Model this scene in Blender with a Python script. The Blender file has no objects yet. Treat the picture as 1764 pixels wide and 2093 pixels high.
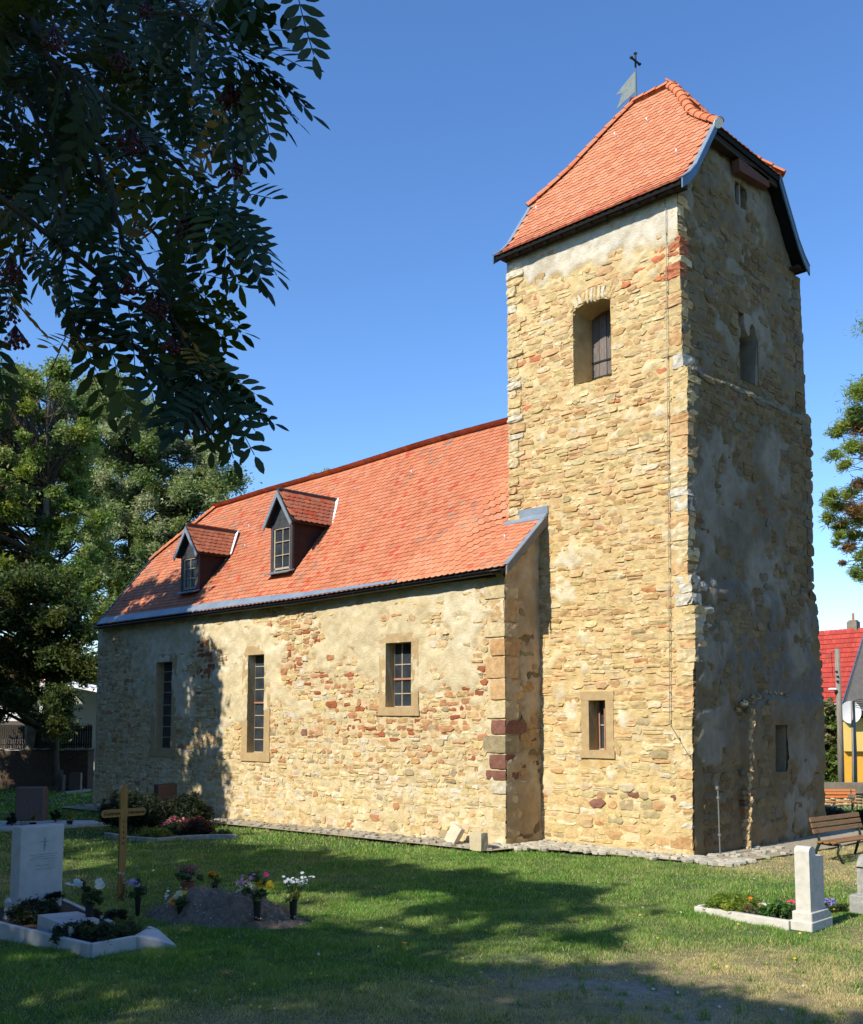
import bpy, math, random
import numpy as np
from mathutils import Vector, Matrix

# ------------------------------------------------------------------ camera
scene = bpy.context.scene
COL = scene.collection
rad = math.radians
F_PX = 2090.87            # focal length when the picture is 1764 wide, 2093.4 high
CAM = np.array([10.028, -16.995, 2.6])
PITCH, YAW = rad(5.274), rad(134.563)
FW = np.array([math.cos(PITCH) * math.cos(YAW), math.cos(PITCH) * math.sin(YAW), math.sin(PITCH)])
RT = np.array([math.sin(YAW), -math.cos(YAW), 0.0])
UP = np.cross(RT, FW)
cam_d = bpy.data.cameras.new("camera")
cam_o = bpy.data.objects.new("camera", cam_d)
COL.objects.link(cam_o)
cam_o.location = CAM
cam_o.rotation_euler = (math.pi / 2 + PITCH, 0, YAW - math.pi / 2)
cam_d.sensor_fit = 'VERTICAL'
cam_d.sensor_height = 36
cam_d.lens = 36 * F_PX / 2093.4
cam_d.shift_y = 0.1076
cam_d.clip_start = 0.05
cam_d.clip_end = 3000
scene.camera = cam_o

# ------------------------------------------------------------------ world, sun, exposure
SUN_EL, SUN_AZ = rad(40), rad(3)          # azimuth turned from -Y towards -X
SD = Vector((-math.sin(SUN_AZ) * math.cos(SUN_EL), -math.cos(SUN_AZ) * math.cos(SUN_EL), math.sin(SUN_EL)))
world = bpy.data.worlds.new("World")
scene.world = world
world.use_nodes = True
wn = world.node_tree
wn.nodes.clear()
sky = wn.nodes.new('ShaderNodeTexSky')
sky.sky_type = 'NISHITA'
sky.sun_disc = False
sky.sun_elevation = SUN_EL
sky.sun_rotation = math.atan2(SD.x, SD.y)
sky.altitude = 100
sky.air_density = 1.0
sky.dust_density = 0.0
sky.ozone_density = 4.5
bg = wn.nodes.new('ShaderNodeBackground')
bg.inputs['Strength'].default_value = 0.15
wo = wn.nodes.new('ShaderNodeOutputWorld')
hs_n = wn.nodes.new('ShaderNodeHueSaturation')
hs_n.inputs['Saturation'].default_value = 1.14
hs_n.inputs['Value'].default_value = 1.0
hs_n.inputs['Hue'].default_value = 0.505
wn.links.new(sky.outputs[0], hs_n.inputs['Color'])
wn.links.new(hs_n.outputs[0], bg.inputs['Color'])
wn.links.new(bg.outputs[0], wo.inputs['Surface'])
sun_d = bpy.data.lights.new("sun", 'SUN')
sun_d.energy = 4.4
sun_d.angle = rad(0.55)
sun_d.color = (1.0, 0.93, 0.80)
sun_o = bpy.data.objects.new("sun", sun_d)
COL.objects.link(sun_o)
sun_o.rotation_euler = SD.to_track_quat('Z', 'Y').to_euler()
scene.view_settings.view_transform = 'Standard'
scene.view_settings.look = 'None'
scene.view_settings.exposure = 0.6
scene.view_settings.gamma = 1.0
scene.view_settings.use_curve_mapping = False
scene.cycles.max_bounces = 6
scene.cycles.transparent_max_bounces = 8

rng = np.random.default_rng(11)
random.seed(5)
AR = np.array

# ------------------------------------------------------------------ helpers
def sstep(a, b, x):
    t = np.clip((np.asarray(x, float) - a) / (b - a), 0, 1)
    return t * t * (3 - 2 * t)


def ground_z(x, y):
    x = np.asarray(x, float)
    return 0.013 * np.minimum(x, 0.0) - 0.85 * sstep(8, 20, y) * sstep(-16, -9, x)

def ray(u, v):
    d = FW + RT * ((u - 882.0) / F_PX) + UP * (-(v - 1272.0) / F_PX)
    return d

def at(u, v, axis, val):
    """a point seen at (u, v) in the 1764 px wide picture, on the plane axis = val"""
    d = ray(u, v)
    return CAM + d * ((val - CAM[axis]) / d[axis])

def atd(u, v, depth):
    return CAM + ray(u, v) * depth

def gp(u, v):
    d = ray(u, v); lo, hi = 2.0, 70.0
    for _ in range(40):
        k = (lo + hi) / 2; p = CAM + d * k
        if p[2] > float(ground_z(p[0], p[1])): lo = k
        else: hi = k
    p[2] = float(ground_z(p[0], p[1]))
    return p

def project(P):
    P = np.asarray(P, float) - CAM
    d = P @ FW
    return 882 + F_PX * (P @ RT) / d, 1272 - F_PX * (P @ UP) / d, d

_perm = np.random.default_rng(3).random((256, 256))
def vnoise(x, y):
    xi = np.floor(x).astype(int); yi = np.floor(y).astype(int)
    fx = x - xi; fy = y - yi
    fx = fx * fx * (3 - 2 * fx); fy = fy * fy * (3 - 2 * fy)
    a = _perm[xi & 255, yi & 255]; b = _perm[(xi + 1) & 255, yi & 255]
    c = _perm[xi & 255, (yi + 1) & 255]; d = _perm[(xi + 1) & 255, (yi + 1) & 255]
    return (a * (1 - fx) + b * fx) * (1 - fy) + (c * (1 - fx) + d * fx) * fy

def fbm(x, y, o=4, s=0.0):
    x = np.asarray(x, float) + s * 17.31 + 40; y = np.asarray(y, float) + s * 9.7 + 40
    r = 0; a = 1; t = 0
    for _ in range(o):
        r = r + a * vnoise(x, y); t += a; a *= 0.5; x = x * 2.03 + 11.3; y = y * 2.03 + 5.7
    return r / t

def mesh_from(name, verts, faces, tint=None, smooth=False):
    me = bpy.data.meshes.new(name)
    if isinstance(faces, np.ndarray):
        verts = np.asarray(verts, np.float32); n = faces.shape[0]; k = faces.shape[1]
        me.vertices.add(len(verts)); me.vertices.foreach_set('co', verts.ravel())
        me.loops.add(n * k); me.loops.foreach_set('vertex_index', faces.astype(np.int32).ravel())
        me.polygons.add(n)
        me.polygons.foreach_set('loop_start', np.arange(0, n * k, k, dtype=np.int32))
        me.polygons.foreach_set('loop_total', np.full(n, k, dtype=np.int32))
        me.update(calc_edges=True)
    else:
        me.from_pydata([tuple(map(float, v)) for v in verts], [], [tuple(int(i) for i in f) for f in faces])
        n = len(faces)
    if tint is not None:
        a = me.attributes.new('tint', 'FLOAT_COLOR', 'FACE')
        t = np.ones((n, 4), np.float32); t[:, :3] = np.asarray(tint, np.float32)[:, :3]
        a.data.foreach_set('color', t.ravel())
    if smooth:
        me.polygons.foreach_set('use_smooth', np.ones(n, bool))
    me.update()
    return me

def link(name, me, mat, parent=None, kind=None):
    if mat is not None:
        if len(me.materials) == 0:
            me.materials.append(mat)
    o = bpy.data.objects.new(name, me)
    COL.objects.link(o)
    if parent is not None:
        o.parent = parent
        o.matrix_parent_inverse = Matrix.Translation(parent.location).inverted() if parent.parent is None else parent_inv(parent)
    if kind:
        o['kind'] = kind
    return o

def parent_inv(p):
    m = Matrix.Identity(4)
    chain = []
    q = p
    while q is not None:
        chain.append(q); q = q.parent
    for c in reversed(chain):
        loc = Matrix.LocRotScale(c.location, c.rotation_euler, c.scale)
        m = m @ (c.matrix_parent_inverse if c.parent else Matrix.Identity(4)) @ loc
    return m.inverted()

def tag(o, label=None, cat=None, group=None, kind=None):
    if label: o['label'] = label
    if cat: o['category'] = cat
    if group: o['group'] = group
    if kind: o['kind'] = kind
    return o

def thing(name, label, cat, loc=(0, 0, 0), group=None):
    o = bpy.data.objects.new(name, None)
    o.empty_display_size = 0.2
    COL.objects.link(o)
    o.location = tuple(float(c) for c in loc)
    return tag(o, label, cat, group)

class MB:
    """collects shapes, in world coordinates, for one mesh"""
    def __init__(s):
        s.v = []; s.f = []; s.t = []
    def add(s, verts, faces, tint=(1, 1, 1)):
        b = len(s.v)
        s.v.extend([tuple(map(float, p)) for p in verts])
        for f in faces:
            s.f.append(tuple(i + b for i in f)); s.t.append(tint)
        return s
    def box(s, c, d, R=None, tint=(1, 1, 1), bev=0.0):
        hx, hy, hz = d[0] / 2, d[1] / 2, d[2] / 2
        if bev > 0:
            pts = []
            b = min(bev, hx * .9, hy * .9, hz * .9)
            for sz, ins in ((-hz, b), (-hz + b, 0), (hz - b, 0), (hz, b)):
                x, y = hx - ins, hy - ins
                bb = b
                pts += [(-x + bb, -y, sz), (x - bb, -y, sz), (x, -y + bb, sz), (x, y - bb, sz), (x - bb, y, sz), (-x + bb, y, sz), (-x, y - bb, sz), (-x, -y + bb, sz)]
            fs = [tuple(reversed(range(8)))]
            for k in range(3):
                for i in range(8):
                    j = (i + 1) % 8
                    fs.append((k * 8 + i, k * 8 + j, (k + 1) * 8 + j, (k + 1) * 8 + i))
            fs.append(tuple(range(24, 32)))
        else:
            pts = [(-hx, -hy, -hz), (hx, -hy, -hz), (hx, hy, -hz), (-hx, hy, -hz), (-hx, -hy, hz), (hx, -hy, hz), (hx, hy, hz), (-hx, hy, hz)]
            fs = [(3, 2, 1, 0), (4, 5, 6, 7), (0, 1, 5, 4), (1, 2, 6, 5), (2, 3, 7, 6), (3, 0, 4, 7)]
        pts = AR(pts)
        if R is not None:
            pts = pts @ AR(R).T
        return s.add(pts + AR(c), fs, tint)
    def bar(s, a, b, w, h, up=(0, 0, 1), tint=(1, 1, 1), bev=0.0):
        a = AR(a, float); b = AR(b, float)
        L = np.linalg.norm(b - a)
        x = (b - a) / L
        y = np.cross(up, x)
        if np.linalg.norm(y) < 1e-6: y = np.cross((1, 0, 0), x)
        y /= np.linalg.norm(y); z = np.cross(x, y)
        return s.box((a + b) / 2, (L, w, h), AR([x, y, z]).T, tint, bev)
    def tube(s, pts, r, n=8, cap=True, tint=(1, 1, 1)):
        pts = [AR(p, float) for p in pts]
        m = len(pts)
        rs = r if hasattr(r, '__len__') else [r] * m
        vs = []; fs = []
        ref = AR((0.3, 0.2, 0.93))
        for i, p in enumerate(pts):
            t = pts[min(i + 1, m - 1)] - pts[max(i - 1, 0)]
            t /= (np.linalg.norm(t) + 1e-9)
            a = np.cross(ref, t)
            if np.linalg.norm(a) < 0.1: a = np.cross((1, 0, 0), t)
            a /= np.linalg.norm(a); b = np.cross(t, a)
            for k in range(n):
                an = 2 * math.pi * k / n
                vs.append(p + rs[i] * (math.cos(an) * a + math.sin(an) * b))
        for i in range(m - 1):
            for k in range(n):
                k2 = (k + 1) % n
                fs.append((i * n + k, i * n + k2, (i + 1) * n + k2, (i + 1) * n + k))
        if cap:
            fs.append(tuple(reversed(range(n)))); fs.append(tuple(range((m - 1) * n, m * n)))
        return s.add(vs, fs, tint)
    def lathe(s, c, prof, n=14, tint=(1, 1, 1)):
        vs = []; fs = []
        for (r, z) in prof:
            for k in range(n):
                a = 2 * math.pi * k / n
                vs.append((c[0] + r * math.cos(a), c[1] + r * math.sin(a), c[2] + z))
        for i in range(len(prof) - 1):
            for k in range(n):
                k2 = (k + 1) % n
                fs.append((i * n + k, i * n + k2, (i + 1) * n + k2, (i + 1) * n + k))
        fs.append(tuple(reversed(range(n)))); fs.append(tuple(range((len(prof) - 1) * n, len(prof) * n)))
        return s.add(vs, fs, tint)
    def prism(s, pts, d, tint=(1, 1, 1)):
        """polygon pts extruded by vector d"""
        pts = AR(pts, float); n = len(pts); d = AR(d, float)
        vs = list(pts) + list(pts + d)
        nrm = np.zeros(3)
        for i in range(n):
            nrm += np.cross(pts[i] - pts[0], pts[(i + 1) % n] - pts[0])
        flip = np.dot(nrm, d) > 0
        f0 = tuple(range(n)); f1 = tuple(range(n, 2 * n))
        fs = [tuple(reversed(f0)) if flip else f0, f1 if flip else tuple(reversed(f1))]
        for i in range(n):
            j = (i + 1) % n
            q = (i, j, n + j, n + i)
            fs.append(q if flip else tuple(reversed(q)))
        return s.add(vs, fs, tint)
    def build(s, name, mat, parent=None, kind=None, smooth=False):
        me = mesh_from(name, s.v, s.f, tint=s.t, smooth=smooth)
        return link(name, me, mat, parent, kind)

# ------------------------------------------------------------------ materials
def srgb(r, g, b):
    f = lambda c: c / 12.92 if c <= 0.04045 else ((c + 0.055) / 1.055) ** 2.4
    return (f(r / 255), f(g / 255), f(b / 255))

def mat(name, c1, c2=None, scale=6.0, rough=0.85, bump=0.3, bscale=None, bdist=0.01, tint=True, metal=0.0,
        c3=None, s3=1.2, t3=(0.5, 0.62), trans=None, spec=0.3, detail=6.0, streak=None):
    m = bpy.data.materials.new(name)
    m.use_nodes = True
    nt = m.node_tree; N = nt.nodes; L = nt.links
    b = N['Principled BSDF']
    b.inputs['Roughness'].default_value = rough
    b.inputs['Metallic'].default_value = metal
    b.inputs['Specular IOR Level'].default_value = spec
    tc = N.new('ShaderNodeTexCoord')
    co = tc.outputs['Object']
    if streak:
        mp = N.new('ShaderNodeMapping'); mp.inputs['Scale'].default_value = streak
        L.new(co, mp.inputs[0]); co = mp.outputs[0]
    n1 = N.new('ShaderNodeTexNoise'); n1.inputs['Scale'].default_value = scale; n1.inputs['Detail'].default_value = detail
    n1.inputs['Roughness'].default_value = 0.62
    L.new(co, n1.inputs['Vector'])
    mx = N.new('ShaderNodeMix'); mx.data_type = 'RGBA'
    rp = N.new('ShaderNodeValToRGB'); rp.color_ramp.elements[0].position = 0.36; rp.color_ramp.elements[1].position = 0.66
    L.new(n1.outputs['Fac'], rp.inputs[0]); L.new(rp.outputs[0], mx.inputs['Factor'])
    mx.inputs['A'].default_value = (*c1, 1); mx.inputs['B'].default_value = (*(c2 or c1), 1)
    out = mx.outputs['Result']
    if c3 is not None:
        n3 = N.new('ShaderNodeTexNoise'); n3.inputs['Scale'].default_value = s3; n3.inputs['Detail'].default_value = 7
        n3.inputs['Roughness'].default_value = 0.7
        L.new(co, n3.inputs['Vector'])
        r3 = N.new('ShaderNodeValToRGB'); r3.color_ramp.elements[0].position = t3[0]; r3.color_ramp.elements[1].position = t3[1]
        L.new(n3.outputs['Fac'], r3.inputs[0])
        m3 = N.new('ShaderNodeMix'); m3.data_type = 'RGBA'
        L.new(r3.outputs[0], m3.inputs['Factor']); L.new(out, m3.inputs['A']); m3.inputs['B'].default_value = (*c3, 1)
        out = m3.outputs['Result']
    if tint:
        at_ = N.new('ShaderNodeAttribute'); at_.attribute_name = 'tint'
        mm = N.new('ShaderNodeMix'); mm.data_type = 'RGBA'; mm.blend_type = 'MULTIPLY'; mm.inputs['Factor'].default_value = 1
        L.new(out, mm.inputs['A']); L.new(at_.outputs['Color'], mm.inputs['B'])
        out = mm.outputs['Result']
    L.new(out, b.inputs['Base Color'])
    if bump > 0:
        nb = N.new('ShaderNodeTexNoise'); nb.inputs['Scale'].default_value = bscale or scale * 4; nb.inputs['Detail'].default_value = 8
        nb.inputs['Roughness'].default_value = 0.65
        L.new(co, nb.inputs['Vector'])
        bp = N.new('ShaderNodeBump'); bp.inputs['Strength'].default_value = bump; bp.inputs['Distance'].default_value = bdist
        L.new(nb.outputs['Fac'], bp.inputs['Height']); L.new(bp.outputs[0], b.inputs['Normal'])
    if trans is not None:
        tr = N.new('ShaderNodeBsdfTranslucent')
        ml = N.new('ShaderNodeMix'); ml.data_type = 'RGBA'; ml.blend_type = 'MULTIPLY'; ml.inputs['Factor'].default_value = 1
        L.new(out, ml.inputs['A']); ml.inputs['B'].default_value = (1.15, 1.2, 0.6, 1)
        L.new(ml.outputs['Result'], tr.inputs['Color'])
        ms = N.new('ShaderNodeMixShader'); ms.inputs[0].default_value = trans
        L.new(b.outputs[0], ms.inputs[1]); L.new(tr.outputs[0], ms.inputs[2])
        L.new(ms.outputs[0], N['Material Output'].inputs['Surface'])
    return m

# 'tint' holds each stone's colour, with shade put in on the tower side, the material only adds grain and wear
M_STONE = mat('sandstone', (1.0, 1.0, 1.0), (0.72, 0.68, 0.60), scale=9, rough=0.92, bump=0.7, bscale=26, bdist=0.03,
              c3=(0.62, 0.58, 0.50), s3=3.0, t3=(0.56, 0.72), spec=0.15)
M_MORTAR = mat('lime_mortar_and_render', (1, 1, 1), (0.80, 0.76, 0.68), scale=4.5, rough=0.95, bump=0.75, bscale=22, bdist=0.03,
               c3=(0.70, 0.64, 0.54), s3=1.4, t3=(0.54, 0.72), spec=0.1)
M_TILE = mat('clay_tile', (1, 1, 1), (0.84, 0.80, 0.76), scale=12, rough=0.8, bump=0.25, bscale=40, bdist=0.004, spec=0.25)
M_ZINC = mat('zinc_sheet', (0.36, 0.42, 0.47), (0.28, 0.34, 0.39), scale=5, rough=0.42, bump=0.05, metal=0.55, spec=0.5)
M_BLUE = mat('blue_grey_zinc_trim', (0.10, 0.17, 0.24), (0.07, 0.13, 0.19), scale=5, rough=0.45, bump=0.05, metal=0.3, spec=0.5)
M_GUTTER = mat('dark_gutter_metal', (0.07, 0.075, 0.065), (0.045, 0.05, 0.045), scale=5, rough=0.45, bump=0.05, metal=0.4, spec=0.5)
M_DARKWOOD = mat('dark_weathered_wood', (0.05, 0.038, 0.028), (0.025, 0.02, 0.016), scale=6, rough=0.85, bump=0.4, streak=(1, 1, 8))
M_GREYWOOD = mat('grey_weathered_shutter_wood', (0.20, 0.17, 0.15), (0.12, 0.10, 0.09), scale=7, rough=0.85, bump=0.4, streak=(8, 8, 1))
M_FRAME = mat('sandstone_window_surround', (0.46, 0.33, 0.165), (0.37, 0.26, 0.13), scale=7, rough=0.9, bump=0.5, bscale=40, bdist=0.012,
              c3=(0.28, 0.22, 0.14), s3=4, t3=(0.58, 0.72))
M_GLASS = mat('old_window_glass', (0.045, 0.055, 0.065), (0.025, 0.03, 0.036), scale=3, rough=0.12, bump=0.1, bscale=5, spec=0.7)
M_LEAD = mat('pale_glazing_bars', (0.42, 0.35, 0.25), (0.32, 0.26, 0.18), scale=12, rough=0.6, bump=0.1)
M_RUSTBAR = mat('reddish_window_bar', (0.40, 0.20, 0.11), (0.30, 0.15, 0.09), scale=12, rough=0.7, bump=0.1)
M_SLATE = mat('dark_slate_boards', (0.05, 0.053, 0.06), (0.033, 0.035, 0.04), scale=7, rough=0.6, bump=0.2, spec=0.4)
M_BROWNBOARD = mat('dark_brown_dormer_boards', (0.032, 0.02, 0.016), (0.02, 0.014, 0.012), scale=7, rough=0.8, bump=0.3)
M_IRON = mat('dark_iron', (0.03, 0.035, 0.035), (0.02, 0.022, 0.022), scale=9, rough=0.5, bump=0.1, metal=0.5)
M_VERDI = mat('green_grey_vane_metal', (0.10, 0.13, 0.11), (0.07, 0.09, 0.075), scale=9, rough=0.6, bump=0.1, metal=0.2)
M_WIRE = mat('pale_conductor_wire', (0.26, 0.25, 0.22), (0.18, 0.17, 0.15), scale=9, rough=0.5, bump=0.0, metal=0.4)
M_WHITEST = mat('white_marble_like_stone', (0.50, 0.50, 0.47), (0.40, 0.405, 0.38), scale=5, rough=0.6, bump=0.1, bscale=60, bdist=0.003)
M_LIMEST = mat('pale_limestone', (0.58, 0.55, 0.48), (0.46, 0.44, 0.38), scale=9, rough=0.85, bump=0.3, bscale=80, bdist=0.004,
               c3=(0.45, 0.43, 0.37), s3=3, t3=(0.6, 0.75))
M_GREYST = mat('grey_lichened_stone', (0.34, 0.34, 0.30), (0.22, 0.22, 0.20), scale=10, rough=0.9, bump=0.5, bscale=50, bdist=0.008,
               c3=(0.48, 0.47, 0.40), s3=8, t3=(0.58, 0.68))
M_BROWNST = mat('brown_granite', (0.16, 0.12, 0.105), (0.10, 0.075, 0.07), scale=20, rough=0.6, bump=0.1)
M_BLOCK = mat('sawn_sandstone_block', (0.52, 0.44, 0.28), (0.44, 0.37, 0.24), scale=6, rough=0.9, bump=0.4, bscale=60, bdist=0.006)
M_CROSS = mat('varnished_oak', (0.36, 0.19, 0.05), (0.25, 0.12, 0.03), scale=5, rough=0.5, bump=0.15, streak=(6, 6, 0.7))
M_LETTER = mat('dark_burnt_letter', (0.05, 0.025, 0.012), rough=0.8, bump=0)
M_SOIL = mat('dark_grave_soil', (0.035, 0.027, 0.02), (0.07, 0.055, 0.042), scale=30, rough=1, bump=0.9, bscale=60, bdist=0.02)
M_MOUND = mat('heaped_soil', (0.15, 0.105, 0.07), (0.27, 0.20, 0.135), scale=14, rough=1, bump=0.9, bscale=35, bdist=0.03,
              c3=(0.36, 0.31, 0.25), s3=22, t3=(0.60, 0.68))
M_PLASTIC = mat('dark_green_plastic', (0.012, 0.016, 0.014), (0.008, 0.01, 0.01), scale=5, rough=0.45, bump=0.0, spec=0.4)
M_TERRA = mat('terracotta', (0.30, 0.11, 0.055), (0.22, 0.08, 0.045), scale=8, rough=0.85, bump=0.2)
M_LEAF = mat('leaf_green', (1, 1, 1), (0.75, 0.8, 0.7), scale=3, rough=0.55, bump=0.0, trans=0.38, spec=0.35)
M_ROWAN = mat('rowan_leaf', (1, 1, 1), (0.8, 0.82, 0.8), scale=6, rough=0.6, bump=0.0, trans=0.16, spec=0.3)
M_PETAL = mat('petal', (1, 1, 1), (0.85, 0.85, 0.85), scale=30, rough=0.7, bump=0.0, trans=0.25)
M_BARK = mat('bark', (0.10, 0.085, 0.065), (0.055, 0.045, 0.036), scale=7, rough=0.95, bump=0.9, bscale=18, bdist=0.03, streak=(1, 1, 0.25))
M_PALEBARK = mat('pale_patched_bark', (0.16, 0.14, 0.11), (0.30, 0.28, 0.22), scale=3, rough=0.95, bump=0.9, bscale=14, bdist=0.03)
M_BERRY = mat('rowan_berry', (0.10, 0.010, 0.006), (0.05, 0.006, 0.004), scale=30, rough=0.35, bump=0.0, spec=0.5)
M_GRASS = mat('grass_blade', (1, 1, 1), (0.85, 0.9, 0.8), scale=2, rough=0.6, bump=0.0, trans=0.3, spec=0.25)
M_BENCH = mat('oiled_bench_slat', (0.31, 0.15, 0.045), (0.22, 0.105, 0.03), scale=5, rough=0.5, bump=0.15, streak=(5, 0.8, 5))
M_BENCH2 = mat('orange_bench_slat', (0.62, 0.20, 0.05), (0.50, 0.15, 0.04), scale=5, rough=0.55, bump=0.15, streak=(0.8, 5, 5))
M_CAST = mat('green_cast_iron', (0.014, 0.035, 0.022), (0.01, 0.024, 0.016), scale=8, rough=0.4, bump=0.1, spec=0.5)
M_REDTILE = mat('red_concrete_tile', (1, 1, 1), (0.85, 0.8, 0.8), scale=4, rough=0.7, bump=0.2)
M_YELLOW = mat('yellow_render', (0.80, 0.56, 0.16), (0.76, 0.52, 0.15), scale=3, rough=0.95, bump=0.2)
M_ORANGE = mat('orange_render', (0.80, 0.42, 0.05), (0.76, 0.39, 0.05), scale=3, rough=0.95, bump=0.2)
M_WHITEWALL = mat('white_render', (0.78, 0.78, 0.76), (0.72, 0.72, 0.70), scale=3, rough=0.95, bump=0.2)
M_GREYWALL = mat('grey_render', (0.22, 0.195, 0.165), (0.17, 0.15, 0.13), scale=5, rough=0.95, bump=0.4)
M_CONCRETE = mat('weathered_concrete', (0.24, 0.20, 0.15), (0.17, 0.145, 0.11), scale=4, rough=0.95, bump=0.4)
M_BROWNWALL = mat('brown_rubble_garden_wall', (0.12, 0.082, 0.055), (0.075, 0.052, 0.037), scale=8, rough=0.95, bump=1.0, bscale=12, bdist=0.05)
M_POLE = mat('weathered_pole_wood', (0.27, 0.24, 0.20), (0.17, 0.15, 0.125), scale=4, rough=0.9, bump=0.4, streak=(5, 5, 0.5))
M_WHITE = mat('white_enamel', (0.78, 0.78, 0.78), rough=0.4, bump=0)
M_PAVE = mat('pale_limestone_paving', (1, 1, 1), (0.78, 0.76, 0.70), scale=12, rough=0.92, bump=0.6, bscale=40, bdist=0.012)
M_GRAVEL = mat('white_gravel', (0.66, 0.68, 0.70), (0.42, 0.44, 0.46), scale=60, rough=0.95, bump=1.0, bscale=70, bdist=0.02)
M_DIRT = mat('dusty_soil_strip', (0.36, 0.31, 0.22), (0.26, 0.22, 0.15), scale=9, rough=1, bump=0.7, bscale=50, bdist=0.015)

# ------------------------------------------------------------------ ground
def dryness(x, y):
    d1 = 0.8 * sstep(2.8, 4.6, x - 0.30 * (y + 7.0)) * sstep(-4.8, -6.4, y)
    d2 = sstep(4.2, 5.4, x) * sstep(-6.5, -5.0, y)
    d3 = sstep(0.3, 1.4, x) * sstep(-2.0, 0.2, y)
    d4 = sstep(-1.2, -3.0, x) * sstep(-10.9, -12.2, y) * 0.7
    d5 = sstep(-3.5, -6.5, x) * sstep(-7.6, -8.6, y) * 0.35
    d = np.maximum.reduce([d1, d2 * 0.9, d3 * 0.9, d4, d5]) * sstep(-15.0, -12.5, y) * sstep(16, 10, x)
    n = fbm(x * 0.8, y * 0.8, 4, 2)
    return np.clip(d * (0.45 + 1.1 * n) + 0.12 * sstep(0.52, 0.70, fbm(x * 0.5, y * 0.5, 3, 6)) + 0.12 * (n - 0.5), 0, 1)

def bare(x, y):
    n = fbm(x * 1.3, y * 1.3, 4, 9)
    b = np.exp(-(((x - 4.0) / 1.3) ** 2 + ((y + 8.5) / 0.6) ** 2)) * sstep(0.46, 0.60, n) * 1.1
    b2 = np.exp(-(((x - 5.3) / 1.4) ** 2 + ((y + 8.9) / 0.9) ** 2)) * sstep(0.52, 0.64, n) * .8
    return np.clip(np.maximum(b, b2), 0, 1)

def uneven(x, y):
    return (fbm(x * 0.35, y * 0.35, 3, 4) - 0.5) * 0.10 * sstep(0.8, 3.5, -1.2 - y) * sstep(60, 30, np.hypot(x, y))

gx = np.unique(np.concatenate([np.linspace(-900, -45, 10), np.arange(-45, 14, 0.28), np.linspace(14, 900, 10)]))
gy = np.unique(np.concatenate([np.linspace(-900, -28, 10), np.arange(-28, 22, 0.28), np.linspace(22, 900, 10)]))
GX, GY = np.meshgrid(gx, gy, indexing='ij')
GZ = ground_z(np.maximum(GX, -60), GY) + uneven(GX, GY)
vs = np.stack([GX, GY, GZ], -1).reshape(-1, 3)
nx, ny = GX.shape
I = np.arange(nx * ny).reshape(nx, ny)
fs = np.stack([I[:-1, :-1], I[1:, :-1], I[1:, 1:], I[:-1, 1:]], -1).reshape(-1, 4)
me = mesh_from('ground', vs, fs, smooth=True)
a = me.attributes.new('tint', 'FLOAT_COLOR', 'POINT')
D = dryness(vs[:, 0], vs[:, 1])[:, None]; Bm = bare(vs[:, 0], vs[:, 1])[:, None]
cg = AR([[0.06, 0.10, 0.026]]); cd = AR([[0.27, 0.22, 0.115]]); cb = AR([[0.36, 0.31, 0.23]])
c = cg * (1 - D) + cd * D
c = c * (1 - Bm) + cb * Bm
a.data.foreach_set('color', np.concatenate([c, np.ones((len(c), 1))], 1).astype(np.float32).ravel())
M_GROUND = mat('lawn_earth', (1, 1, 1), (0.6, 0.6, 0.6), scale=9, rough=1.0, bump=0.8, bscale=35, bdist=0.02)
ground = link('ground', me, M_GROUND, None, 'structure')

# ------------------------------------------------------------------ church walls
TW, TD = 4.30, 5.15                 # tower: x -4.30..0, y 0..5.15
TYR = 2.40                          # tower ridge line
NYR, NYE = 2.15, -1.33              # nave ridge line and eaves line
NX0, NX1, NY0, NY1 = -20.62, -3.5, -1.13, 5.35   # nave

church = thing('church', 'old rubble stone village church with square tower and red tiled roofs', 'church', (-4, 0, 0))

TPROF = [(-0.35, 12.80), (-0.10, 12.99), (0.16, 13.26), (0.99, 14.46), (TYR, 16.74)]
def tower_roof_z(y):
    yy = TYR - np.abs(np.asarray(y, float) - TYR)
    return np.interp(yy, [p[0] for p in TPROF], [p[1] for p in TPROF])

def xr(z):       # outline of the near vertical edge, a little battered and stepped
    return np.interp(z, [0, 2.3, 3.6, 4.6, 5.3, 6.8, 9.22, 9.34, 12.8, 17], [0.02, 0.07, 0.13, 0.12, 0.06, 0.09, 0.16, 0.06, 0.02, 0.0])

FACES = {
    'tower_front': dict(o=lambda u, v, h: np.stack([u + xr(v) * sstep(-1.0, 0, u), 0 - h, v], -1), U=(-TW, 0.015), V=(-0.25, 12.95), n=(0, -1, 0)),
    'tower_side': dict(o=lambda u, v, h: np.stack([xr(v) + h, u + 0 * v, v], -1), U=(-0.015, TD + 0.2), V=(-0.2, 14.5), n=(1, 0, 0)),
    'nave_front': dict(o=lambda u, v, h: np.stack([u + 0 * v, NY0 - h, v], -1), U=(NX0, NX1 + 0.015), V=(-0.45, 5.62), n=(0, -1, 0)),
    'nave_return': dict(o=lambda u, v, h: np.stack([NX1 + h, u + 0 * v, v], -1), U=(NY0 - 0.015, 0.05), V=(-0.2, 6.75), n=(1, 0, 0)),
}

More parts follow.
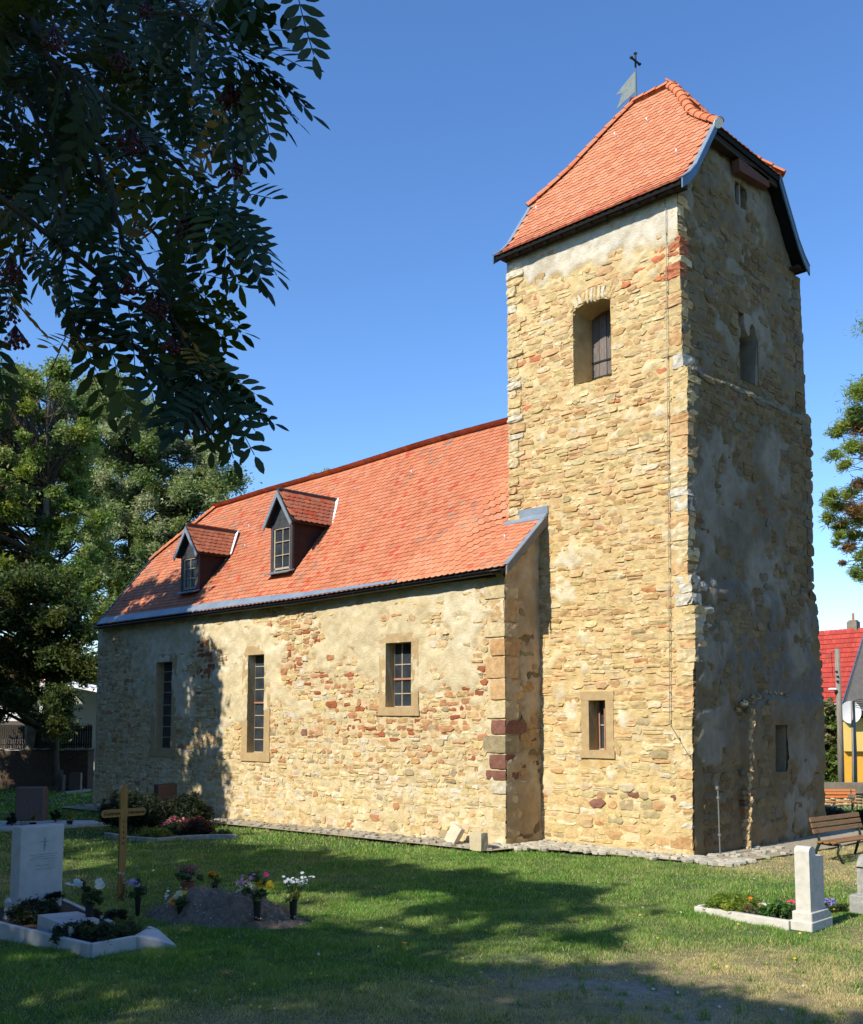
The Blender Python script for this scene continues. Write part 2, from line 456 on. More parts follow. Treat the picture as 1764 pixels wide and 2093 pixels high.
# openings: face -> list of (u0, u1, v0, v1, depth)
W_BIG = (-2.50, -1.56, 9.52, 11.22, 0.70)
W_SMALL = (-2.235, -1.83, 1.93, 2.93, 0.42)
W_SIDE_TOP = (2.30, 2.80, 13.42, 13.92, 0.5)
W_SIDE_MID = (2.28, 3.05, 9.60, 11.05, 0.6)
W_SIDE_LOW = (3.02, 3.55, 1.46, 2.43, 0.5)
W_N1 = (-16.97, -16.10, 1.66, 4.19, 0.25)
W_N2 = (-12.36, -11.63, 1.66, 4.215, 0.25)
W_N3 = (-7.02, -6.19, 2.81, 4.26, 0.25)
HOLES = {'tower_front': [W_BIG, W_SMALL], 'tower_side': [W_SIDE_TOP, W_SIDE_MID, W_SIDE_LOW],
         'nave_front': [W_N1, W_N2, W_N3], 'nave_return': []}

def blob(u, v, lst):
    r = np.zeros(np.broadcast(u, v).shape)
    for (cu, cv, ru, rv) in lst:
        r = np.maximum(r, np.exp(-(((u - cu) / ru) ** 2 + ((v - cv) / rv) ** 2) * 0.9))
    return r

def npx(u, v, ru, rv):
    p = at(u, v, 1, NY0); q = at(u + ru, v, 1, NY0); k = (F_PX / np.dot(p - CAM, FW))
    return (p[0], p[2], abs(q[0] - p[0]), rv / k)

NAVE_BARE = [npx(610, 1290, 55, 60), npx(615, 1360, 55, 60), npx(560, 1260, 60, 25), npx(700, 1420, 90, 60), npx(640, 1400, 60, 40), npx(900, 1450, 110, 60),
             npx(770, 1480, 110, 60), npx(890, 1290, 35, 50), npx(1010, 1210, 45, 40), npx(1005, 1330, 40, 90), npx(900, 1260, 14, 40), npx(1010, 1450, 50, 90),
             npx(420, 1350, 45, 50), npx(420, 1440, 30, 60), npx(720, 1350, 22, 25), npx(785, 1270, 15, 25), npx(940, 1262, 16, 12), npx(480, 1560, 40, 50), npx(230, 1400, 60, 120), npx(300, 1550, 90, 70),
             npx(575, 1480, 40, 60), npx(660, 1500, 60, 50)]

def cover(face, u, v):
    """0..1: how far old render hides the stones"""
    n = fbm(u * 1.1, v * 1.1, 5, 21)
    n2 = fbm(u * 3.2, v * 3.2, 4, 31)
    if face == 'nave_front':
        base = sstep(1.7, 2.9, v + (n - 0.5) * 1.6)
        b = blob(u, v, NAVE_BARE)
        m = base * 1.0 - b * 1.25 + (n2 - 0.5) * 0.9 + 0.06
        m = np.maximum(m, sstep(4.55, 4.85, v) * 0.9 * (b < 0.5))
        m = np.where(v < 1.7, (n2 - 0.56) * 2.0 + 0.05, m)
        return sstep(0.385, 0.42, m)
    if face == 'nave_return':
        return sstep(0.50, 0.58, n2 * 0.6 + n * 0.5 + 0.02)
    if face == 'tower_front':
        m = n2 * 0.7 + n * 0.35 - 0.05
        m = m + 0.35 * sstep(11.6, 12.3, v + (n - 0.5)) + 0.25 * blob(u, v, [(-4.1, 11.0, 0.3, 0.6), (-4.15, 7.0, 0.25, 0.5), (-3.1, 3.0, 0.5, 0.5), (-3.0, 6.0, 0.6, 0.3), (-3.3, 3.6, 0.35, 0.3)])
        return sstep(0.625, 0.655, m)
    m = n2 * 0.5 + n * 0.55 - 0.075
    m = m + 0.20 * blob(u, v, [(1.5, 6.8, 1.3, 1.2), (3.2, 7.2, 1.0, 1.2), (1.0, 5.3, 0.8, 0.6), (1.2, 2.5, 0.9, 1.6), (4.3, 2.5, 0.7, 2.2), (3.4, 2.9, 0.8, 0.5)]) + 0.16 * sstep(12.0, 13.5, v)
    m = m - 0.12 * blob(u, v, [(1.5, 9.0, 2.5, 0.8), (4.6, 6.5, 0.6, 2.5), (0.8, 1.0, 0.8, 1.2)])
    return sstep(0.50, 0.53, m)

def sheet_h(face, u, v):
    c = cover(face, u, v)
    n = (fbm(u * 6, v * 6, 4, 5) - 0.5) * 1.15
    nn = fbm(u * 2, v * 2, 3, 7) - 0.5
    h = 0.010 + n * 0.030 + (fbm(u * 14, v * 14, 2, 8) - 0.5) * 0.022 + c * (0.030 + nn * 0.035)
    if face == 'tower_side':
        step = sstep(5.25, 5.10, v + 0.12 * np.sin(u * 2.3)) * (0.05 + 0.03 * nn)
        led = np.exp(-((v - 9.27 + 0.05 * np.sin(u * 3)) / 0.055) ** 2) * 0.05 * (u > 0.15)
        rr = sstep(1.75, 1.80, u + 0.06 * (fbm(v * 4, v * 0, 3, 2) - 0.5)) * sstep(2.75, 2.55, v - 0.35 * np.sqrt(np.clip((u - 1.8) * 1.2, 0, 1))) * 0.10
        h = h + step + led + rr
    if face == 'nave_front':
        h = h + sstep(1.1, 0.3, v) * 0.03
    return h

def sheet_col(face, u, v):
    c = cover(face, u, v)[..., None]
    n = fbm(u * 2.2, v * 2.2, 4, 12)[..., None]
    n2 = fbm(u * 0.8, v * 0.8, 4, 15)[..., None]
    if face == 'nave_front':
        mo = AR([0.62, 0.515, 0.32]); pl = AR([0.61, 0.52, 0.335]); pl2 = AR([0.70, 0.62, 0.44])
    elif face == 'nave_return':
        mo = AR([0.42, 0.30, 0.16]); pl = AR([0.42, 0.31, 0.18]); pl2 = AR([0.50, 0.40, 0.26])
    elif face == 'tower_front':
        mo = AR([0.63, 0.48, 0.245]); pl = AR([0.67, 0.54, 0.31]); pl2 = AR([0.68, 0.60, 0.44])
        k = sstep(11.5, 12.3, v)[..., None]
        pl = pl * (1 - k) + AR([0.60, 0.55, 0.45]) * k
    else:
        mo = AR([0.22, 0.165, 0.09]); pl = AR([0.20, 0.168, 0.12]); pl2 = AR([0.275, 0.245, 0.19])  # tower side: darker tones, the face's shade is put into them
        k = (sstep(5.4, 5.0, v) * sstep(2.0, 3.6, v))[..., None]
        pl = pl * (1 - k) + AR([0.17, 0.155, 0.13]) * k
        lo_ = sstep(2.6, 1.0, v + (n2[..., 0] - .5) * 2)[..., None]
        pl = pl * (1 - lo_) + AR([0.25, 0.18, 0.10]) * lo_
    p = pl + (pl2 - pl) * sstep(0.42, 0.62, n2)
    col = mo * (1 - c) + p * c
    return col * (0.86 + 0.28 * n)

def wall_sheet(face, step=0.052):
    F = FACES[face]
    U0, U1 = F['U']; V0, V1 = F['V']
    us = list(np.arange(U0, U1, step)) + [U1]; vs_ = list(np.arange(V0, V1, step)) + [V1]
    for hh in HOLES[face]:
        us += [hh[0], hh[1]]; vs_ += [hh[2], hh[3]]
    def clean(a, keys):
        a = sorted(a); out = []
        for q in a:
            if out and q - out[-1] < step * 0.35:
                if q in keys: out[-1] = q
                continue
            out.append(q)
        return np.array(out)
    ku = {h[0] for h in HOLES[face]} | {h[1] for h in HOLES[face]} | {U0, U1}
    kv = {h[2] for h in HOLES[face]} | {h[3] for h in HOLES[face]} | {V0, V1}
    us = clean(us, ku); vs_ = clean(vs_, kv)
    UU, VV = np.meshgrid(us, vs_, indexing='ij')
    VC = VV.copy()
    if face == 'tower_side':
        top = tower_roof_z(np.minimum(UU, TD - 0.05)) - 0.10
        VC = np.minimum(VV, top)
    if face == 'nave_return':
        VC = np.minimum(VV, 5.50 + 0.91 * (UU - NYE))
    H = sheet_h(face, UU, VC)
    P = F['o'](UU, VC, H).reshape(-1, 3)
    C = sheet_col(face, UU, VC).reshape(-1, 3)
    n1, n2 = UU.shape
    I = np.arange(n1 * n2).reshape(n1, n2)
    uc = (us[:-1] + us[1:]) / 2; vc = (vs_[:-1] + vs_[1:]) / 2
    keep = np.ones((n1 - 1, n2 - 1), bool)
    for h in HOLES[face]:
        keep &= ~(((uc > h[0]) & (uc < h[1]))[:, None] & ((vc > h[2]) & (vc < h[3]))[None, :])
    if face in ('tower_side', 'nave_return'):
        keep &= (VC[:-1, 1:] - VC[:-1, :-1] > 1e-4) | (VC[1:, 1:] - VC[1:, :-1] > 1e-4)
    Q = np.stack([I[:-1, :-1], I[1:, :-1], I[1:, 1:], I[:-1, 1:]], -1)[keep]
    P = list(map(tuple, P)); C = list(map(tuple, C)); Q = [tuple(q) for q in Q]
    # reveals of the openings
    nrm = AR(F['n'], float)
    for (a0, a1, b0, b1, dep) in HOLES[face]:
        ring = [(a0, b0), (a1, b0), (a1, b1), (a0, b1)]
        for k in range(4):
            (p0, q0), (p1, q1) = ring[k], ring[(k + 1) % 4]
            m = 10
            for i in range(m):
                t0, t1 = i / m, (i + 1) / m
                A = (p0 + (p1 - p0) * t0, q0 + (q1 - q0) * t0); B = (p0 + (p1 - p0) * t1, q0 + (q1 - q0) * t1)
                pa = F['o'](AR(A[0]), AR(A[1]), AR(0.03)); pb = F['o'](AR(B[0]), AR(B[1]), AR(0.03))
                b_ = len(P)
                P += [tuple(pa), tuple(pb), tuple(pb - nrm * (dep + 0.06)), tuple(pa - nrm * (dep + 0.06))]
                cc = tuple(sheet_col(face, AR([A[0]]), AR([A[1]]))[0] * 0.92)
                C += [cc] * 4
                Q.append((b_ + 3, b_ + 2, b_ + 1, b_))
    me = mesh_from('wall', P, Q, smooth=True)
    at_ = me.attributes.new('tint', 'FLOAT_COLOR', 'POINT')
    C = AR(C); at_.data.foreach_set('color', np.concatenate([C, np.ones((len(C), 1))], 1).astype(np.float32).ravel())
    return me

walls = {}
for f, nm in (('tower_front', 'tower_wall'), ('tower_side', 'tower_wall'), ('nave_front', 'nave_wall'), ('nave_return', 'nave_wall')):
    walls[f] = link(nm, wall_sheet(f), M_MORTAR, church)

# the faces the photograph does not show, plain
m = MB()
c_t = (0.5, 0.4, 0.23)
m.add([(-TW, 0.02, -0.4), (-TW, TD, -0.4), (-TW, TD, 12.6), (-TW, 3.82, 14.3), (-TW, 0.98, 14.3), (-TW, 0.02, 12.9)], [(5, 4, 3, 2, 1, 0)], c_t)
m.add([(-TW, TD + 0.1, -0.4), (0.1, TD + 0.2, -0.4), (0.03, TD, 12.6), (-TW, TD, 12.6)], [(3, 2, 1, 0)], c_t)
m.build('tower_wall', M_MORTAR, church)
m = MB()
m.add([(NX0, NY0, -0.6), (NX0, NY1, -0.6), (NX0, NY1, 5.6), (NX0, 3.7, 7.7), (NX0, 0.6, 7.7), (NX0, NY0, 5.5)], [(5, 4, 3, 2, 1, 0)], c_t)
m.add([(NX0, NY1, -0.6), (-TW, NY1, -0.6), (-TW, NY1, 5.6), (NX0, NY1, 5.6)], [(0, 1, 2, 3)], c_t)
m.build('nave_wall', M_MORTAR, church)
m = MB()   # floors inside close the view through the openings
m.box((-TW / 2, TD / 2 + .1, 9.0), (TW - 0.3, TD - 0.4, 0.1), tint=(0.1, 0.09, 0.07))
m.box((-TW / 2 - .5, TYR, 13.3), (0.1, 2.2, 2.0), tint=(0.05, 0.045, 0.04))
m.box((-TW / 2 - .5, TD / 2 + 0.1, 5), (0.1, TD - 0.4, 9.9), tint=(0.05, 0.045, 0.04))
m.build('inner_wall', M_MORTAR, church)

# ------------------------------------------------------------------ stones of the walls
PAL = {
    'y': (0.61, 0.465, 0.235), 'y2': (0.67, 0.55, 0.33), 'o': (0.54, 0.33, 0.155), 'o2': (0.60, 0.395, 0.20),
    'r': (0.36, 0.12, 0.055), 'r2': (0.46, 0.19, 0.08), 'm': (0.25, 0.12, 0.09), 'g': (0.36, 0.30, 0.18), 'w': (0.66, 0.60, 0.46),
    'd': (0.19, 0.13, 0.06), 'd2': (0.25, 0.185, 0.10), 'dg': (0.19, 0.16, 0.115), 'dr': (0.20, 0.10, 0.06), 'b': (0.56, 0.20, 0.10)}  # d keys: stone tones darkened with the tower side's shade

def pick(lst):
    r = random.random() * sum(w for _, w in lst)
    for k, w in lst:
        r -= w
        if r <= 0: return k
    return lst[-1][0]

def stone_colour(face, u, v):
    if face == 'tower_front':
        if u > -0.62 and 11.0 < v < 11.95 and random.random() < 0.42: k = 'b'
        elif v > 8.5 and random.random() < 0.03: k = 'b'
        elif 0.85 < v < 1.15 and u > -2.2: k = pick([('m', 4), ('g', 2), ('o', 2), ('y', 1)])
        elif v < 3: k = pick([('y', 5), ('y2', 6), ('o', 1), ('g', 0.8), ('w', 1.4), ('o2', 1.5), ('r2', .15)])
        else: k = pick([('y', 6), ('y2', 4), ('o', 4.5), ('o2', 4.5), ('g', 0.15), ('w', 0.4), ('r2', 0.2)])
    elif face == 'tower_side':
        k = pick([('d', 6), ('d2', 6), ('dg', 4), ('dr', 0.35)])  # darker stones here, shade of this face put into the colour
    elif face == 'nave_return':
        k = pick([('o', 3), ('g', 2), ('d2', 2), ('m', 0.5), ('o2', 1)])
    else:
        red = float(blob(AR([u]), AR([v]), [npx(615, 1340, 45, 50), npx(760, 1470, 110, 40), npx(880, 1480, 110, 40), npx(420, 1360, 35, 45), npx(660, 1400, 40, 30), npx(950, 1400, 50, 60)])[0])
        if random.random() < red * 0.78: k = pick([('r', 3), ('r2', 4), ('o', 2)])
        elif v < 1.3: k = pick([('y2', 6), ('y', 4), ('w', 2), ('g', 0.8), ('o2', 1), ('r2', 0.2)])
        else: k = pick([('y', 4), ('y2', 4), ('o', 1.6), ('o2', 2), ('r2', 0.6), ('g', 0.7), ('w', 1.3), ('m', 0.05)])
    c = AR(PAL[k])
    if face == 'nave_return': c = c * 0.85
    mean = {'tower_front': AR([0.61, 0.455, 0.24]), 'nave_front': AR([0.62, 0.485, 0.29])}.get(face)
    if mean is not None and k not in ('b', 'r', 'm'): c = c * 0.80 + mean * 0.20
    return tuple(c * random.uniform(0.88, 1.09) * AR([1, random.uniform(0.96, 1.04), random.uniform(0.92, 1.08)]))

def slab_mesh(w, h, prot, ashlar=False):
    """irregular stone face: outline in (u, v), height h out of the wall; returns pts (u, v, out) and faces"""
    j = 0.010 if ashlar else min(0.22 * h, 0.032)
    cr = 0.12 if ashlar else random.uniform(0.22, 0.42)
    cu = min(w, h) * cr
    x, y = w / 2, h / 2
    o = [(-x, -y + cu), (-x + cu, -y), (0, -y), (x - cu, -y), (x, -y + cu), (x, y - cu), (x - cu, y), (0, y), (-x + cu, y), (-x, y - cu)]
    o = [(a + random.uniform(-j, j), b + random.uniform(-j, j) * 0.7) for a, b in o]
    n = len(o)
    pts = []; k1 = random.uniform(0.80, 0.93)
    for s_, d in ((1.0, -0.03), (1.0, prot - 0.009)):
        pts += [(a * s_, b * s_, d) for a, b in o]
    ins = min(0.011, h * 0.10)
    tilt_u = random.uniform(-0.012, 0.012); tilt_v = random.uniform(-0.012, 0.012)
    for a, b in o:
        aa = a * (1 - ins / max(x, 1e-3)); bb = b * (1 - ins / max(y, 1e-3))
        pts.append((aa, bb, prot + random.uniform(-0.006, 0.006) + tilt_u * aa / x + tilt_v * bb / y))
    # two inner points along the long axis
    c0 = len(pts)
    bul = random.uniform(-0.003, 0.007)
    pts.append((-w * 0.2, random.uniform(-.1, .1) * h, prot + bul + random.uniform(-0.006, 0.008)))
    pts.append((w * 0.2, random.uniform(-.1, .1) * h, prot + bul + random.uniform(-0.006, 0.008)))
    fs = []
    for r in range(2):
        for i in range(n):
            k = (i + 1) % n
            fs.append((r * n + i, r * n + k, (r + 1) * n + k, (r + 1) * n + i))
    b = 2 * n
    L, R = c0, c0 + 1
    fs += [(b + 9, b + 0, L), (b + 0, b + 1, L), (b + 1, b + 2, L), (b + 2, R, L), (b + 2, b + 3, R), (b + 3, b + 4, R), (b + 4, b + 5, R),
           (b + 5, b + 6, R), (b + 6, b + 7, R), (b + 7, L, R), (b + 7, b + 8, L), (b + 8, b + 9, L)]
    return AR(pts), fs

STONES = []      # dicts: verts (world), faces, colour, centre, area seen
def add_stone(face, uc, vc, w, h, prot, col=None, ashlar=False):
    pts, fs = slab_mesh(w, h, prot, ashlar)
    F = FACES[face]
    P = F['o'](uc + pts[:, 0], vc + pts[:, 1], pts[:, 2])
    if face in ('tower_side', 'nave_return') or True:
        # keep faces pointing outwards
        nrm = AR(F['n'], float)
        a, b_, c_ = P[fs[-1][0]], P[fs[-1][1]], P[fs[-1][2]]
        if np.dot(np.cross(b_ - a, c_ - a), nrm) < 0:
            fs = [tuple(reversed(f)) for f in fs]
    ctr = P.mean(0)
    uu, vv, d = project(P)
    area = (uu.max() - uu.min()) * (vv.max() - vv.min())
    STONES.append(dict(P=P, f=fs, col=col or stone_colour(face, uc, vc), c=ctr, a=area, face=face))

def inhole(face, u0, u1, v0, v1, pad=0.0):
    for hh in HOLES[face]:
        p = pad
        if u1 > hh[0] - p and u0 < hh[1] + p and v1 > hh[2] - p and v0 < hh[3] + p:
            return hh
    return None

FRAMED = {W_SMALL: 0.18, W_N1: 0.24, W_N2: 0.24, W_N3: 0.24, W_SIDE_LOW: 0.16}
def rubble(face, U0, U1, V0, V1, hr, wr, prot):
    v = V0
    while v < V1:
        h = random.uniform(*hr)
        if v < 1.0: h *= 1.2
        u = U0 - random.uniform(0, 0.15)
        while u < U1:
            w = min(random.uniform(*wr) * (0.7 + h * 2.2), 0.62)
            parts_ = [(v, h)]
            if random.random() < 0.22 and h > 0.13:
                k = random.uniform(0.35, 0.65); parts_ = [(v, h * k), (v + h * k, h * (1 - k))]
            for (v0, hh) in parts_:
                u0, u1 = max(u, U0), min(u + w, U1)
                if u1 - u0 < 0.07: continue
                dv = 0.022 * math.sin(u * 1.7 + v * 3) + random.uniform(-0.008, 0.008)
                a0, a1, b0, b1 = u0, u1, v0 + dv, v0 + hh + dv
                hole = inhole(face, a0, a1, b0, b1)
                fr_ = None
                for q, wd in FRAMED.items():
                    if q in HOLES[face] and a1 > q[0] - wd and a0 < q[1] + wd and b1 > q[2] - wd and b0 < q[3] + wd:
                        fr_ = q; wdd = wd
                qq, pd = (fr_, wdd) if fr_ else (hole, 0.0)
                if qq:
                    # trim the stone at the side of the opening, or leave it out
                    if a0 < qq[0] - pd - 0.07 and a1 < qq[1]: a1 = qq[0] - pd
                    elif a1 > qq[1] + pd + 0.07 and a0 > qq[0]: a0 = qq[1] + pd
                    elif b1 > qq[3] + pd + 0.06 and b0 > qq[2]: b0 = qq[3] + pd
                    elif b0 < qq[2] - pd - 0.06: b1 = qq[2] - pd
                    else: continue
                uc, vc = (a0 + a1) / 2, (b0 + b1) / 2
                if face == 'nave_return' and b1 > 5.4 + 0.91 * (uc - NYE): continue
                if face == 'tower_side' and b1 > tower_roof_z(min(uc, TD)) - 0.15: continue
                cv = float(cover(face, AR([uc]), AR([vc]))[0])
                pr = random.uniform(*prot)
                base = float(sheet_h(face, AR([uc]), AR([vc]))[0])
                if cv > 0.7 and random.random() < 0.93: continue
                if cv > 0.3: pr = base + random.uniform(-0.006, 0.006)
                else: pr = base + pr
                g = random.uniform(0.003, 0.012)
                add_stone(face, uc, vc, a1 - a0 - g, b1 - b0 - g, pr)
            u += w
        v += h

rubble('tower_front', -TW + 0.02, -0.30, -0.05, 12.75, (0.075, 0.165), (0.17, 0.46), (-0.003, 0.018))
rubble('tower_side', 0.30, TD - 0.1, -0.05, 14.3, (0.11, 0.22), (0.24, 0.50), (0.000, 0.012))
rubble('nave_front', NX0 + 0.1, NX1 - 0.45, -0.40, 5.3, (0.085, 0.175), (0.13, 0.38), (-0.003, 0.019))
rubble('nave_return', NY0 + 0.42, -0.02, -0.1, 6.5, (0.14, 0.26), (0.25, 0.5), (0.000, 0.012))

def block_pts(sx, sy, sz, jit=0.012, rnd=0.025, n=3):
    """rounded block with n x n cells a side"""
    idx = {}; pts = []; fs = []
    def vid(i, j, k):
        key = (i, j, k)
        if key not in idx:
            p = AR([i / n - .5, j / n - .5, k / n - .5]) * AR([sx, sy, sz])
            ext = sum(1 for q in (i, j, k) if q in (0, n))
            p = p * (1 - (ext - 1) * rnd / AR([sx, sy, sz]) * 1.4 * AR([i in (0, n), j in (0, n), k in (0, n)]))
            p = p + AR([random.uniform(-jit, jit) for _ in range(3)])
            idx[key] = len(pts); pts.append(p)
        return idx[key]
    for i in range(n):
        for j in range(n):
            fs.append((vid(i, j, 0), vid(i, j + 1, 0), vid(i + 1, j + 1, 0), vid(i + 1, j, 0)))
            fs.append((vid(i, j, n), vid(i + 1, j, n), vid(i + 1, j + 1, n), vid(i, j + 1, n)))
            fs.append((vid(i, 0, j), vid(i + 1, 0, j), vid(i + 1, 0, j + 1), vid(i, 0, j + 1)))
            fs.append((vid(i, n, j), vid(i, n, j + 1), vid(i + 1, n, j + 1), vid(i + 1, n, j)))
            fs.append((vid(0, i, j), vid(0, i, j + 1), vid(0, i + 1, j + 1), vid(0, i + 1, j)))
            fs.append((vid(n, i, j), vid(n, i + 1, j), vid(n, i + 1, j + 1), vid(n, i, j + 1)))
    return AR(pts), fs

def add_block(c, s, col, jit=0.012, rnd=0.03, face='quoin', rz=0, n=3):
    P, fs = block_pts(*s, jit=jit, rnd=rnd, n=n)
    if rz:
        cs, sn = math.cos(rz), math.sin(rz)
        P = P @ AR([[cs, -sn, 0], [sn, cs, 0], [0, 0, 1]]).T
    P = P + AR(c)
    uu, vv, d = project(P)
    STONES.append(dict(P=P, f=fs, col=tuple(col), c=AR(c), a=(uu.max() - uu.min()) * (vv.max() - vv.min()), face=face))

# quoins of the tower's near edge
z = -0.1; k = 0
while z < 12.72:
    h = random.choice([random.uniform(0.09, 0.17), random.uniform(0.16, 0.30)])
    lx, ly = (random.uniform(0.34, 0.62), random.uniform(0.2, 0.36)) if random.random() < .5 else (random.uniform(0.2, 0.38), random.uniform(0.3, 0.5))
    X = float(xr(z + h / 2)) + random.uniform(-0.012, 0.022) + 0.022
    col = AR(PAL[pick([('y', 5), ('y2', 4), ('o2', 4), ('o', 1.2), ('w', .3)])]) * random.uniform(0.90, 1.06)
    if 4.55 < z < 5.2 or 9.2 < z < 9.45 or 6.4 < z < 6.8: col = AR([0.62, 0.58, 0.48]) * random.uniform(0.9, 1.05)
    if 11.0 < z < 11.3 or 11.5 < z < 11.9: col = AR(PAL['b']) * random.uniform(0.8, 1.0)
    if 3.5 < z < 5.2: X += 0.05
    add_block((X - lx / 2, ly / 2 - random.uniform(0.016, 0.036), z + h / 2), (lx, ly, h - 0.002), col, jit=0.014, rnd=0.006)
    z += h; k += 1
# left-hand edge and far right-hand edge of the tower
z = 5.2
while z < 12.6:
    h = random.uniform(0.12, 0.26); lx = random.uniform(0.25, 0.5)
    add_block((-TW + 0.015 - random.uniform(0, 0.03) + lx / 2, 0.15 - random.uniform(0.02, 0.05), z + h / 2), (lx, 0.36, h - 0.006), AR(PAL[pick([('y', 5), ('y2', 4), ('w', 2), ('o2', 1)])]) * random.uniform(0.88, 1.08), jit=0.016, rnd=0.015)
    z += h
z = -0.1
while z < 12.4:
    h = random.uniform(0.16, 0.34); ly = random.uniform(0.25, 0.5)
    Y = TD + 0.20 - 0.014 * z + 0.14 * float(sstep(9.4, 9.1, z)) + 0.12 * float(sstep(4.6, 3.0, z)) + random.uniform(-0.03, 0.05)
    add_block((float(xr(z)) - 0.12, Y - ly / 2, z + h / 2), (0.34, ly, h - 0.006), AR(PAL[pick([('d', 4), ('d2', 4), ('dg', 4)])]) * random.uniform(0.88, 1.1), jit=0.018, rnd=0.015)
    z += h
# dressed quoins of the nave corner (photo heights)
zq = [(-0.08, .26, 'y'), (.2, .28, 'y2'), (.5, .26, 'y'), (.78, .24, 'y2'), (1.04, .26, 'w'), (1.32, .2, 'm'), (1.54, .30, 'm'), (1.86, .36, 'g'), (2.24, .3, 'm'), (2.56, .36, 'y2'),
      (2.94, .42, 'o2'), (3.38, .44, 'o2'), (3.84, .36, 'o'), (4.22, .3, 'y2'), (4.54, .46, 'o2'), (5.02, .3, 'y2')]
for i, (z, h, k) in enumerate(zq):
    lx, ly = (0.62, 0.45) if i % 2 else (0.42, 0.7)
    lx *= random.uniform(.85, 1.15)
    add_block((NX1 + 0.035 - lx / 2, NY0 - 0.045 + ly / 2, z + h / 2), (lx, ly, h - 0.008), AR(PAL[k]) * random.uniform(0.9, 1.05) * 0.95, jit=0.006, rnd=0.008)
# stump of a vanished wall on the shaded side: a ragged vertical seam that bends over the low window
z = 0.02
while z < 2.75:
    h = random.uniform(0.10, 0.24)
    yy = 1.80 + 0.10 * z * 0.6 + random.uniform(-0.03, 0.03)
    add_block((float(xr(z)) + 0.10 + random.uniform(0, 0.05), yy, z + h / 2), (0.20, random.uniform(0.08, 0.14), h * 1.1), AR([0.58, 0.44, 0.24]) * random.uniform(0.8, 1.1), jit=0.025, rnd=0.03)
    z += h * 0.92
for i in range(18):
    t = i / 17
    yy = 1.55 + 2.15 * t; zz = 2.75 + 0.33 * math.sin(t * math.pi * 0.75) + random.uniform(-0.06, 0.06)
    add_block((float(xr(3)) + 0.09 + random.uniform(-.02, 0.05), yy, zz), (0.15, random.uniform(0.08, 0.2), random.uniform(0.05, 0.12)), AR([0.46, 0.37, 0.22]) * random.uniform(0.7, 1.1), jit=0.028, rnd=0.03, n=2)
# broken pale lumps near the corner
for i in range(15):
    zz = random.uniform(3.6, 5.25); yy = 0.10 + random.random() ** 1.6 * (0.25 + 0.75 * max(0.0, (zz - 3.6) / 1.6))
    s = random.uniform(0.16, 0.36)
    add_block((float(xr(zz)) + 0.005 + random.uniform(-0.02, 0.03), yy, zz), (0.16, s, s * random.uniform(.5, .9)), AR([0.50, 0.47, 0.40]) * random.uniform(0.85, 1.08), jit=0.016, rnd=0.035)
# the string course half way up the shaded side
y = 0.12
while y < TD - 0.35:
    l = random.uniform(0.35, 0.75)
    if random.random() > 0.12:
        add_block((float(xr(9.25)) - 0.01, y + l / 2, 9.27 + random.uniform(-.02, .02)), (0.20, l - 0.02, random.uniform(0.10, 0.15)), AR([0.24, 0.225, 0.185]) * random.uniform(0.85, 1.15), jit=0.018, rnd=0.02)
    y += l
# voussoirs over the bell opening
a0, a1 = W_BIG[0], W_BIG[1]
for i in range(11):
    t = (i + 0.5) / 11
    ang = (0.5 - t) * 0.9
    cx = (a0 + a1) / 2 + (t - 0.5) * 1.12; cz = W_BIG[3] + 0.11 - 0.10 * (2 * t - 1) ** 2 * 0.8 + random.uniform(-.02, .02)
    F = FACES['tower_front']
    pts, fs = slab_mesh(random.uniform(.06, .095), random.uniform(.18, .32), random.uniform(.02, .035))
    cs, sn = math.cos(ang), math.sin(ang)
    P2 = pts.copy(); P2[:, 0] = pts[:, 0] * cs - pts[:, 1] * sn; P2[:, 1] = pts[:, 0] * sn + pts[:, 1] * cs
    P = F['o'](cx + P2[:, 0], cz + P2[:, 1], P2[:, 2])
    uu, vv, _ = project(P)
    STONES.append(dict(P=P, f=fs, col=tuple(AR(PAL[pick([('y2', 3), ('y', 3), ('w', 1)])])), c=P.mean(0), a=(uu.max() - uu.min()) * (vv.max() - vv.min()), face='tower_front'))
m = MB()        # segmental head: fills the two upper corners of the square opening
for sgn, ax in ((1, a0), (-1, a1)):
    pts = [(ax, 0.02, W_BIG[3] + .01)]
    for i in range(9):
        t = i / 8
        x = ax + sgn * t * 0.47
        pts.append((x, 0.02, W_BIG[3] - 0.12 * (1 - t) ** 2))
    m.prism([(p[0], p[1] - 0.03, p[2]) for p in pts], (0, 0.68, 0), tint=(0.56, 0.43, 0.24))
m.build('arch', M_MORTAR, church)

# the 300 stones that show largest are objects, all the others one mesh
STONES.sort(key=lambda s: -s['a'] * (1.0 if s['face'] != 'tower_side' else 0.85))
for s in STONES[:300]:
    P = s['P'] - s['c']
    me = mesh_from('stone', P, s['f'], tint=[s['col']] * len(s['f']))
    o = link('stone', me, M_STONE, church)
    o.location = tuple(s['c'])
V = []; Fc = []; T = []
for s in STONES[300:]:
    b = len(V); V.extend(s['P']); Fc.extend([tuple(i + b for i in f) for f in s['f']]); T.extend([s['col']] * len(s['f']))
link('rubble_stone', mesh_from('rubble_stone', V, Fc, tint=T), M_STONE, church, 'stuff')
print('stones', len(STONES))

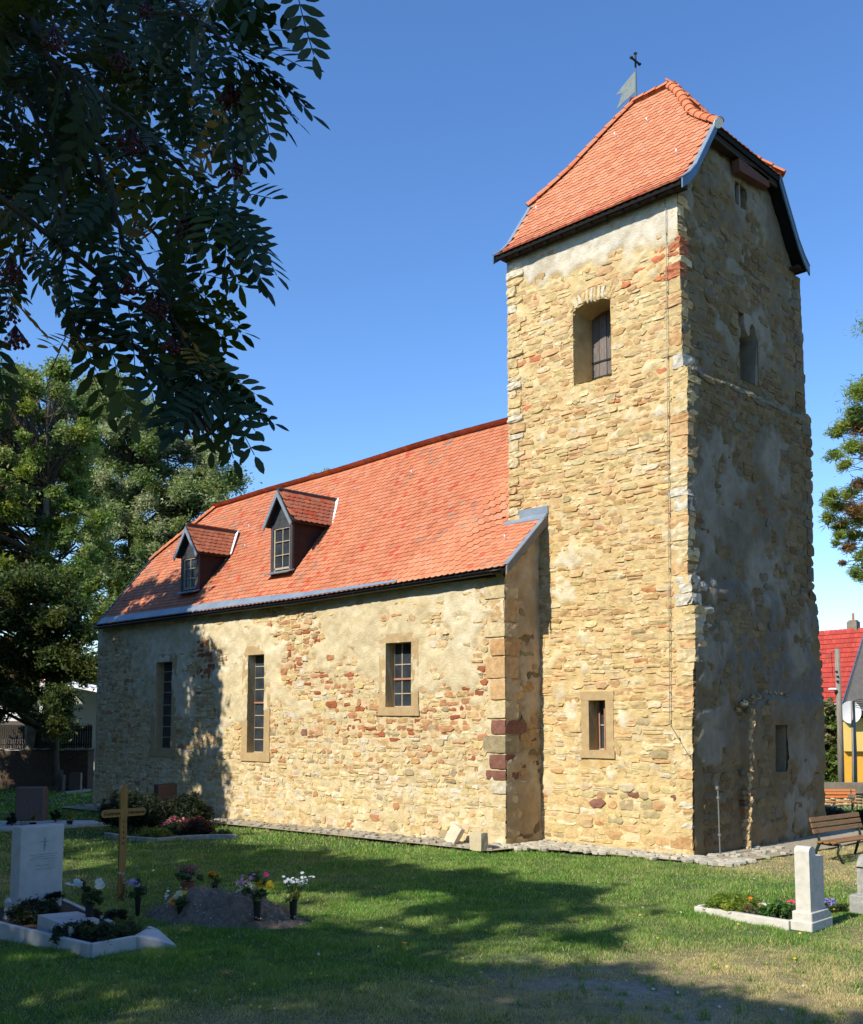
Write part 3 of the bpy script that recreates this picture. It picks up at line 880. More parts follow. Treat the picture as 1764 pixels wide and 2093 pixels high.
# ------------------------------------------------------------------ roofs
TILE_W, TILE_E = 0.178, 0.145
def tile_mesh_data():
    w = TILE_W / 2 - 0.002; L = 0.30; th = 0.015
    out = [(-w, 0.045), (-w * 0.62, 0.014), (0, 0.0), (w * 0.62, 0.014), (w, 0.045), (w, L), (-w, L)]
    top = [(x, y, 0.030 * (1 - y / L) + th) for x, y in out]
    bot = [(x, y, 0.030 * (1 - y / L)) for x, y in out]
    n = len(out)
    fs = [tuple(range(n)), tuple(reversed(range(n, 2 * n)))]
    for i in range(5):
        k = i + 1
        fs.append((i, n + i, n + k, k))
    fs.append((6, n + 6, n, 0))
    return AR(top + bot), fs
TV, TF = tile_mesh_data()
TILES = []       # (matrix 3x3, origin, colour key, seen)
TCOL = [AR([0.57, 0.225, 0.115]), AR([0.53, 0.205, 0.105]), AR([0.60, 0.25, 0.135]), AR([0.50, 0.185, 0.095]), AR([0.56, 0.25, 0.145]),
        AR([0.47, 0.175, 0.095]), AR([0.43, 0.20, 0.125]), AR([0.42, 0.235, 0.15]), AR([0.36, 0.20, 0.135]), AR([0.52, 0.12, 0.06])]

def tile_surface(S, smin, smax, tmax, inside, colour, flip=False):
    """S(s, t): point at s along the eave and t metres up the slope"""
    r = 0; t = 0.0
    while t < tmax:
        off = (r % 2) * 0.5
        k0 = math.floor(smin / TILE_W) - 1
        k1 = math.ceil(smax / TILE_W) + 1
        for k in range(k0, k1):
            s = (k + off) * TILE_W
            if s < smin or s > smax or not inside(s, t): continue
            p = S(s, t); q = S(s, t + 0.12); e = S(s + 0.05, t)
            y = q - p; y /= np.linalg.norm(y)
            x = e - p; x /= np.linalg.norm(x)
            z = np.cross(x, y); z /= np.linalg.norm(z)
            if z[2] < 0: x = -x; z = -z
            x = np.cross(y, z)
            jx, jz = random.uniform(-0.004, 0.004), random.uniform(-0.002, 0.004)
            rot = random.uniform(-0.012, 0.012)
            x2 = x * math.cos(rot) + y * math.sin(rot); y2 = -x * math.sin(rot) + y * math.cos(rot)
            R = AR([x2, y2, z]).T
            o = p + x * jx + z * (jz + 0.004)
            TILES.append((R, o, colour(p, s, t), z))
        t += TILE_E; r += 1

def nave_eave(x): return np.interp(x, [-20.6, -9.8, -3.3], [5.47, 5.49, 5.605])
def nave_ridge(x): return np.interp(x, [-19.0, -15.0, -11.7, -6.0, -4.3], [9.62, 9.69, 9.79, 9.90, 9.93])

def nave_z(x, y):
    ym = NYR - abs(y - NYR)
    e = float(nave_eave(x)); r = float(nave_ridge(x))
    z = e + (r - e) * (ym - NYE) / (NYR - NYE)
    z += 0.035 * math.sin((ym - NYE) * 1.1) * math.sin(x * 0.9)
    b = float(sstep(-5.1, -4.4, x))
    if b > 0 and y < NYR:
        z -= b * 0.31 * min(ym - NYE, 1.33) * float(sstep(0.8, 0.0, y)) if y > 0 else b * 0.31 * min(ym - NYE, 1.33)
    return z
NSL = math.hypot(3.48, 4.2)
def S_nave(s, t):
    y = NYE + t / NSL * 3.48
    return AR([s, y, nave_z(s, y)])
VX = -20.42
def nave_in(s, t):
    y = NYE + t / NSL * 3.48
    if y > NYR - 0.03: return False
    if s < VX + 0.10: return False
    if y > 0.60 and s < VX + (y - 0.60) / (NYR - 0.60) * 1.47: return False
    if y + 0.10 > 0.0: return s < -4.36
    return s < -3.30
def nave_col(p, s, t):
    n = float(fbm(s * 0.35, t * 0.55, 4, 3)); n2 = float(fbm(s * 2.0, t * 0.5, 3, 8))
    lich = float(sstep(-10, -19, s)) * 0.22 + float(sstep(0.60, 0.72, n)) * 0.25 + (0.30 if -9.2 < s < -7.8 and t > 3.9 else 0)
    r = random.random()
    if r < lich * 0.8: return random.choice([5, 6, 7, 7, 8])
    if n2 > 0.66 and random.random() < 0.12: return 9
    return random.choice([0, 0, 1, 1, 2, 3, 4])
tile_surface(S_nave, VX, -3.3, NSL, nave_in, nave_col)
def S_nave_b(s, t):
    y = 2 * NYR - (NYE + t / NSL * 3.48)
    return AR([s, y, nave_z(s, y)])
tile_surface(S_nave_b, VX, -4.4, NSL, lambda s, t: (lambda y: y < NYR - .03 and s > VX + .1 and not (y > .6 and s < VX + (y - .6) / (NYR - .6) * 1.47))(NYE + t / NSL * 3.48), nave_col)

# tower
_ty = [p[0] for p in TPROF]; _tz = [p[1] for p in TPROF]
_ts = [0.0]
for i in range(1, len(TPROF)): _ts.append(_ts[-1] + math.hypot(_ty[i] - _ty[i - 1], _tz[i] - _tz[i - 1]))
TVX0, TVX1 = -4.40, 0.33
def S_tower(s, t):
    y = float(np.interp(t, _ts, _ty)); z = float(np.interp(t, _ts, _tz))
    return AR([s, y, z])
# hip curve: x as a function of y on the front slope (right), and the left one
HIPY = [0.99, 1.20, 1.45, 1.80, 2.15, 2.40]
HIPR = [0.36, 0.02, -0.42, -0.78, -1.15, -1.50]
HIPL = [-4.42, -4.05, -3.62, -3.25, -2.85, -2.50]
def hipx(y, H): return float(np.interp(y, HIPY, H))
def tower_in(s, t):
    y = float(np.interp(t, _ts, _ty))
    if t > _ts[-1] - 0.05: return False
    if s < TVX0 + 0.09 or s > TVX1 - 0.07: return False
    if y > 0.99 and (s > hipx(y, HIPR) - 0.05 or s < hipx(y, HIPL) + 0.05): return False
    return True
def tower_col(p, s, t):
    if t < 0.5 and random.random() < 0.4: return random.choice([3, 5, 9])
    return random.choice([0, 0, 1, 2, 2, 4, 3])
tile_surface(S_tower, TVX0, TVX1, _ts[-1], tower_in, tower_col)
def S_tower_b(s, t):
    p = S_tower(s, t); return AR([p[0], 2 * TYR - p[1], p[2]])
tile_surface(S_tower_b, TVX0, TVX1, _ts[-1], tower_in, tower_col)
# half hips: t runs from the hip eave to the ridge end
def hip_surface(H):
    ks = [0.0]
    zz = [float(tower_roof_z(y)) for y in HIPY]
    for i in range(1, 6): ks.append(ks[-1] + math.hypot(H[i] - H[i - 1], zz[i] - zz[i - 1]))
    def S(s, t):
        return AR([float(np.interp(t, ks, H)), s, float(np.interp(t, ks, zz))])
    def inside(s, t):
        y = float(np.interp(t, ks, HIPY)); return abs(s - TYR) < (TYR - y) - 0.05
    return S, inside, ks[-1]
for H in (HIPR, HIPL):
    S, ins, tm = hip_surface(H)
    tile_surface(S, 0.99, 3.81, tm, ins, tower_col)

def roof_deck(name, pts_fn, smin, smax, ts_, ns, th=0.07, matl=None, keep=None):
    """boards under the tiles, with a real thickness"""
    P = []; Q = []
    n2 = len(ts_)
    for i in range(ns + 1):
        s = smin + (smax - smin) * i / ns
        for t in ts_:
            p = pts_fn(s, t); P.append(p - AR([0, 0, 0.006])); 
    for i in range(ns + 1):
        s = smin + (smax - smin) * i / ns
        for t in ts_:
            p = pts_fn(s, t); P.append(p - AR([0, 0, 0.006 + th]))
    o = (ns + 1) * n2
    for i in range(ns):
        for j in range(n2 - 1):
            if keep and not keep(smin + (smax - smin) * (i + .5) / ns, (ts_[j] + ts_[j + 1]) / 2): continue
            a, b, c_, d = i * n2 + j, (i + 1) * n2 + j, (i + 1) * n2 + j + 1, i * n2 + j + 1
            Q.append((a, b, c_, d)); Q.append((o + d, o + c_, o + b, o + a))
            if j == 0: Q.append((a, o + a, o + b, b))
    for j in range(n2 - 1):
        a = j; Q.append((a, a + 1, o + a + 1, o + a))
        a = ns * n2 + j; Q.append((a, o + a, o + a + 1, a + 1))
    return link(name, mesh_from(name, P, Q), matl or M_DARKWOOD, church)

def clampS(S, H0, H1, yfn):
    def f(s, t):
        y = yfn(t)
        lo, hi = (hipx(y, H0), hipx(y, H1)) if y > HIPY[0] else (TVX0 + .03, TVX1 - .03)
        k = (s - (TVX0 + .03)) / (TVX1 - TVX0 - .06)
        return S(lo + (hi - lo) * k, t)
    return f
tl = [0.03, _ts[1], _ts[2], _ts[3]] + [_ts[3] + (_ts[4] - _ts[3]) * q / 6 for q in range(1, 7)]
yf = lambda t: float(np.interp(t, _ts, _ty))
roof_deck('tower_roof', clampS(S_tower, HIPL, HIPR, yf), TVX0 + .03, TVX1 - .03, tl, 12)
roof_deck('tower_roof', clampS(S_tower_b, HIPL, HIPR, yf), TVX0 + .03, TVX1 - .03, tl, 12)
for H, sg in ((HIPR, -1), (HIPL, 1)):
    P = []; Q = []
    for y, x in zip(HIPY, H):
        z = float(tower_roof_z(y))
        P += [(x, y, z), (x, 2 * TYR - y, z), (x + sg * 0.02, y, z - 0.09), (x + sg * 0.02, 2 * TYR - y, z - 0.09)]
    for i in range(5):
        a = i * 4; b = a + 4
        Q += [(a, a + 1, b + 1, b), (a + 2, b + 2, b + 3, a + 3)]
    Q.append((0, 2, 3, 1))
    link('tower_roof', mesh_from('tower_roof', P, Q), M_DARKWOOD, church)
nt_ = [0.03 + (NSL - 0.03) * q / 16 for q in range(17)]
def nave_keep(s, t):
    y = NYE + t / NSL * 3.48
    return not (y > 0.6 and s < VX + (y - 0.6) / (NYR - 0.6) * 1.47 - 0.1)
roof_deck('nave_roof', S_nave, VX + .05, -4.32, nt_, 54, keep=nave_keep)
roof_deck('nave_roof', S_nave_b, VX + .05, -4.32, nt_, 54, keep=nave_keep)
roof_deck('nave_roof', S_nave, -4.32, -3.28, [0.03 + (1.30 / 3.48 * NSL - 0.03) * q / 6 for q in range(7)], 4)
m = MB()
zl = nave_z(VX + 1.5, NYR); m.add([(VX, 0.6, nave_z(VX, 0.6)), (VX, 2 * NYR - 0.6, nave_z(VX, 0.6)), (VX + 1.47, NYR, zl)], [(0, 2, 1)], (0.5, 0.18, 0.09))
m.build('nave_roof', M_TILE, church)

# dormers (their tiles join the others)
def dormer(xc, yf_, zb, zw, za, hw, he):
    d = bpy.data.objects.new('dormer', None); COL.objects.link(d)
    d.parent = church; d.matrix_parent_inverse = Matrix.Translation(church.location).inverted()
    d.location = (xc, yf_, zb)
    ze = zw + 0.06
    sl = (za - ze) / he
    def yroof(z): return NYE + (z - 5.53) / 1.215
    fy = yf_ - 0.20
    # cheeks
    for sg in (-1, 1):
        m = MB()
        pts = [(xc + sg * hw, yf_ + 0.02, zb - 0.1), (xc + sg * hw, yf_ + 0.02, zw + 0.07), (xc + sg * hw, yroof(zw + 0.07) + 0.05, zw + 0.07)]
        m.prism(pts, (-sg * 0.05, 0, 0))
        m.build('cheek', M_BROWNBOARD, d)
    # front: posts, sill, gable boards
    m = MB()
    m.box((xc - hw + .05, yf_ - .01, (zb + zw) / 2), (0.11, 0.06, zw - zb + 0.1))
    m.box((xc + hw - .05, yf_ - .01, (zb + zw) / 2), (0.11, 0.06, zw - zb + 0.1))
    m.box((xc, yf_ - .005, zw + 0.0), (2 * hw - .2, 0.05, 0.10))
    m.build('dormer_frame', M_SLATE, d)
    z = zw + 0.05
    while z < za - 0.12:
        h = 0.13; wtop = (za - 0.05 - z) / sl
        m = MB(); m.prism([(xc - wtop, yf_ + 0.012, z), (xc + wtop, yf_ + 0.012, z), (xc + max(wtop - h / sl, 0.005), yf_ + 0.012, z + h), (xc - max(wtop - h / sl, 0.005), yf_ + 0.012, z + h)], (0, -0.02 - 0.006 * ((za - z) / 0.7), 0))
        m.build('gable_board', M_SLATE, d); z += h + 0.004
    m = MB(); m.box((xc, yf_ + 0.03, (zb + zw) / 2), (2 * hw - 0.2, 0.02, zw - zb - 0.02)); w_ = m.build('window', M_GLASS, d)
    ww = hw - 0.13
    m = MB()
    m.box((xc - ww + .01, yf_ + 0.0, (zb + zw) / 2), (0.05, 0.04, zw - zb - .06)); m.box((xc + ww - .0, yf_ + 0.0, (zb + zw) / 2), (0.03, 0.04, zw - zb - .06))
    m.box((xc, yf_, zw - .06), (2 * ww, 0.04, 0.035)); m.box((xc, yf_, zb + .09), (2 * ww, 0.04, 0.05))
    m.box((xc + 0.02, yf_ + 0.005, (zb + zw) / 2), (0.025, 0.03, zw - zb - .1))
    for q in (1, 2):
        m.box((xc + .01, yf_ + 0.002, zb + .09 + (zw - zb - .15) * q / 3), (2 * ww - .02, 0.03, 0.022))
    m.build('glazing_bar', M_LEAD, d)
    m = MB(); m.box((xc - .01, yf_ - 0.10, zb - 0.02), (2 * hw + 0.10, 0.24, 0.025), R=AR([[1, 0, 0], [0, .93, .36], [0, -.36, .93]]).T)
    m.build('sill', M_ZINC, d)
    # barge boards
    for sg in (-1, 1):
        m = MB()
        a = (xc + sg * (he + .03), fy - 0.02, ze - 0.06); b = (xc, fy - 0.02, za + 0.01)
        n_ = AR([sl * sg, 0, 1.0]); n_ = n_ / np.linalg.norm(n_)
        m.prism([a, b, (b[0], b[1], b[2] - 0.17), (a[0] - sg * 0.05, a[1], a[2] - 0.08)], (0, 0.035, 0))
        m.build('barge_board', M_ZINC, d)
    # roof boards, thick
    for sg in (-1, 1):
        m = MB()
        A = AR((xc + sg * he, fy, ze)); B = AR((xc, fy, za)); C_ = AR((xc, yroof(za) + 0.1, za)); D_ = AR((xc + sg * he, yroof(ze) + 0.12, ze))
        m.prism([A, B, C_, D_] if sg > 0 else [B, A, D_, C_], (0, 0, -0.045))
        m.build('dormer_roof', M_DARKWOOD, d)
        L = math.hypot(he, za - ze)
        def S(s, t, sg=sg): return AR([xc + sg * he * (1 - t / L) + sg * 0.03, s, ze + (za - ze) * t / L - 0.015])
        ins = lambda s, t: (ze + (za - ze) * t / L) > nave_z(xc, s) - 0.02
        tile_surface(S, fy + 0.06, yroof(za), L - 0.04, ins, lambda p, s, t: random.choice([1, 3, 5, 5, 6, 9] if sg > 0 and xc > -13 else [0, 1, 3, 5]))
    m = MB(); m.tube([(xc, fy + .02, za + 0.03), (xc, yroof(za) + 0.02, za + 0.05)], 0.065, 8); m.build('ridge_cap', M_GUTTER, d)
    m = MB()
    m.bar((xc + he + .02, yroof(ze) + 0.0, ze + 0.06), (xc + 0.03, yroof(za) - 0.02, za + 0.10), 0.10, 0.02, up=(0, -0.6, 0.8))
    m.bar((xc + hw + .02, yroof(zw) - 0.05, zw - .05), (xc + hw + 0.06, yroof(zw) + 0.2, zw + 0.12), 0.08, 0.02, up=(0, -0.6, 0.8))
    m.build('flashing', M_WHITE, d)
dormer(-11.52, -0.72, 6.40, 7.62, 8.54, 0.46, 0.60)
dormer(-15.82, -0.80, 6.24, 7.26, 8.13, 0.46, 0.60)

# tiles into objects
def tile_seen(R, o, z):
    u, v, d = project(o + R @ AR([0, 0.07, 0.02]))
    if not (0 <= u <= 1764 and 0 <= v <= 2093): return 0
    vd = CAM - o; vd /= np.linalg.norm(vd)
    return max(0.0, float(np.dot(vd, z))) / d ** 2
TILES = [(R, o, c, tile_seen(R, o, z)) for (R, o, c, z) in TILES]
TILES.sort(key=lambda t: -t[3])
tile_me = []
for i, c in enumerate(TCOL):
    me = mesh_from('roof_tile', TV, TF, tint=[tuple(c)] * len(TF)); me.materials.append(M_TILE); tile_me.append(me)
for (R, o, c, a_) in TILES[:290]:
    ob = bpy.data.objects.new('roof_tile', tile_me[c]); COL.objects.link(ob)
    ob.parent = church; ob.matrix_parent_inverse = Matrix.Translation(church.location).inverted()
    mm = Matrix([[*R[0], o[0]], [*R[1], o[1]], [*R[2], o[2]], [0, 0, 0, 1]])
    ob.matrix_basis = mm
rest = TILES[290:]
nT = len(rest); nv = len(TV)
RR = AR([t[0] for t in rest]); OO = AR([t[1] for t in rest])
VV = (np.einsum('nij,kj->nki', RR, TV) + OO[:, None, :]).reshape(-1, 3)
Fc = []; T = []
for i in range(nT):
    b = i * nv
    oo = rest[i][1]
    st_ = 0.86 + 0.26 * float(fbm(oo[0] * 1.3, oo[2] * 0.22, 3, 19)) * 0.97 if oo[2] < 10.2 else 1.0
    cc = tuple(TCOL[rest[i][2]] * st_ * AR([0.92, 0.84, 0.82]) ** (oo[2] < 10.2) * (0.92 + 0.13 * ((i * 7919) % 97) / 97))
    for f in TF: Fc.append(tuple(j + b for j in f)); T.append(cc)
link('roof_tiles', mesh_from('roof_tiles', VV, Fc, tint=T), M_TILE, church, 'stuff')
print('tiles', len(TILES))

# half-round ridge and hip tiles, one object each
def ridge_mesh(c):
    L = 0.36; n = 8; P = []; Q = []
    for (x, r) in ((0, 0.125), (L, 0.098)):
        for k in range(n + 1):
            a = math.pi * k / n - 0.0
            P.append((x, r * math.cos(a), r * math.sin(a) * 0.9 - 0.02))
    for (x, r) in ((0, 0.105), (L, 0.08)):
        for k in range(n + 1):
            a = math.pi * k / n
            P.append((x, r * math.cos(a), r * math.sin(a) * 0.9 - 0.035))
    m_ = n + 1
    for k in range(n):
        Q.append((k, k + 1, m_ + k + 1, m_ + k))
        Q.append((k + 1, k, 2 * m_ + k, 2 * m_ + k + 1))
    me = mesh_from('ridge_tile', P, Q, tint=[tuple(c)] * len(Q)); me.materials.append(M_TILE)
    return me
RM = [ridge_mesh(AR([0.60, 0.20, 0.09])), ridge_mesh(AR([0.54, 0.17, 0.075])), ridge_mesh(AR([0.40, 0.17, 0.10])), ridge_mesh(AR([0.25, 0.13, 0.09]))]
def ridge_line(pts, cols, up=(0, 0, 1)):
    pts = [AR(p, float) for p in pts]
    seg = [np.linalg.norm(pts[i + 1] - pts[i]) for i in range(len(pts) - 1)]
    tot = sum(seg); acc = np.concatenate([[0], np.cumsum(seg)])
    f = lambda t: AR([np.interp(t, acc, [p[k] for p in pts]) for k in range(3)])
    t = 0.0
    while t < tot - 0.12:
        p = f(t); q = f(min(t + 0.33, tot))
        x = q - p
        if np.linalg.norm(x) < 0.05: break
        x /= np.linalg.norm(x)
        z = AR(up, float) - x * np.dot(up, x); z /= np.linalg.norm(z); y = np.cross(z, x)
        p = p + z * 0.03 + y * random.uniform(-.006, .006)
        ob = bpy.data.objects.new('ridge_tile', RM[random.choice(cols)]); COL.objects.link(ob)
        ob.parent = church; ob.matrix_parent_inverse = Matrix.Translation(church.location).inverted()
        ob.matrix_basis = Matrix([[x[0], y[0], z[0], p[0]], [x[1], y[1], z[1], p[1]], [x[2], y[2], z[2], p[2]], [0, 0, 0, 1]])
        t += 0.315
for H in (HIPR, HIPL):
    for mir in (False, True):
        pts = [(x + (0.06 if H is HIPR else -0.06) * (i == 0), (2 * TYR - y) if mir else y, float(tower_roof_z(y)) + 0.03) for i, (x, y) in enumerate(zip(HIPY and H, HIPY))]
        sg = 1 if H is HIPR else -1
        ridge_line(pts, [0, 0, 1], up=(0.5 * sg, 0.5 if mir else -0.5, 0.8))
ridge_line([(HIPR[-1], TYR, 16.80), (HIPL[-1], TYR, 16.80)], [0, 1])
ridge_line([(x, NYR, nave_z(x, NYR) + 0.03) for x in np.linspace(-4.4, VX + 1.5, 30)], [1, 2, 2, 3, 1])
ridge_line([(VX + 1.47 - 1.47 * q / 6, NYR - 1.55 * q / 6, nave_z(VX + 1.47 - 1.47 * q / 6, NYR - 1.55 * q / 6) + 0.05) for q in range(7)], [0, 1, 2, 3], up=(-.4, -.4, .8))
# plugs closing the lower hip ends
m = MB(); m.tube([(0.40, 0.985, 14.50), (0.43, 0.97, 14.48)], 0.105, 10); m.build('hip_end', M_MORTAR, church)

# trims of the tower verges: face board and a bright folded edge
def verge(xp, mir, side, ylim, name_mat=M_BLUE, hgt=0.19):
    yy = [y for y in (-0.36, -0.10, 0.16, 0.45, 0.72, 1.02) if y <= ylim]
    P = []
    for y in yy:
        z = float(np.interp(y, _ty, _tz)) + 0.035
        P.append((xp, (2 * TYR - y) if mir else y, z))
    m = MB(); n = len(P)
    vs = [(p[0], p[1], p[2]) for p in P] + [(p[0], p[1] + (0.06 if mir else -0.06) * 0, p[2] - hgt) for p in P]
    vs2 = [(v[0] - side * 0.03, v[1], v[2]) for v in vs]
    fs_ = []
    for i in range(n - 1):
        fs_ += [(i, i + 1, n + i + 1, n + i), (2 * n + i, 3 * n + i, 3 * n + i + 1, 2 * n + i + 1)]
        fs_ += [(n + i, n + i + 1, 3 * n + i + 1, 3 * n + i), (i, 2 * n + i, 2 * n + i + 1, i + 1)]
    fs_ += [(0, n, 3 * n, 2 * n), (n - 1, 3 * n - 1, 4 * n - 1, 2 * n - 1)]
    m.add(vs + vs2, fs_)
    m.build('verge_board', name_mat, church)
    m = MB()
    for i in range(n - 1):
        a, b = AR(P[i]), AR(P[i + 1])
        m.bar(a + AR([-side * 0.035, 0, 0.03]), b + AR([-side * 0.035, 0, 0.03]), 0.10, 0.022)
    m.build('verge_trim', M_ZINC, church)
verge(0.365, False, 1, 1.1); verge(0.365, True, 1, 1.1); verge(-4.44, False, -1, 1.1); verge(-4.44, True, -1, 1.1)
# soffit, fascia and rafters under the tower eaves
m = MB()
for yy, sg in ((-0.17, 1), (TYR * 2 + 0.17, -1)):
    m = MB(); m.box((-2.05, yy + sg * .06, 12.80), (4.6, 0.24, 0.06), tint=(.8, .8, .8)); m.build('soffit', M_DARKWOOD, church)
    m = MB(); m.box((-2.05, yy - sg * 0.10, 12.80), (4.66, 0.03, 0.05)); m.build('fascia', M_DARKWOOD, church)
m = MB(); m.box((0.14, TYR, 14.36), (0.30, 2.75, 0.07)); m.box((0.26, TYR, 14.33), (0.04, 2.85, 0.14)); m.build('hip_soffit', M_DARKWOOD, church)
m = MB(); m.box((0.20, 2.75, 14.18), (0.16, 1.35, 0.26), R=Matrix.Rotation(rad(6), 3, 'X')); m.build('hoist_beam', mat('red_brown_timber', (0.13, 0.055, 0.035), (0.09, 0.04, 0.03), rough=.9), church)
m = MB()
for k in range(12):
    m = MB(); m.box((-4.2 + k * 0.385, -0.12, 12.86), (0.09, 0.42, 0.09), R=Matrix.Rotation(rad(42), 3, 'X'), tint=(.9, .9, .9)); m.build('rafter_end', M_DARKWOOD, church)

# nave verge on the right (rake board), flashing, gutter, zinc eaves strip
xa = -3.23
m = MB()
zA, zB = 5.63, 6.86
m.prism([(xa, NYE - .03, zA), (xa, 0.0, zB), (xa, 0.0, zB - 0.19), (xa, NYE - 0.03, zA - 0.17)], (-0.035, 0, 0))
m.build('rake_board', M_GREYWALL, church)
m = MB(); m.bar((xa - .05, NYE - .02, zA + .035), (xa - .05, 0, zB + .035), 0.12, 0.02); m.build('rake_trim', M_ZINC, church)
m = MB()
m.prism([(xa, -0.01, zB + .06), (-4.34, -0.01, zB + .03), (-4.36, -0.16, zB - 0.10), (xa, -0.16, zB - 0.10)], (0, 0, 0.02))
m.prism([(xa + .02, -0.03, zB + 0.03), (-4.1, -0.03, zB + 0.03), (-4.1, -0.03, zB + .20), (xa + .02, -0.03, zB + .20)], (0, -0.02, 0))
m.build('flashing', M_ZINC, church)
m = MB()
xs_ = np.linspace(-3.32, VX + .05, 46)
P = []; Q = []
for x in xs_:
    z = float(nave_eave(x)) - 0.035
    for k in range(9):
        a = math.pi + math.pi * k / 8
        P.append((x, NYE - 0.055 + 0.068 * math.cos(a), z + 0.068 * math.sin(a)))
for i in range(len(xs_) - 1):
    for k in range(8):
        Q.append((i * 9 + k, i * 9 + k + 1, (i + 1) * 9 + k + 1, (i + 1) * 9 + k))
g = link('gutter', mesh_from('gutter', P, Q, smooth=True), M_GUTTER, church)
sm = g.modifiers.new('thick', 'SOLIDIFY'); sm.thickness = 0.006
m = MB()
for x in np.arange(-3.6, VX, -0.85):
    z = float(nave_eave(x)) - 0.035
    m.tube([(x, NYE - 0.055 + 0.073 * math.cos(math.pi + math.pi * k / 6), z + 0.073 * math.sin(math.pi + math.pi * k / 6)) for k in range(7)], 0.009, 5)
m.build('gutter_bracket', M_GUTTER, church, 'stuff')
m = MB()
xs_ = np.linspace(-6.5, VX + .08, 30)
for i in range(len(xs_) - 1):
    wz = 0.07 + 0.20 * min(1, (-6.5 - xs_[i]) / 7.0)
    a0, a1 = xs_[i], xs_[i + 1]
    q = [S_nave(a0, 0.0), S_nave(a1, 0.0), S_nave(a1, wz), S_nave(a0, wz)]
    q = [p + AR([0, -0.03, 0.065]) for p in q]
    m.prism(q, (0, 0.006, -0.012), tint=(1, 1, 1) if i % 3 else (.88, .9, .92))
m.build('eaves_strip', M_ZINC, church)
m = MB(); m.box((NX0 / 2 - 1.9, NY0 + 0.02, 5.52), (17.0, 0.30, 0.10), tint=(.5, .5, .5)); m.build('nave_soffit', M_DARKWOOD, church)
m = MB(); m.prism([(VX - .02, NYE - .03, 5.52), (VX - .02, 0.62, 7.92), (VX - .02, 0.62, 7.77), (VX - .02, NYE - .03, 5.36)], (0.03, 0, 0)); m.build('rake_board', M_BLUE, church)

# snow hooks
def hook(u, v, S, tmax):
    best = None
    for s in np.arange(-20.4, 0.4, 0.05):
        pass
    # march along the ray until it meets the surface
    d = ray(u, v)
    for k in np.arange(14, 48, 0.02):
        p = CAM + d * k
        zz = float(tower_roof_z(p[1])) if S == 't' else nave_z(p[0], p[1])
        if p[1] > (-0.35 if S == 't' else NYE) and p[2] < zz + 0.05 and (p[0] > -4.4 if S == 't' else p[0] < -3.3):
            return p
    return None
hooks = [(1262, 280, 't'), (1327, 250, 't'), (1388, 315, 't'), (1102, 430, 't'), (847, 968, 'n'), (612, 1150 - 80, 'n'), (507, 1118, 'n'), (515, 1078, 'n'), (352, 1130, 'n'), (1208 - 170, 1100, 'n')]
hm = MB()
hm.tube([(0, 0.05, -0.01), (0, -0.03, 0.0), (0, -0.07, 0.03), (0, -0.075, 0.08), (0, -0.05, 0.12)], 0.014, 6)
hme = mesh_from('snow_hook', hm.v, hm.f, tint=hm.t, smooth=True); hme.materials.append(M_WHITE)
for (u, v, S) in hooks:
    p = hook(u, v, S, 0)
    if p is None: continue
    o = bpy.data.objects.new('snow_hook', hme); COL.objects.link(o)
    o.parent = church; o.matrix_parent_inverse = Matrix.Translation(church.location).inverted()
    o.location = tuple(p); o.rotation_euler = (rad(38), 0, 0)

# weather vane with a cross
vb = AR([-2.40, TYR, 16.84])
vane = MB()
vane.tube([vb, vb + AR([0, 0, 1.12])], [0.022, 0.014], 8); vane.lathe(vb, [(0.05, 0), (0.06, 0.05), (0.025, 0.10), (0.022, 0.14)], 10)
vane = vane.build('weather_vane', M_VERDI, church)
m = MB()
fl = [(0.0, 0.24), (0.0, 0.74), (-0.12, 0.70), (-0.34, 0.60), (-0.62, 0.46), (-0.42, 0.40), (-0.60, 0.10), (-0.35, 0.16)]
ang = rad(-8)
m.prism([(vb[0] + a * math.cos(ang), vb[1] + a * math.sin(ang), vb[2] + b) for a, b in fl], (0.002, 0.012, 0))
m.build('pennant', mat('grey_vane_sheet', (0.20, 0.235, 0.23), (0.15, 0.175, 0.17), rough=.6, bump=0), vane)
m = MB()
ct = vb + AR([0, 0, 0.98])
m.bar(ct + AR([0, -0.16, 0.0]), ct + AR([0, 0.16, 0.0]), 0.035, 0.035); m.bar(ct + AR([0, 0, -.16]), ct + AR([0, 0, 0.16]), 0.035, 0.035, up=(1, 0, 0))
for q in ((0, -.17, 0), (0, .17, 0), (0, 0, .18)):
    m.lathe(ct + AR(q) + AR([0, 0, -0.035]), [(0.012, 0), (0.04, 0.02), (0.045, 0.04), (0.03, 0.06), (0.01, 0.075)], 8)
m.build('cross', M_IRON, vane)

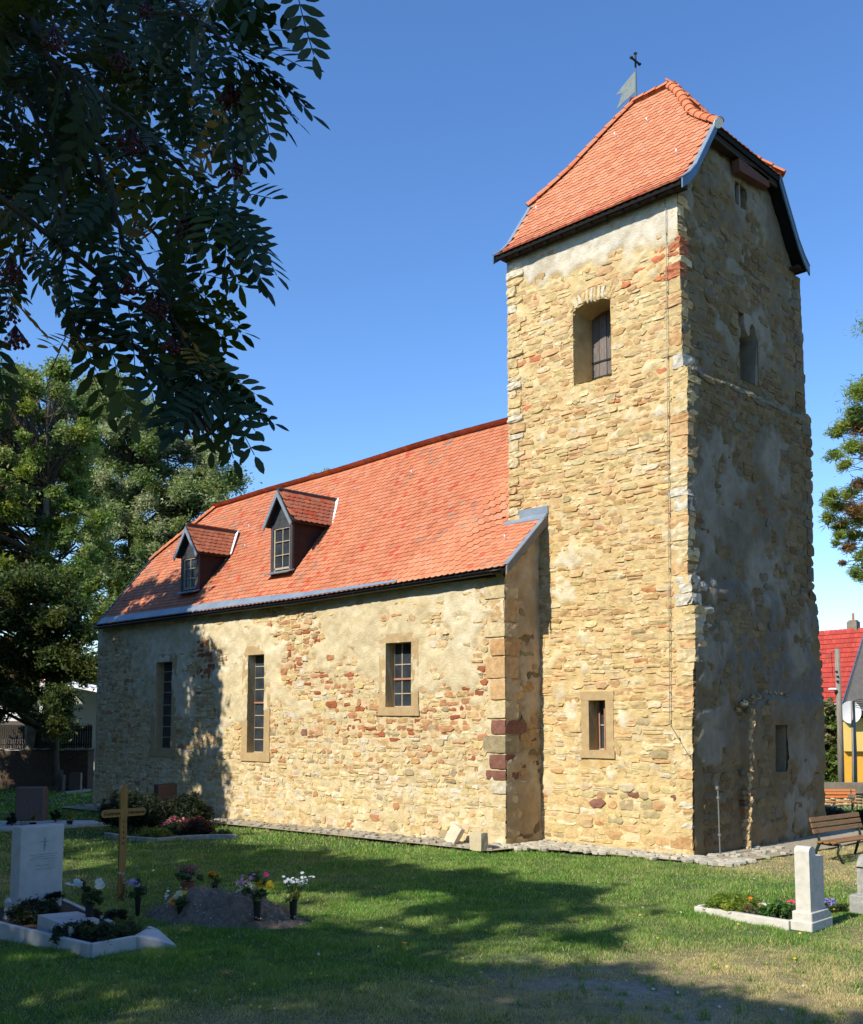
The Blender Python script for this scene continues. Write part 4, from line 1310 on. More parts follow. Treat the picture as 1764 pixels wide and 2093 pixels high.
# ------------------------------------------------------------------ windows and openings
def surround(hole, face, wd, extra=0.02, sill=0.0, cols=M_FRAME):
    a0, a1, b0, b1, dep = hole
    F = FACES[face]
    o = F['o']; n = AR(F['n'], float)
    e = bpy.data.objects.new('window', None); COL.objects.link(e); e.parent = church
    e.matrix_parent_inverse = Matrix.Translation(church.location).inverted()
    c = o(AR((a0 + a1) / 2), AR((b0 + b1) / 2), AR(0.0)); e.location = tuple(c)
    base = float(sheet_h(face, AR([a0 - wd / 2]), AR([b0]))[0]) + 0.015
    def piece(nm, u0, u1, v0, v1, h):
        P, fs = block_pts(1, 1, 1, jit=0.0, rnd=0.0, n=2)
        q = P + 0.5
        uu = u0 + (u1 - u0) * q[:, 0]; vv = v0 + (v1 - v0) * q[:, 1]; hh = -dep * 0.98 + (h + dep * 0.98) * q[:, 2]
        j = AR([[random.uniform(-.004, .004) for _ in range(2)] for _ in P])
        pts = o(uu + j[:, 0], vv + j[:, 1], hh)
        if face != 'tower_side': fs = [tuple(reversed(f)) for f in fs] if False else fs
        me = mesh_from(nm, pts, fs, tint=[(random.uniform(.93, 1.05),) * 3] * len(fs))
        ob = link(nm, me, cols, e)
        return ob
    piece('jamb', a0 - wd, a0, b0, b1, extra + base * .6)
    piece('jamb', a1, a1 + wd, b0, b1, extra + base * .6)
    piece('lintel', a0 - wd - 0.02, a1 + wd + 0.02, b1, b1 + wd * 0.95, extra + base * .6 + .004)
    piece('sill', a0 - wd - 0.03, a1 + wd + 0.03, b0 - wd * 0.85, b0, extra + base * .6 + 0.012 + sill)
    return e

def barbox(mb, face, u0, u1, v0, v1, d0, d1):
    o = FACES[face]['o']
    c = [(u0, v0), (u1, v0), (u1, v1), (u0, v1)]
    vs = [o(AR(a), AR(b), AR(-d0)) for a, b in c] + [o(AR(a), AR(b), AR(-d1)) for a, b in c]
    fs = [(0, 1, 2, 3), (7, 6, 5, 4), (4, 5, 1, 0), (5, 6, 2, 1), (6, 7, 3, 2), (7, 4, 0, 3)]
    mb.add(vs, fs)

def glazing(e, hole, face, depth, cols_, rows, red=None):
    a0, a1, b0, b1, _ = hole
    us_ = [a0] + cols_ + [a1]; vs_ = [b0] + rows + [b1]
    for i in range(len(us_) - 1):
        for j in range(len(vs_) - 1):
            m = MB(); t = random.uniform(-.012, .012)
            o = FACES[face]['o']
            q = [(us_[i], vs_[j], 0), (us_[i + 1], vs_[j], t), (us_[i + 1], vs_[j + 1], -t * .5), (us_[i], vs_[j + 1], 0)]
            vv = [o(AR(a), AR(b), AR(-depth - 0.012 + c * .5)) for a, b, c in q] + [o(AR(a), AR(b), AR(-depth - 0.018)) for a, b, c in q]
            m.add(vv, [(0, 1, 2, 3), (7, 6, 5, 4)])
            m.build('pane', M_GLASS, e)
    m = MB(); w = 0.012
    for v in rows: barbox(m, face, a0, a1, v - w, v + w, depth - 0.005, depth + 0.02)
    for u in cols_: barbox(m, face, u - w, u + w, b0, b1, depth - 0.006, depth + 0.02)
    barbox(m, face, a0, a1, b0, b0 + 0.03, depth - 0.01, depth + 0.02)
    barbox(m, face, a1 - 0.03, a1, b0, b1, depth - 0.008, depth + 0.02)
    barbox(m, face, a0, a0 + 0.02, b0, b1, depth - 0.008, depth + 0.02)
    m.build('glazing_bar', M_LEAD, e)
    if red:
        m = MB()
        for (kind, q) in red:
            if kind == 'v': barbox(m, face, q - .018, q + .018, b0, b1 - 0.12, depth - 0.03, depth - 0.008)
            else: barbox(m, face, a0, a1, q - .022, q + .022, depth - 0.028, depth - 0.007)
        m.build('window_bar', M_RUSTBAR, e)

e = surround(W_N3, 'nave_front', 0.22)
glazing(e, W_N3, 'nave_front', 0.235, [-6.76, -6.45], [3.12, 3.45, 3.78], red=[('v', -6.42), ('h', 3.45)])
e = surround(W_N2, 'nave_front', 0.25)
glazing(e, W_N2, 'nave_front', 0.20, [-11.74], [2.00, 2.31, 2.63, 2.94, 3.31, 3.62, 3.92], red=[('h', 2.965)])
e = surround(W_N1, 'nave_front', 0.25)
glazing(e, W_N1, 'nave_front', 0.20, [-16.22], [2.00, 2.31, 2.63, 2.94, 3.31, 3.62, 3.92])
e = surround(W_SMALL, 'tower_front', 0.185, sill=0.01)
glazing(e, W_SMALL, 'tower_front', 0.30, [-2.03], [2.43], red=None)
m = MB(); barbox(m, 'tower_front', -2.20, -2.175, 1.97, 2.72, 0.27, 0.30); barbox(m, 'tower_front', -2.0, -1.975, 1.86, 2.9, 0.16, 0.185); m.build('window_bar', M_RUSTBAR, e)
e = surround(W_SIDE_LOW, 'tower_side', 0.15, cols=mat('side_window_stone_shade_tint', (0.30, 0.25, 0.16), (0.22, 0.185, 0.12), scale=7, rough=.9, bump=.5, bscale=40, bdist=.012))  # window stone made darker, shade put into its colour
m = MB(); barbox(m, 'tower_side', W_SIDE_LOW[0], W_SIDE_LOW[1], W_SIDE_LOW[2], W_SIDE_LOW[3], 0.40, 0.43); m.build('pane', M_GLASS, e)
# bell opening with its board shutter
e = bpy.data.objects.new('shutter', None); COL.objects.link(e); e.parent = church
e.matrix_parent_inverse = Matrix.Translation(church.location).inverted(); e.location = (-2.03, 0.7, 10.3)
n_ = 5; a0, a1, b0, b1, _ = W_BIG
for i in range(n_):
    u0 = a0 + (a1 - a0) * i / n_; u1 = a0 + (a1 - a0) * (i + 1) / n_
    m = MB(); m.box(((u0 + u1) / 2, 0.665 + random.uniform(-.006, .006), (b0 + b1) / 2), (u1 - u0 - 0.012, 0.03, b1 - b0 + 0.1), tint=(random.uniform(.85, 1.1),) * 3)
    m.build('board', M_GREYWOOD, e)
m = MB()
for z in (b0 + 0.62, b0 + 1.0 - 0.72): m.box(((a0 + a1) / 2, 0.636, z), (a1 - a0, 0.012, 0.035))
m.build('strap', M_IRON, e)
# the shaded openings high up: flat dark sheets set back inside, one leaning post
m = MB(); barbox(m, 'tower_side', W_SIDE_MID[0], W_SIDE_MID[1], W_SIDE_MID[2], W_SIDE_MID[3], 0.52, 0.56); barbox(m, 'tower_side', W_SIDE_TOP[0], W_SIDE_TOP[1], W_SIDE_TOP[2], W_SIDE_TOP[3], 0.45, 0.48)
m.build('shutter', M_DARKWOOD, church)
m = MB(); barbox(m, 'tower_side', 2.50, 2.56, W_SIDE_TOP[2], W_SIDE_TOP[3] + 0.05, -0.02, 0.05); m.build('post', M_POLE, church)
m = MB()
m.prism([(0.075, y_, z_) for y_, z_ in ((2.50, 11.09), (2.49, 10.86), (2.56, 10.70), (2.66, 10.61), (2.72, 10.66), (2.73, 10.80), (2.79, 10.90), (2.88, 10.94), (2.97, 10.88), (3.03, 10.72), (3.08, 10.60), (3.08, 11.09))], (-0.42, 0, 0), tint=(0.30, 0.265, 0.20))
m.prism([(0.07, y_, z_) for y_, z_ in ((2.90, 9.58), (3.08, 9.58), (3.08, 10.65), (3.02, 10.5), (2.97, 10.1))], (-0.45, 0, 0), tint=(0.24, 0.20, 0.145))  # tinted darker, shade of the deep opening put into the colour
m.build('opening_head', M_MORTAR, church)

# lightning conductor down the sunny face and the rod that ends it
pts = [at(u, v, 1, -0.075) for u, v in ((1352, 378), (1361, 425), (1362, 530), (1364, 800), (1367, 1100), (1369, 1480), (1405, 1540), (1412, 1550))]
m = MB(); m.tube(pts, 0.0065, 6)
for a_, b_ in zip(pts[1:], pts[2:]):
    L = np.linalg.norm(b_ - a_)
    for k in range(max(1, int(L / 0.9))):
        p = a_ + (b_ - a_) * (k + .5) / max(1, int(L / 0.9)); m.box(p + AR([0, .02, 0]), (0.022, 0.05, 0.028))
m.build('lightning_conductor', M_WIRE, church)
p0 = at(1437, 1750, 2, 0.0); p0[0] = 0.34
m = MB(); m.tube([(p0[0], p0[1], -.1), (p0[0] - 0.02, p0[1] + .01, 1.28)], 0.014, 6); m.box((p0[0] - .02, p0[1], 1.28), (.05, .05, .06)); m.box((p0[0], p0[1], 0.42), (.05, .04, .04)); m.box((p0[0] - .01, p0[1], 1.1), (.05, .04, .04))
m.build('earthing_rod', M_WIRE, church)

# ------------------------------------------------------------------ paving along the walls
path = link('path', (lambda: (lambda m: mesh_from('path', m.v, m.f, tint=m.t))(
    MB().add([(NX0 - .5, NY0 - 0.95, -0.22), (NX1 + .3, NY0 - 0.85, 0.03), (NX1 + .55, NY0 + .1, 0.05), (NX0 - .5, NY0 + .3, -0.20)], [(0, 1, 2, 3)])
    .add([(NX1 + .2, -1.5, 0.034), (-2.2, -0.95, 0.034), (0.0, -0.62, 0.034), (0.9, -0.5, 0.034), (1.3, 3.0, 0.034), (1.25, 6.5, 0.034), (-0.4, 6.5, 0.06), (-0.4, 0.2, 0.034), (NX1 - .2, 0.2, 0.034), (NX1 - .2, -1.5, 0.034)], [(0, 1, 8, 9), (1, 2, 7, 8), (2, 3, 7), (3, 4, 7), (4, 5, 6, 7)])))(), M_DIRT, None, 'structure')
PAVE = []
def paver(x, y, s, z=0.035):
    n = random.choice([5, 6, 7]); a0 = random.uniform(0, 6.28)
    el = random.uniform(0.55, 1.0); th = random.uniform(0, math.pi)
    out = []
    for k in range(n):
        a = a0 + 2 * math.pi * k / n; r = s * random.uniform(0.75, 1.1)
        px, py = r * math.cos(a), r * math.sin(a) * el
        out.append((px * math.cos(th) - py * math.sin(th), px * math.sin(th) + py * math.cos(th)))
    h = random.uniform(0.012, 0.035)
    P = [(a, b, -0.03) for a, b in out] + [(a, b, h * .6) for a, b in out] + [(a * .86, b * .86, h + random.uniform(-.004, .004)) for a, b in out]
    f = []
    for r in range(2):
        for k in range(n): f.append((r * n + k, r * n + (k + 1) % n, (r + 1) * n + (k + 1) % n, (r + 1) * n + k))
    f.append(tuple(range(2 * n, 3 * n)))
    g = random.uniform(0.72, 1.05)
    if x < NX1: g *= 0.78
    PAVE.append((AR(P), f, (0.52 * g, 0.48 * g, 0.385 * g), AR([x, y, z]), s))
for x in np.arange(NX1 - 0.1, 1.2, 0.155):
    for y in np.arange(-1.7, 0.0, 0.15):
        lo_ = float(np.interp(x, [-3.6, -3.0, -2.2, 0, 1], [-1.85, -1.45, -0.92, -0.60, -0.55]))
        if y < lo_ or (x < NX1 + .1 and y > NY0 - .1): continue
        paver(x + random.uniform(-.05, .05), y + random.uniform(-.05, .05), random.uniform(0.07, 0.14), 0.045)
for y in np.arange(-0.5, 2.4, 0.17):
    for k in range(5):
        if random.random() < (0.25 if y < 0.5 else 0.55): continue
        paver(0.25 + k * 0.19 + random.uniform(-.06, .06) + 0.0 * y, y + random.uniform(-.06, .06), random.uniform(0.06, 0.13), 0.045)
for x in np.arange(NX0 + .2, NX1 + .2, 0.17):
    for k in range(5):
        if random.random() < 0.34 + 0.25 * (x < -9): continue
        zz = -0.22 + (x - NX0 + .5) / 17.9 * 0.25 + (0.018)
        paver(x + random.uniform(-.08, .08), NY0 - 0.12 - k * 0.155 + random.uniform(-.05, .05), random.uniform(0.055, 0.12), zz)
PAVE.sort(key=lambda p: -p[4] / max(1.0, np.dot(p[3] - CAM, FW)))
for P, f, c, o, s in PAVE[:240]:
    me = mesh_from('paving_stone', P, f, tint=[c] * len(f))
    ob = link('paving_stone', me, M_PAVE, path); ob.location = tuple(o)
V = []; Fc = []; T = []
for P, f, c, o, s in PAVE[240:]:
    b = len(V); V.extend(P + o); Fc.extend([tuple(i + b for i in q) for q in f]); T.extend([c] * len(f))
link('paving_stones', mesh_from('paving_stones', V, Fc, tint=T), M_PAVE, path, 'stuff')

# ------------------------------------------------------------------ leaves, trees
def leaf_quads(C, size, rs, aspect=0.5, droop=0.0):
    """C: n x 3 centres -> verts (4n x 3), faces (n x 4); pointed leaf diamonds in every direction"""
    n = len(C)
    d = rs.normal(size=(n, 3)); d[:, 2] = d[:, 2] * 0.7 - droop; d /= np.linalg.norm(d, axis=1)[:, None]
    e = rs.normal(size=(n, 3)); e -= d * (e * d).sum(1)[:, None]; e /= np.linalg.norm(e, axis=1)[:, None]
    nn = np.cross(d, e)
    L = (size * (0.7 + 0.6 * rs.random(n)))[:, None]
    P = np.stack([C - d * L * .45 + e * L * aspect * .25, C + d * L * .6, C - d * L * .15 - e * L * aspect * .65 + nn * L * .05], 1).reshape(-1, 3)
    return P, np.arange(3 * n).reshape(n, 3)

def foliage(name, clusters, per, size, pal, parent, aspect=0.5, seed=1, droop=0.0, matl=None, vary=0.25, kind=None, squash=0.8):
    rs = np.random.default_rng(seed)
    if parent is None or (size > .12 and aspect >= .4): per = per * 0.55; size = size * 1.30
    else: per = per * .85; size = size * 1.2
    Cs = []; Ts = []
    for (p, r, k) in clusters:
        n = int(per * r * r * 4)
        q = rs.normal(size=(n, 3)); q /= (np.linalg.norm(q, axis=1)[:, None] + 1e-9)
        q *= (np.abs(rs.normal(size=n)) * 0.62)[:, None] * r; q[:, 2] *= squash; q[:, 0] *= 1.25
        # clumps inside the cluster
        m = max(2, n // 14); sub = q[rs.integers(0, n, m)] if n > 0 else q
        q = q * 0.42 + sub[rs.integers(0, m, n)] * 0.65 + rs.normal(size=(n, 3)) * r * 0.12
        Cs.append(AR(p) + q)
        base = AR(pal[k % len(pal)])
        Ts.append(base[None, :] * (1 - vary + 2 * vary * rs.random((n, 1))) * (1 + 0.10 * rs.normal(size=(n, 3))))
    C = np.concatenate(Cs); T = np.clip(np.concatenate(Ts), 0.004, 1)
    P, Fq = leaf_quads(C, size, rs, aspect, droop)
    return link(name, mesh_from(name, P, Fq, tint=T), matl or M_LEAF, parent, kind)

def limb(mb, a, b, r0, r1, sag=0.0, n=6, wob=0.12):
    a = AR(a, float); b = AR(b, float); L = np.linalg.norm(b - a)
    pts = []
    w1 = AR([random.uniform(-1, 1) for _ in range(3)]) * wob * L; w2 = AR([random.uniform(-1, 1) for _ in range(3)]) * wob * L * .5
    for i in range(n):
        t = i / (n - 1)
        pts.append(a + (b - a) * t + w1 * math.sin(t * math.pi) + w2 * math.sin(2 * t * math.pi) + AR([0, 0, 1]) * (math.sin(t * math.pi) * sag * L))
    mb.tube(pts, [r0 + (r1 - r0) * i / (n - 1) for i in range(n)], 7 if r0 > .08 else 5, cap=True)
    return pts

def tree(name, label, cat, base, top, clusters, r0, per, size, pal, group=None, seed=1, bark=None, extra_stems=(), droop=0.0, aspect=0.5, vary=0.25, limbs=0.10):
    t = thing(name, label, cat, base, group)
    mb = MB(); base = AR(base, float); top = AR(top, float)
    pts = limb(mb, base - AR([0, 0, .2]), top, r0, r0 * 0.35, n=9, wob=0.035)
    mb.lathe(base - AR([0, 0, .25]), [(r0 * 1.9, 0), (r0 * 1.35, 0.3), (r0 * 1.05, 0.75), (r0 * .9, 1.1)], 9)
    stems = [pts]
    for (b2, t2, rr) in extra_stems:
        stems.append(limb(mb, b2, t2, rr, rr * .4, n=8, wob=0.04))
    mb.build('trunk', bark or M_BARK, t, smooth=True)
    lb = MB()
    allp = [p for s in stems for p in s[3:]]
    for (p, r, k) in clusters:
        p = AR(p)
        cand = [q for q in allp if q[2] < p[2] + 0.3] or allp
        q = min(cand, key=lambda q: np.linalg.norm(q - p) + random.uniform(0, 1.5))
        d = np.linalg.norm(q - p)
        rr = max(0.012, min(limbs, 0.02 * d))
        pp = limb(lb, q, p, rr, 0.01, sag=0.06, n=6)
        for _ in range(2):
            e = p + AR([random.uniform(-1, 1) for _ in range(3)]) * r * 0.8
            limb(lb, pp[3], e, rr * .4, 0.006, n=4)
    lb.build('branches', M_BARK, t, 'stuff')
    foliage('crown', clusters, per, size, pal, t, aspect=aspect, seed=seed, droop=droop, vary=vary, kind='stuff')
    return t

GREENS = [(0.17, 0.24, 0.05), (0.21, 0.28, 0.07), (0.27, 0.33, 0.12), (0.13, 0.20, 0.05), (0.24, 0.28, 0.045)]
LIME = [(0.05, 0.075, 0.018), (0.06, 0.085, 0.022), (0.075, 0.10, 0.03), (0.04, 0.065, 0.018), (0.07, 0.09, 0.018)]
PALE = [(0.32, 0.37, 0.20), (0.20, 0.27, 0.10), (0.16, 0.22, 0.08), (0.40, 0.43, 0.27), (0.26, 0.31, 0.12)]

def px_clusters(outline, n, depth, dd, r, seed, pal_n=5, holes=()):
    """cluster centres inside an outline seen from the photograph's side, spread through a real depth"""
    rs = random.Random(seed); out = []
    def inside(x, y, poly):
        c = False; j = len(poly) - 1
        for i in range(len(poly)):
            if (poly[i][1] > y) != (poly[j][1] > y) and x < (poly[j][0] - poly[i][0]) * (y - poly[i][1]) / (poly[j][1] - poly[i][1]) + poly[i][0]: c = not c
            j = i
        return c
    x0, x1 = min(p[0] for p in outline), max(p[0] for p in outline); y0, y1 = min(p[1] for p in outline), max(p[1] for p in outline)
    tries = 0
    while len(out) < n and tries < n * 60:
        tries += 1
        u, v = rs.uniform(x0, x1), rs.uniform(y0, y1)
        if not inside(u, v, outline): continue
        if any(((u - h[0]) / h[2]) ** 2 + ((v - h[1]) / h[3]) ** 2 < 1 for h in holes): continue
        d = depth + rs.uniform(-dd, dd)
        out.append((atd(u, v, d), rs.uniform(r * .7, r * 1.25), rs.randrange(pal_n)))
    return out

GAPS = [(205, 1215, 24, 30), (235, 1150, 14, 16), (185, 1250, 14, 14)]
oA = [(-160, 760), (-60, 700), (40, 735), (130, 745), (160, 790), (190, 880), (200, 1000), (230, 1090), (180, 1200), (120, 1260), (40, 1280), (-160, 1260)]
oB = [(150, 790), (215, 775), (260, 800), (330, 850), (365, 895), (430, 905), (470, 945), (488, 985), (462, 1010), (470, 1040), (420, 1075), (360, 1130), (300, 1170), (250, 1240), (190, 1260), (165, 1100), (140, 950)]
oC = [(-120, 1180), (40, 1190), (130, 1170), (175, 1230), (190, 1300), (180, 1390), (150, 1440), (165, 1500), (120, 1520), (70, 1460), (20, 1430), (-40, 1500), (-120, 1480)]
bA = gp(72, 1611)
cA = px_clusters(oA, 330, 44, 3.2, 0.66, 1, holes=[(150, 900, 14, 16), (60, 1010, 12, 14), (185, 1060, 12, 16)])
tree('deciduous_tree', 'tall broad green tree with a pale patched trunk behind the low brown wall', 'tree', bA, atd(95, 1000, 43), cA, 0.36, 620, 0.14, GREENS, seed=3, bark=M_PALEBARK,
     extra_stems=[(bA + AR([0.35, 0.35, -.1]), atd(120, 1150, 43), 0.34)])
bB = atd(250, 1560, 58); bB[2] = -0.4
cB = px_clusters(oB, 260, 58, 3.0, 0.85, 2, holes=GAPS)
tree('deciduous_tree', 'light grey-green tree rising above the far end of the nave roof', 'tree', bB, atd(270, 950, 58), cB, 0.32, 560, 0.145, PALE, seed=4)
bC = atd(118, 1590, 41.2); bC[2] = -0.4
cC = px_clusters(oC, 90, 40, 1.6, 0.80, 7, holes=[(170, 1455, 26, 30), (60, 1420, 16, 14), (20, 1400, 20, 12)])
tree('deciduous_tree', 'tree with drooping boughs, leaf colour darkened for shade, in front of the white house', 'tree', bC, atd(110, 1230, 41.2), cC, 0.22, 620, 0.15, [(0.06, 0.095, 0.03), (0.075, 0.11, 0.03), (0.10, 0.12, 0.03)], seed=5, droop=.5)  # leaf greens darkened, shade of the low boughs put into them
# far trees glimpsed under the crowns
cF = px_clusters([(150, 1180), (330, 1130), (360, 1180), (230, 1290), (190, 1290), (150, 1260)], 40, 60, 2, 1.0, 9, holes=[(205, 1215, 22, 26)])
bF = atd(215, 1540, 60); bF[2] = -0.5
tree('deciduous_tree', 'distant thin tree seen in the gap left of the nave roof', 'tree', bF, atd(222, 1180, 60), cF, 0.2, 200, 0.20, GREENS, seed=6)
far = px_clusters([(-250, 1330), (60, 1300), (200, 1360), (330, 1420), (330, 1580), (-250, 1580)], 120, 72, 3, 1.6, 14)
tag(foliage('far_trees', far, 60, 0.42, GREENS, None, seed=77), kind='stuff')
far = px_clusters([(1600, 1420), (1900, 1420), (1900, 1600), (1600, 1600)], 40, 75, 3, 1.6, 15)
tag(foliage('far_trees', far, 60, 0.42, GREENS, None, seed=78), kind='stuff')
far = []
for k in range(520):  # ring of unseen trees, added to hold back bright horizon light
    a_ = random.random()
    if a_ < .55: p_ = (random.uniform(-52, 26), random.uniform(-38, -33), 0)
    elif a_ < .8: p_ = (random.uniform(-56, -50), random.uniform(-34, -8), 0)
    else: p_ = (random.uniform(24, 30), random.uniform(-34, 14), 0)
    far.append((AR(p_) + AR([0, 0, random.uniform(0.2, 9.5)]), random.uniform(1.3, 2.1), random.randrange(5)))
tag(foliage('far_trees', far, 24, 0.62, LIME, None, seed=79), kind='stuff')
cG = px_clusters([(636, 975), (660, 955), (690, 958), (690, 975)], 5, 52, 1, 0.35, 10)
bG = atd(665, 1500, 52); bG[2] = -0.3
tree('deciduous_tree', 'tree whose tip just shows over the nave ridge', 'tree', bG, atd(664, 1000, 52), cG, 0.15, 500, 0.12, PALE, seed=7)

# evergreen at the right-hand edge
ev = [(1764, 800, 30), (1745, 845, 22), (1730, 870, 20), (1762, 870, 26), (1712, 885, 16), (1745, 915, 20), (1708, 930, 16), (1728, 950, 14), (1755, 990, 16), (1735, 1010, 18),
      (1700, 1010, 15), (1690, 1025, 14), (1712, 1035, 18), (1745, 1045, 22), (1764, 1060, 24), (1692, 1060, 16), (1720, 1075, 20), (1745, 1095, 18), (1735, 1120, 16), (1762, 1135, 18),
      (1715, 1095, 12), (1748, 1170, 14), (1764, 1180, 14), (1725, 1150, 8), (1710, 1110, 10)]
for k in range(60):
    a, b = random.uniform(1790, 2050), random.uniform(650, 1230)
    ev.append((a, b, random.uniform(20, 34)))
cE = [(atd(u, v, 33 + random.uniform(-1.2, 1.2)), r * 1.35 * 33 / F_PX, i) for i, (u, v, r) in enumerate(ev)]
bE = atd(1900, 1600, 33); bE[2] = 0
tree('conifer', 'yellow-green conifer with brown tips right of the tower', 'tree', bE, atd(1880, 760, 33), cE, 0.2, 1500, 0.17, [(0.26, 0.33, 0.06), (0.22, 0.30, 0.09), (0.32, 0.36, 0.07), (0.30, 0.17, 0.07), (0.26, 0.33, 0.10)], seed=8, aspect=0.16, limbs=0.035)

# trees behind and beside the camera: they throw the shade on the lawn and the far end of the nave
def wanted_shade(x, y):
    n = float(fbm(x * 0.55, y * 0.55, 3, 41))
    s = 0.0
    if -7.2 < y < -3.7: s = max(s, float(sstep(2.2, 0.9, x + 0.4 * (y + 5) + 1.5 * (n - .5))) * float(sstep(-3.6, -4.2, y)) * float(sstep(-7.3, -6.8, y + 0.6 * (n - .5))) * float(sstep(-8.0, -5.5, x)) )
    if y < -8.6: s = max(s, (0.15 + 0.85 * float(sstep(.45, .52, float(fbm(x * 1.1, y * 1.3, 3, 88))))) * float(sstep(-8.5, -8.9, y + 0.8 * (n - .5) + 0.22 * max(0, 1 - x) * 0)) * float(sstep(4.0, 3.2, x)))
    if y < -7.6 and x > 3.4: s = max(s, float(sstep(-7.7, -8.2, y + 0.25 * (x - 4.5) + 1.2 * (n - .5))))
    if x < -1 and y < -7.4: s = max(s, 0.85 * float(sstep(0.36, 0.46, n)))
    if x < -5 and y > -8: s = max(s, 0.9 * float(sstep(0.50, 0.56, n)))
    return s
shade = []
rs_ = random.Random(77)
sdir = AR([SD.x, SD.y, SD.z]) / SD.z
for _ in range(16000):
    gx_, gy_ = rs_.uniform(-15, 9), rs_.uniform(-14.5, -3.4)
    if rs_.random() > min(wanted_shade(gx_, gy_), wanted_shade(gx_, gy_ + .55) + .1, wanted_shade(gx_, gy_ - .55) + .1, wanted_shade(gx_ + .5, gy_) + .1): continue
    h = rs_.uniform(7.5, 13)
    p = AR([gx_, gy_, 0]) + sdir * h
    u, v, d = project(p)
    if d > 0.2 and -140 < u < 1900 and v > -150: continue
    if any(np.linalg.norm(p - q[0]) < 0.55 for q in shade): continue
    shade.append((p, rs_.uniform(0.4, 0.75), rs_.randrange(5)))
    if len(shade) > 900: break
print('shade clusters', len(shade))
posts = [AR([-11.0, -22.0]), AR([-5.0, -20.5]), AR([0.5, -22.5]), AR([5.5, -24.0])]
grp = [[] for _ in posts]
for s in shade:
    i = min(range(4), key=lambda i: np.hypot(*(posts[i] - s[0][:2])))
    grp[i].append(s)
labs = ['lime tree out of frame throwing shade over the left graves', 'lime tree out of frame shading the grass by the soil mound',
        'lime tree out of frame shading the middle of the lawn', 'lime tree out of frame shading the dry grass in the near right corner']
for i, (p, g) in enumerate(zip(posts, grp)):
    if not g: continue
    tree('lime_tree', labs[i], 'tree', (p[0], p[1], 0), (p[0] + .5, p[1] + .6, 11.5), g, 0.28, 230, 0.21, LIME, seed=20 + i, limbs=0.06)
rsT = random.Random(5)
c1 = []
while len(c1) < 240:
    q = AR([rsT.uniform(-1, 1) for _ in range(3)])
    if not 0.25 < np.linalg.norm(q) < 1: continue
    p = AR([-18.7, -10.4, 8.3]) + q * AR([4.6, 3.4, 6.9])
    u, v, d = project(p)
    if d > 0 and u > -30 and v > 0 and v < 2093: continue
    c1.append((p, rsT.uniform(0.6, 1.0), rsT.randrange(5)))
tree('lime_tree', 'lime tree out of frame shading the far end of the nave', 'tree', (-19.8, -11.2, -.25), (-19.6, -11, 9.5), c1, 0.33, 380, 0.25, LIME, seed=31)
c1 = []
while len(c1) < 60:
    q = AR([rsT.uniform(-1, 1) for _ in range(3)])
    if not 0.25 < np.linalg.norm(q) < 1: continue
    p = AR([-29.5, -8.6, 4.2]) + q * AR([4.5, 3.0, 2.6])
    u, v, d = project(p)
    if d > 0 and u > -30 and v > 0 and v < 2093: continue
    c1.append((p, rsT.uniform(0.7, 1.1), rsT.randrange(5)))
tree('lime_tree', 'lime tree out of frame shading the low brown wall', 'tree', (-29.8, -9, -.25), (-29.6, -8.8, 4.5), c1, 0.33, 200, 0.21, LIME, seed=32)

for (cx0, cy0, cz0, ax0, ay0, az0, nm, sd) in ((-24.6, -11.0, 5.6, 3.8, 2.8, 4.6, 'unseen lime tree added to cut sky light, left of the one that shades the nave', 33), (-24.5, -16.5, 10.0, 5.2, 3.4, 9.0, 'tall unseen lime tree added to cut sky light, far to the left', 35), (-18.6, -17.5, 8.6, 4.4, 3.2, 8.0, 'tall unseen lime tree added to cut sky light, behind the one that shades the nave', 36), (-31.0, -14.0, 8.0, 4.5, 3.4, 7.5, 'unseen lime tree added to cut sky light, at the far left churchyard corner', 37), (-15.5, -16.0, 6.0, 3.6, 3.0, 4.6, 'unseen lime tree added to cut sky light, nearest the left graves', 34)):
    c1 = []; tr_ = 0  # extra unseen trees, added to block sky light from the nave end
    while len(c1) < (90 if az0 < 6 else 150) and tr_ < 6000:
        tr_ += 1
        q = AR([rsT.uniform(-1, 1) for _ in range(3)])
        if np.linalg.norm(q) > 1: continue
        p = AR([cx0, cy0, cz0]) + q * AR([ax0, ay0, az0])
        u, v, d = project(p)
        if d > 0 and u > -40 and v > 0 and v < 2093: continue
        c1.append((p, rsT.uniform(0.7, 1.0), rsT.randrange(5)))
    tree('lime_tree', nm, 'tree', (cx0, cy0, -.25), (cx0 + .2, cy0, cz0 + 2), [(p_, r_ * (1.0 if az0 < 6 else 1.25), k_) for p_, r_, k_ in c1], 0.3, 230 if az0 < 6 else 110, 0.23 if az0 < 6 else 0.33, LIME, seed=sd)

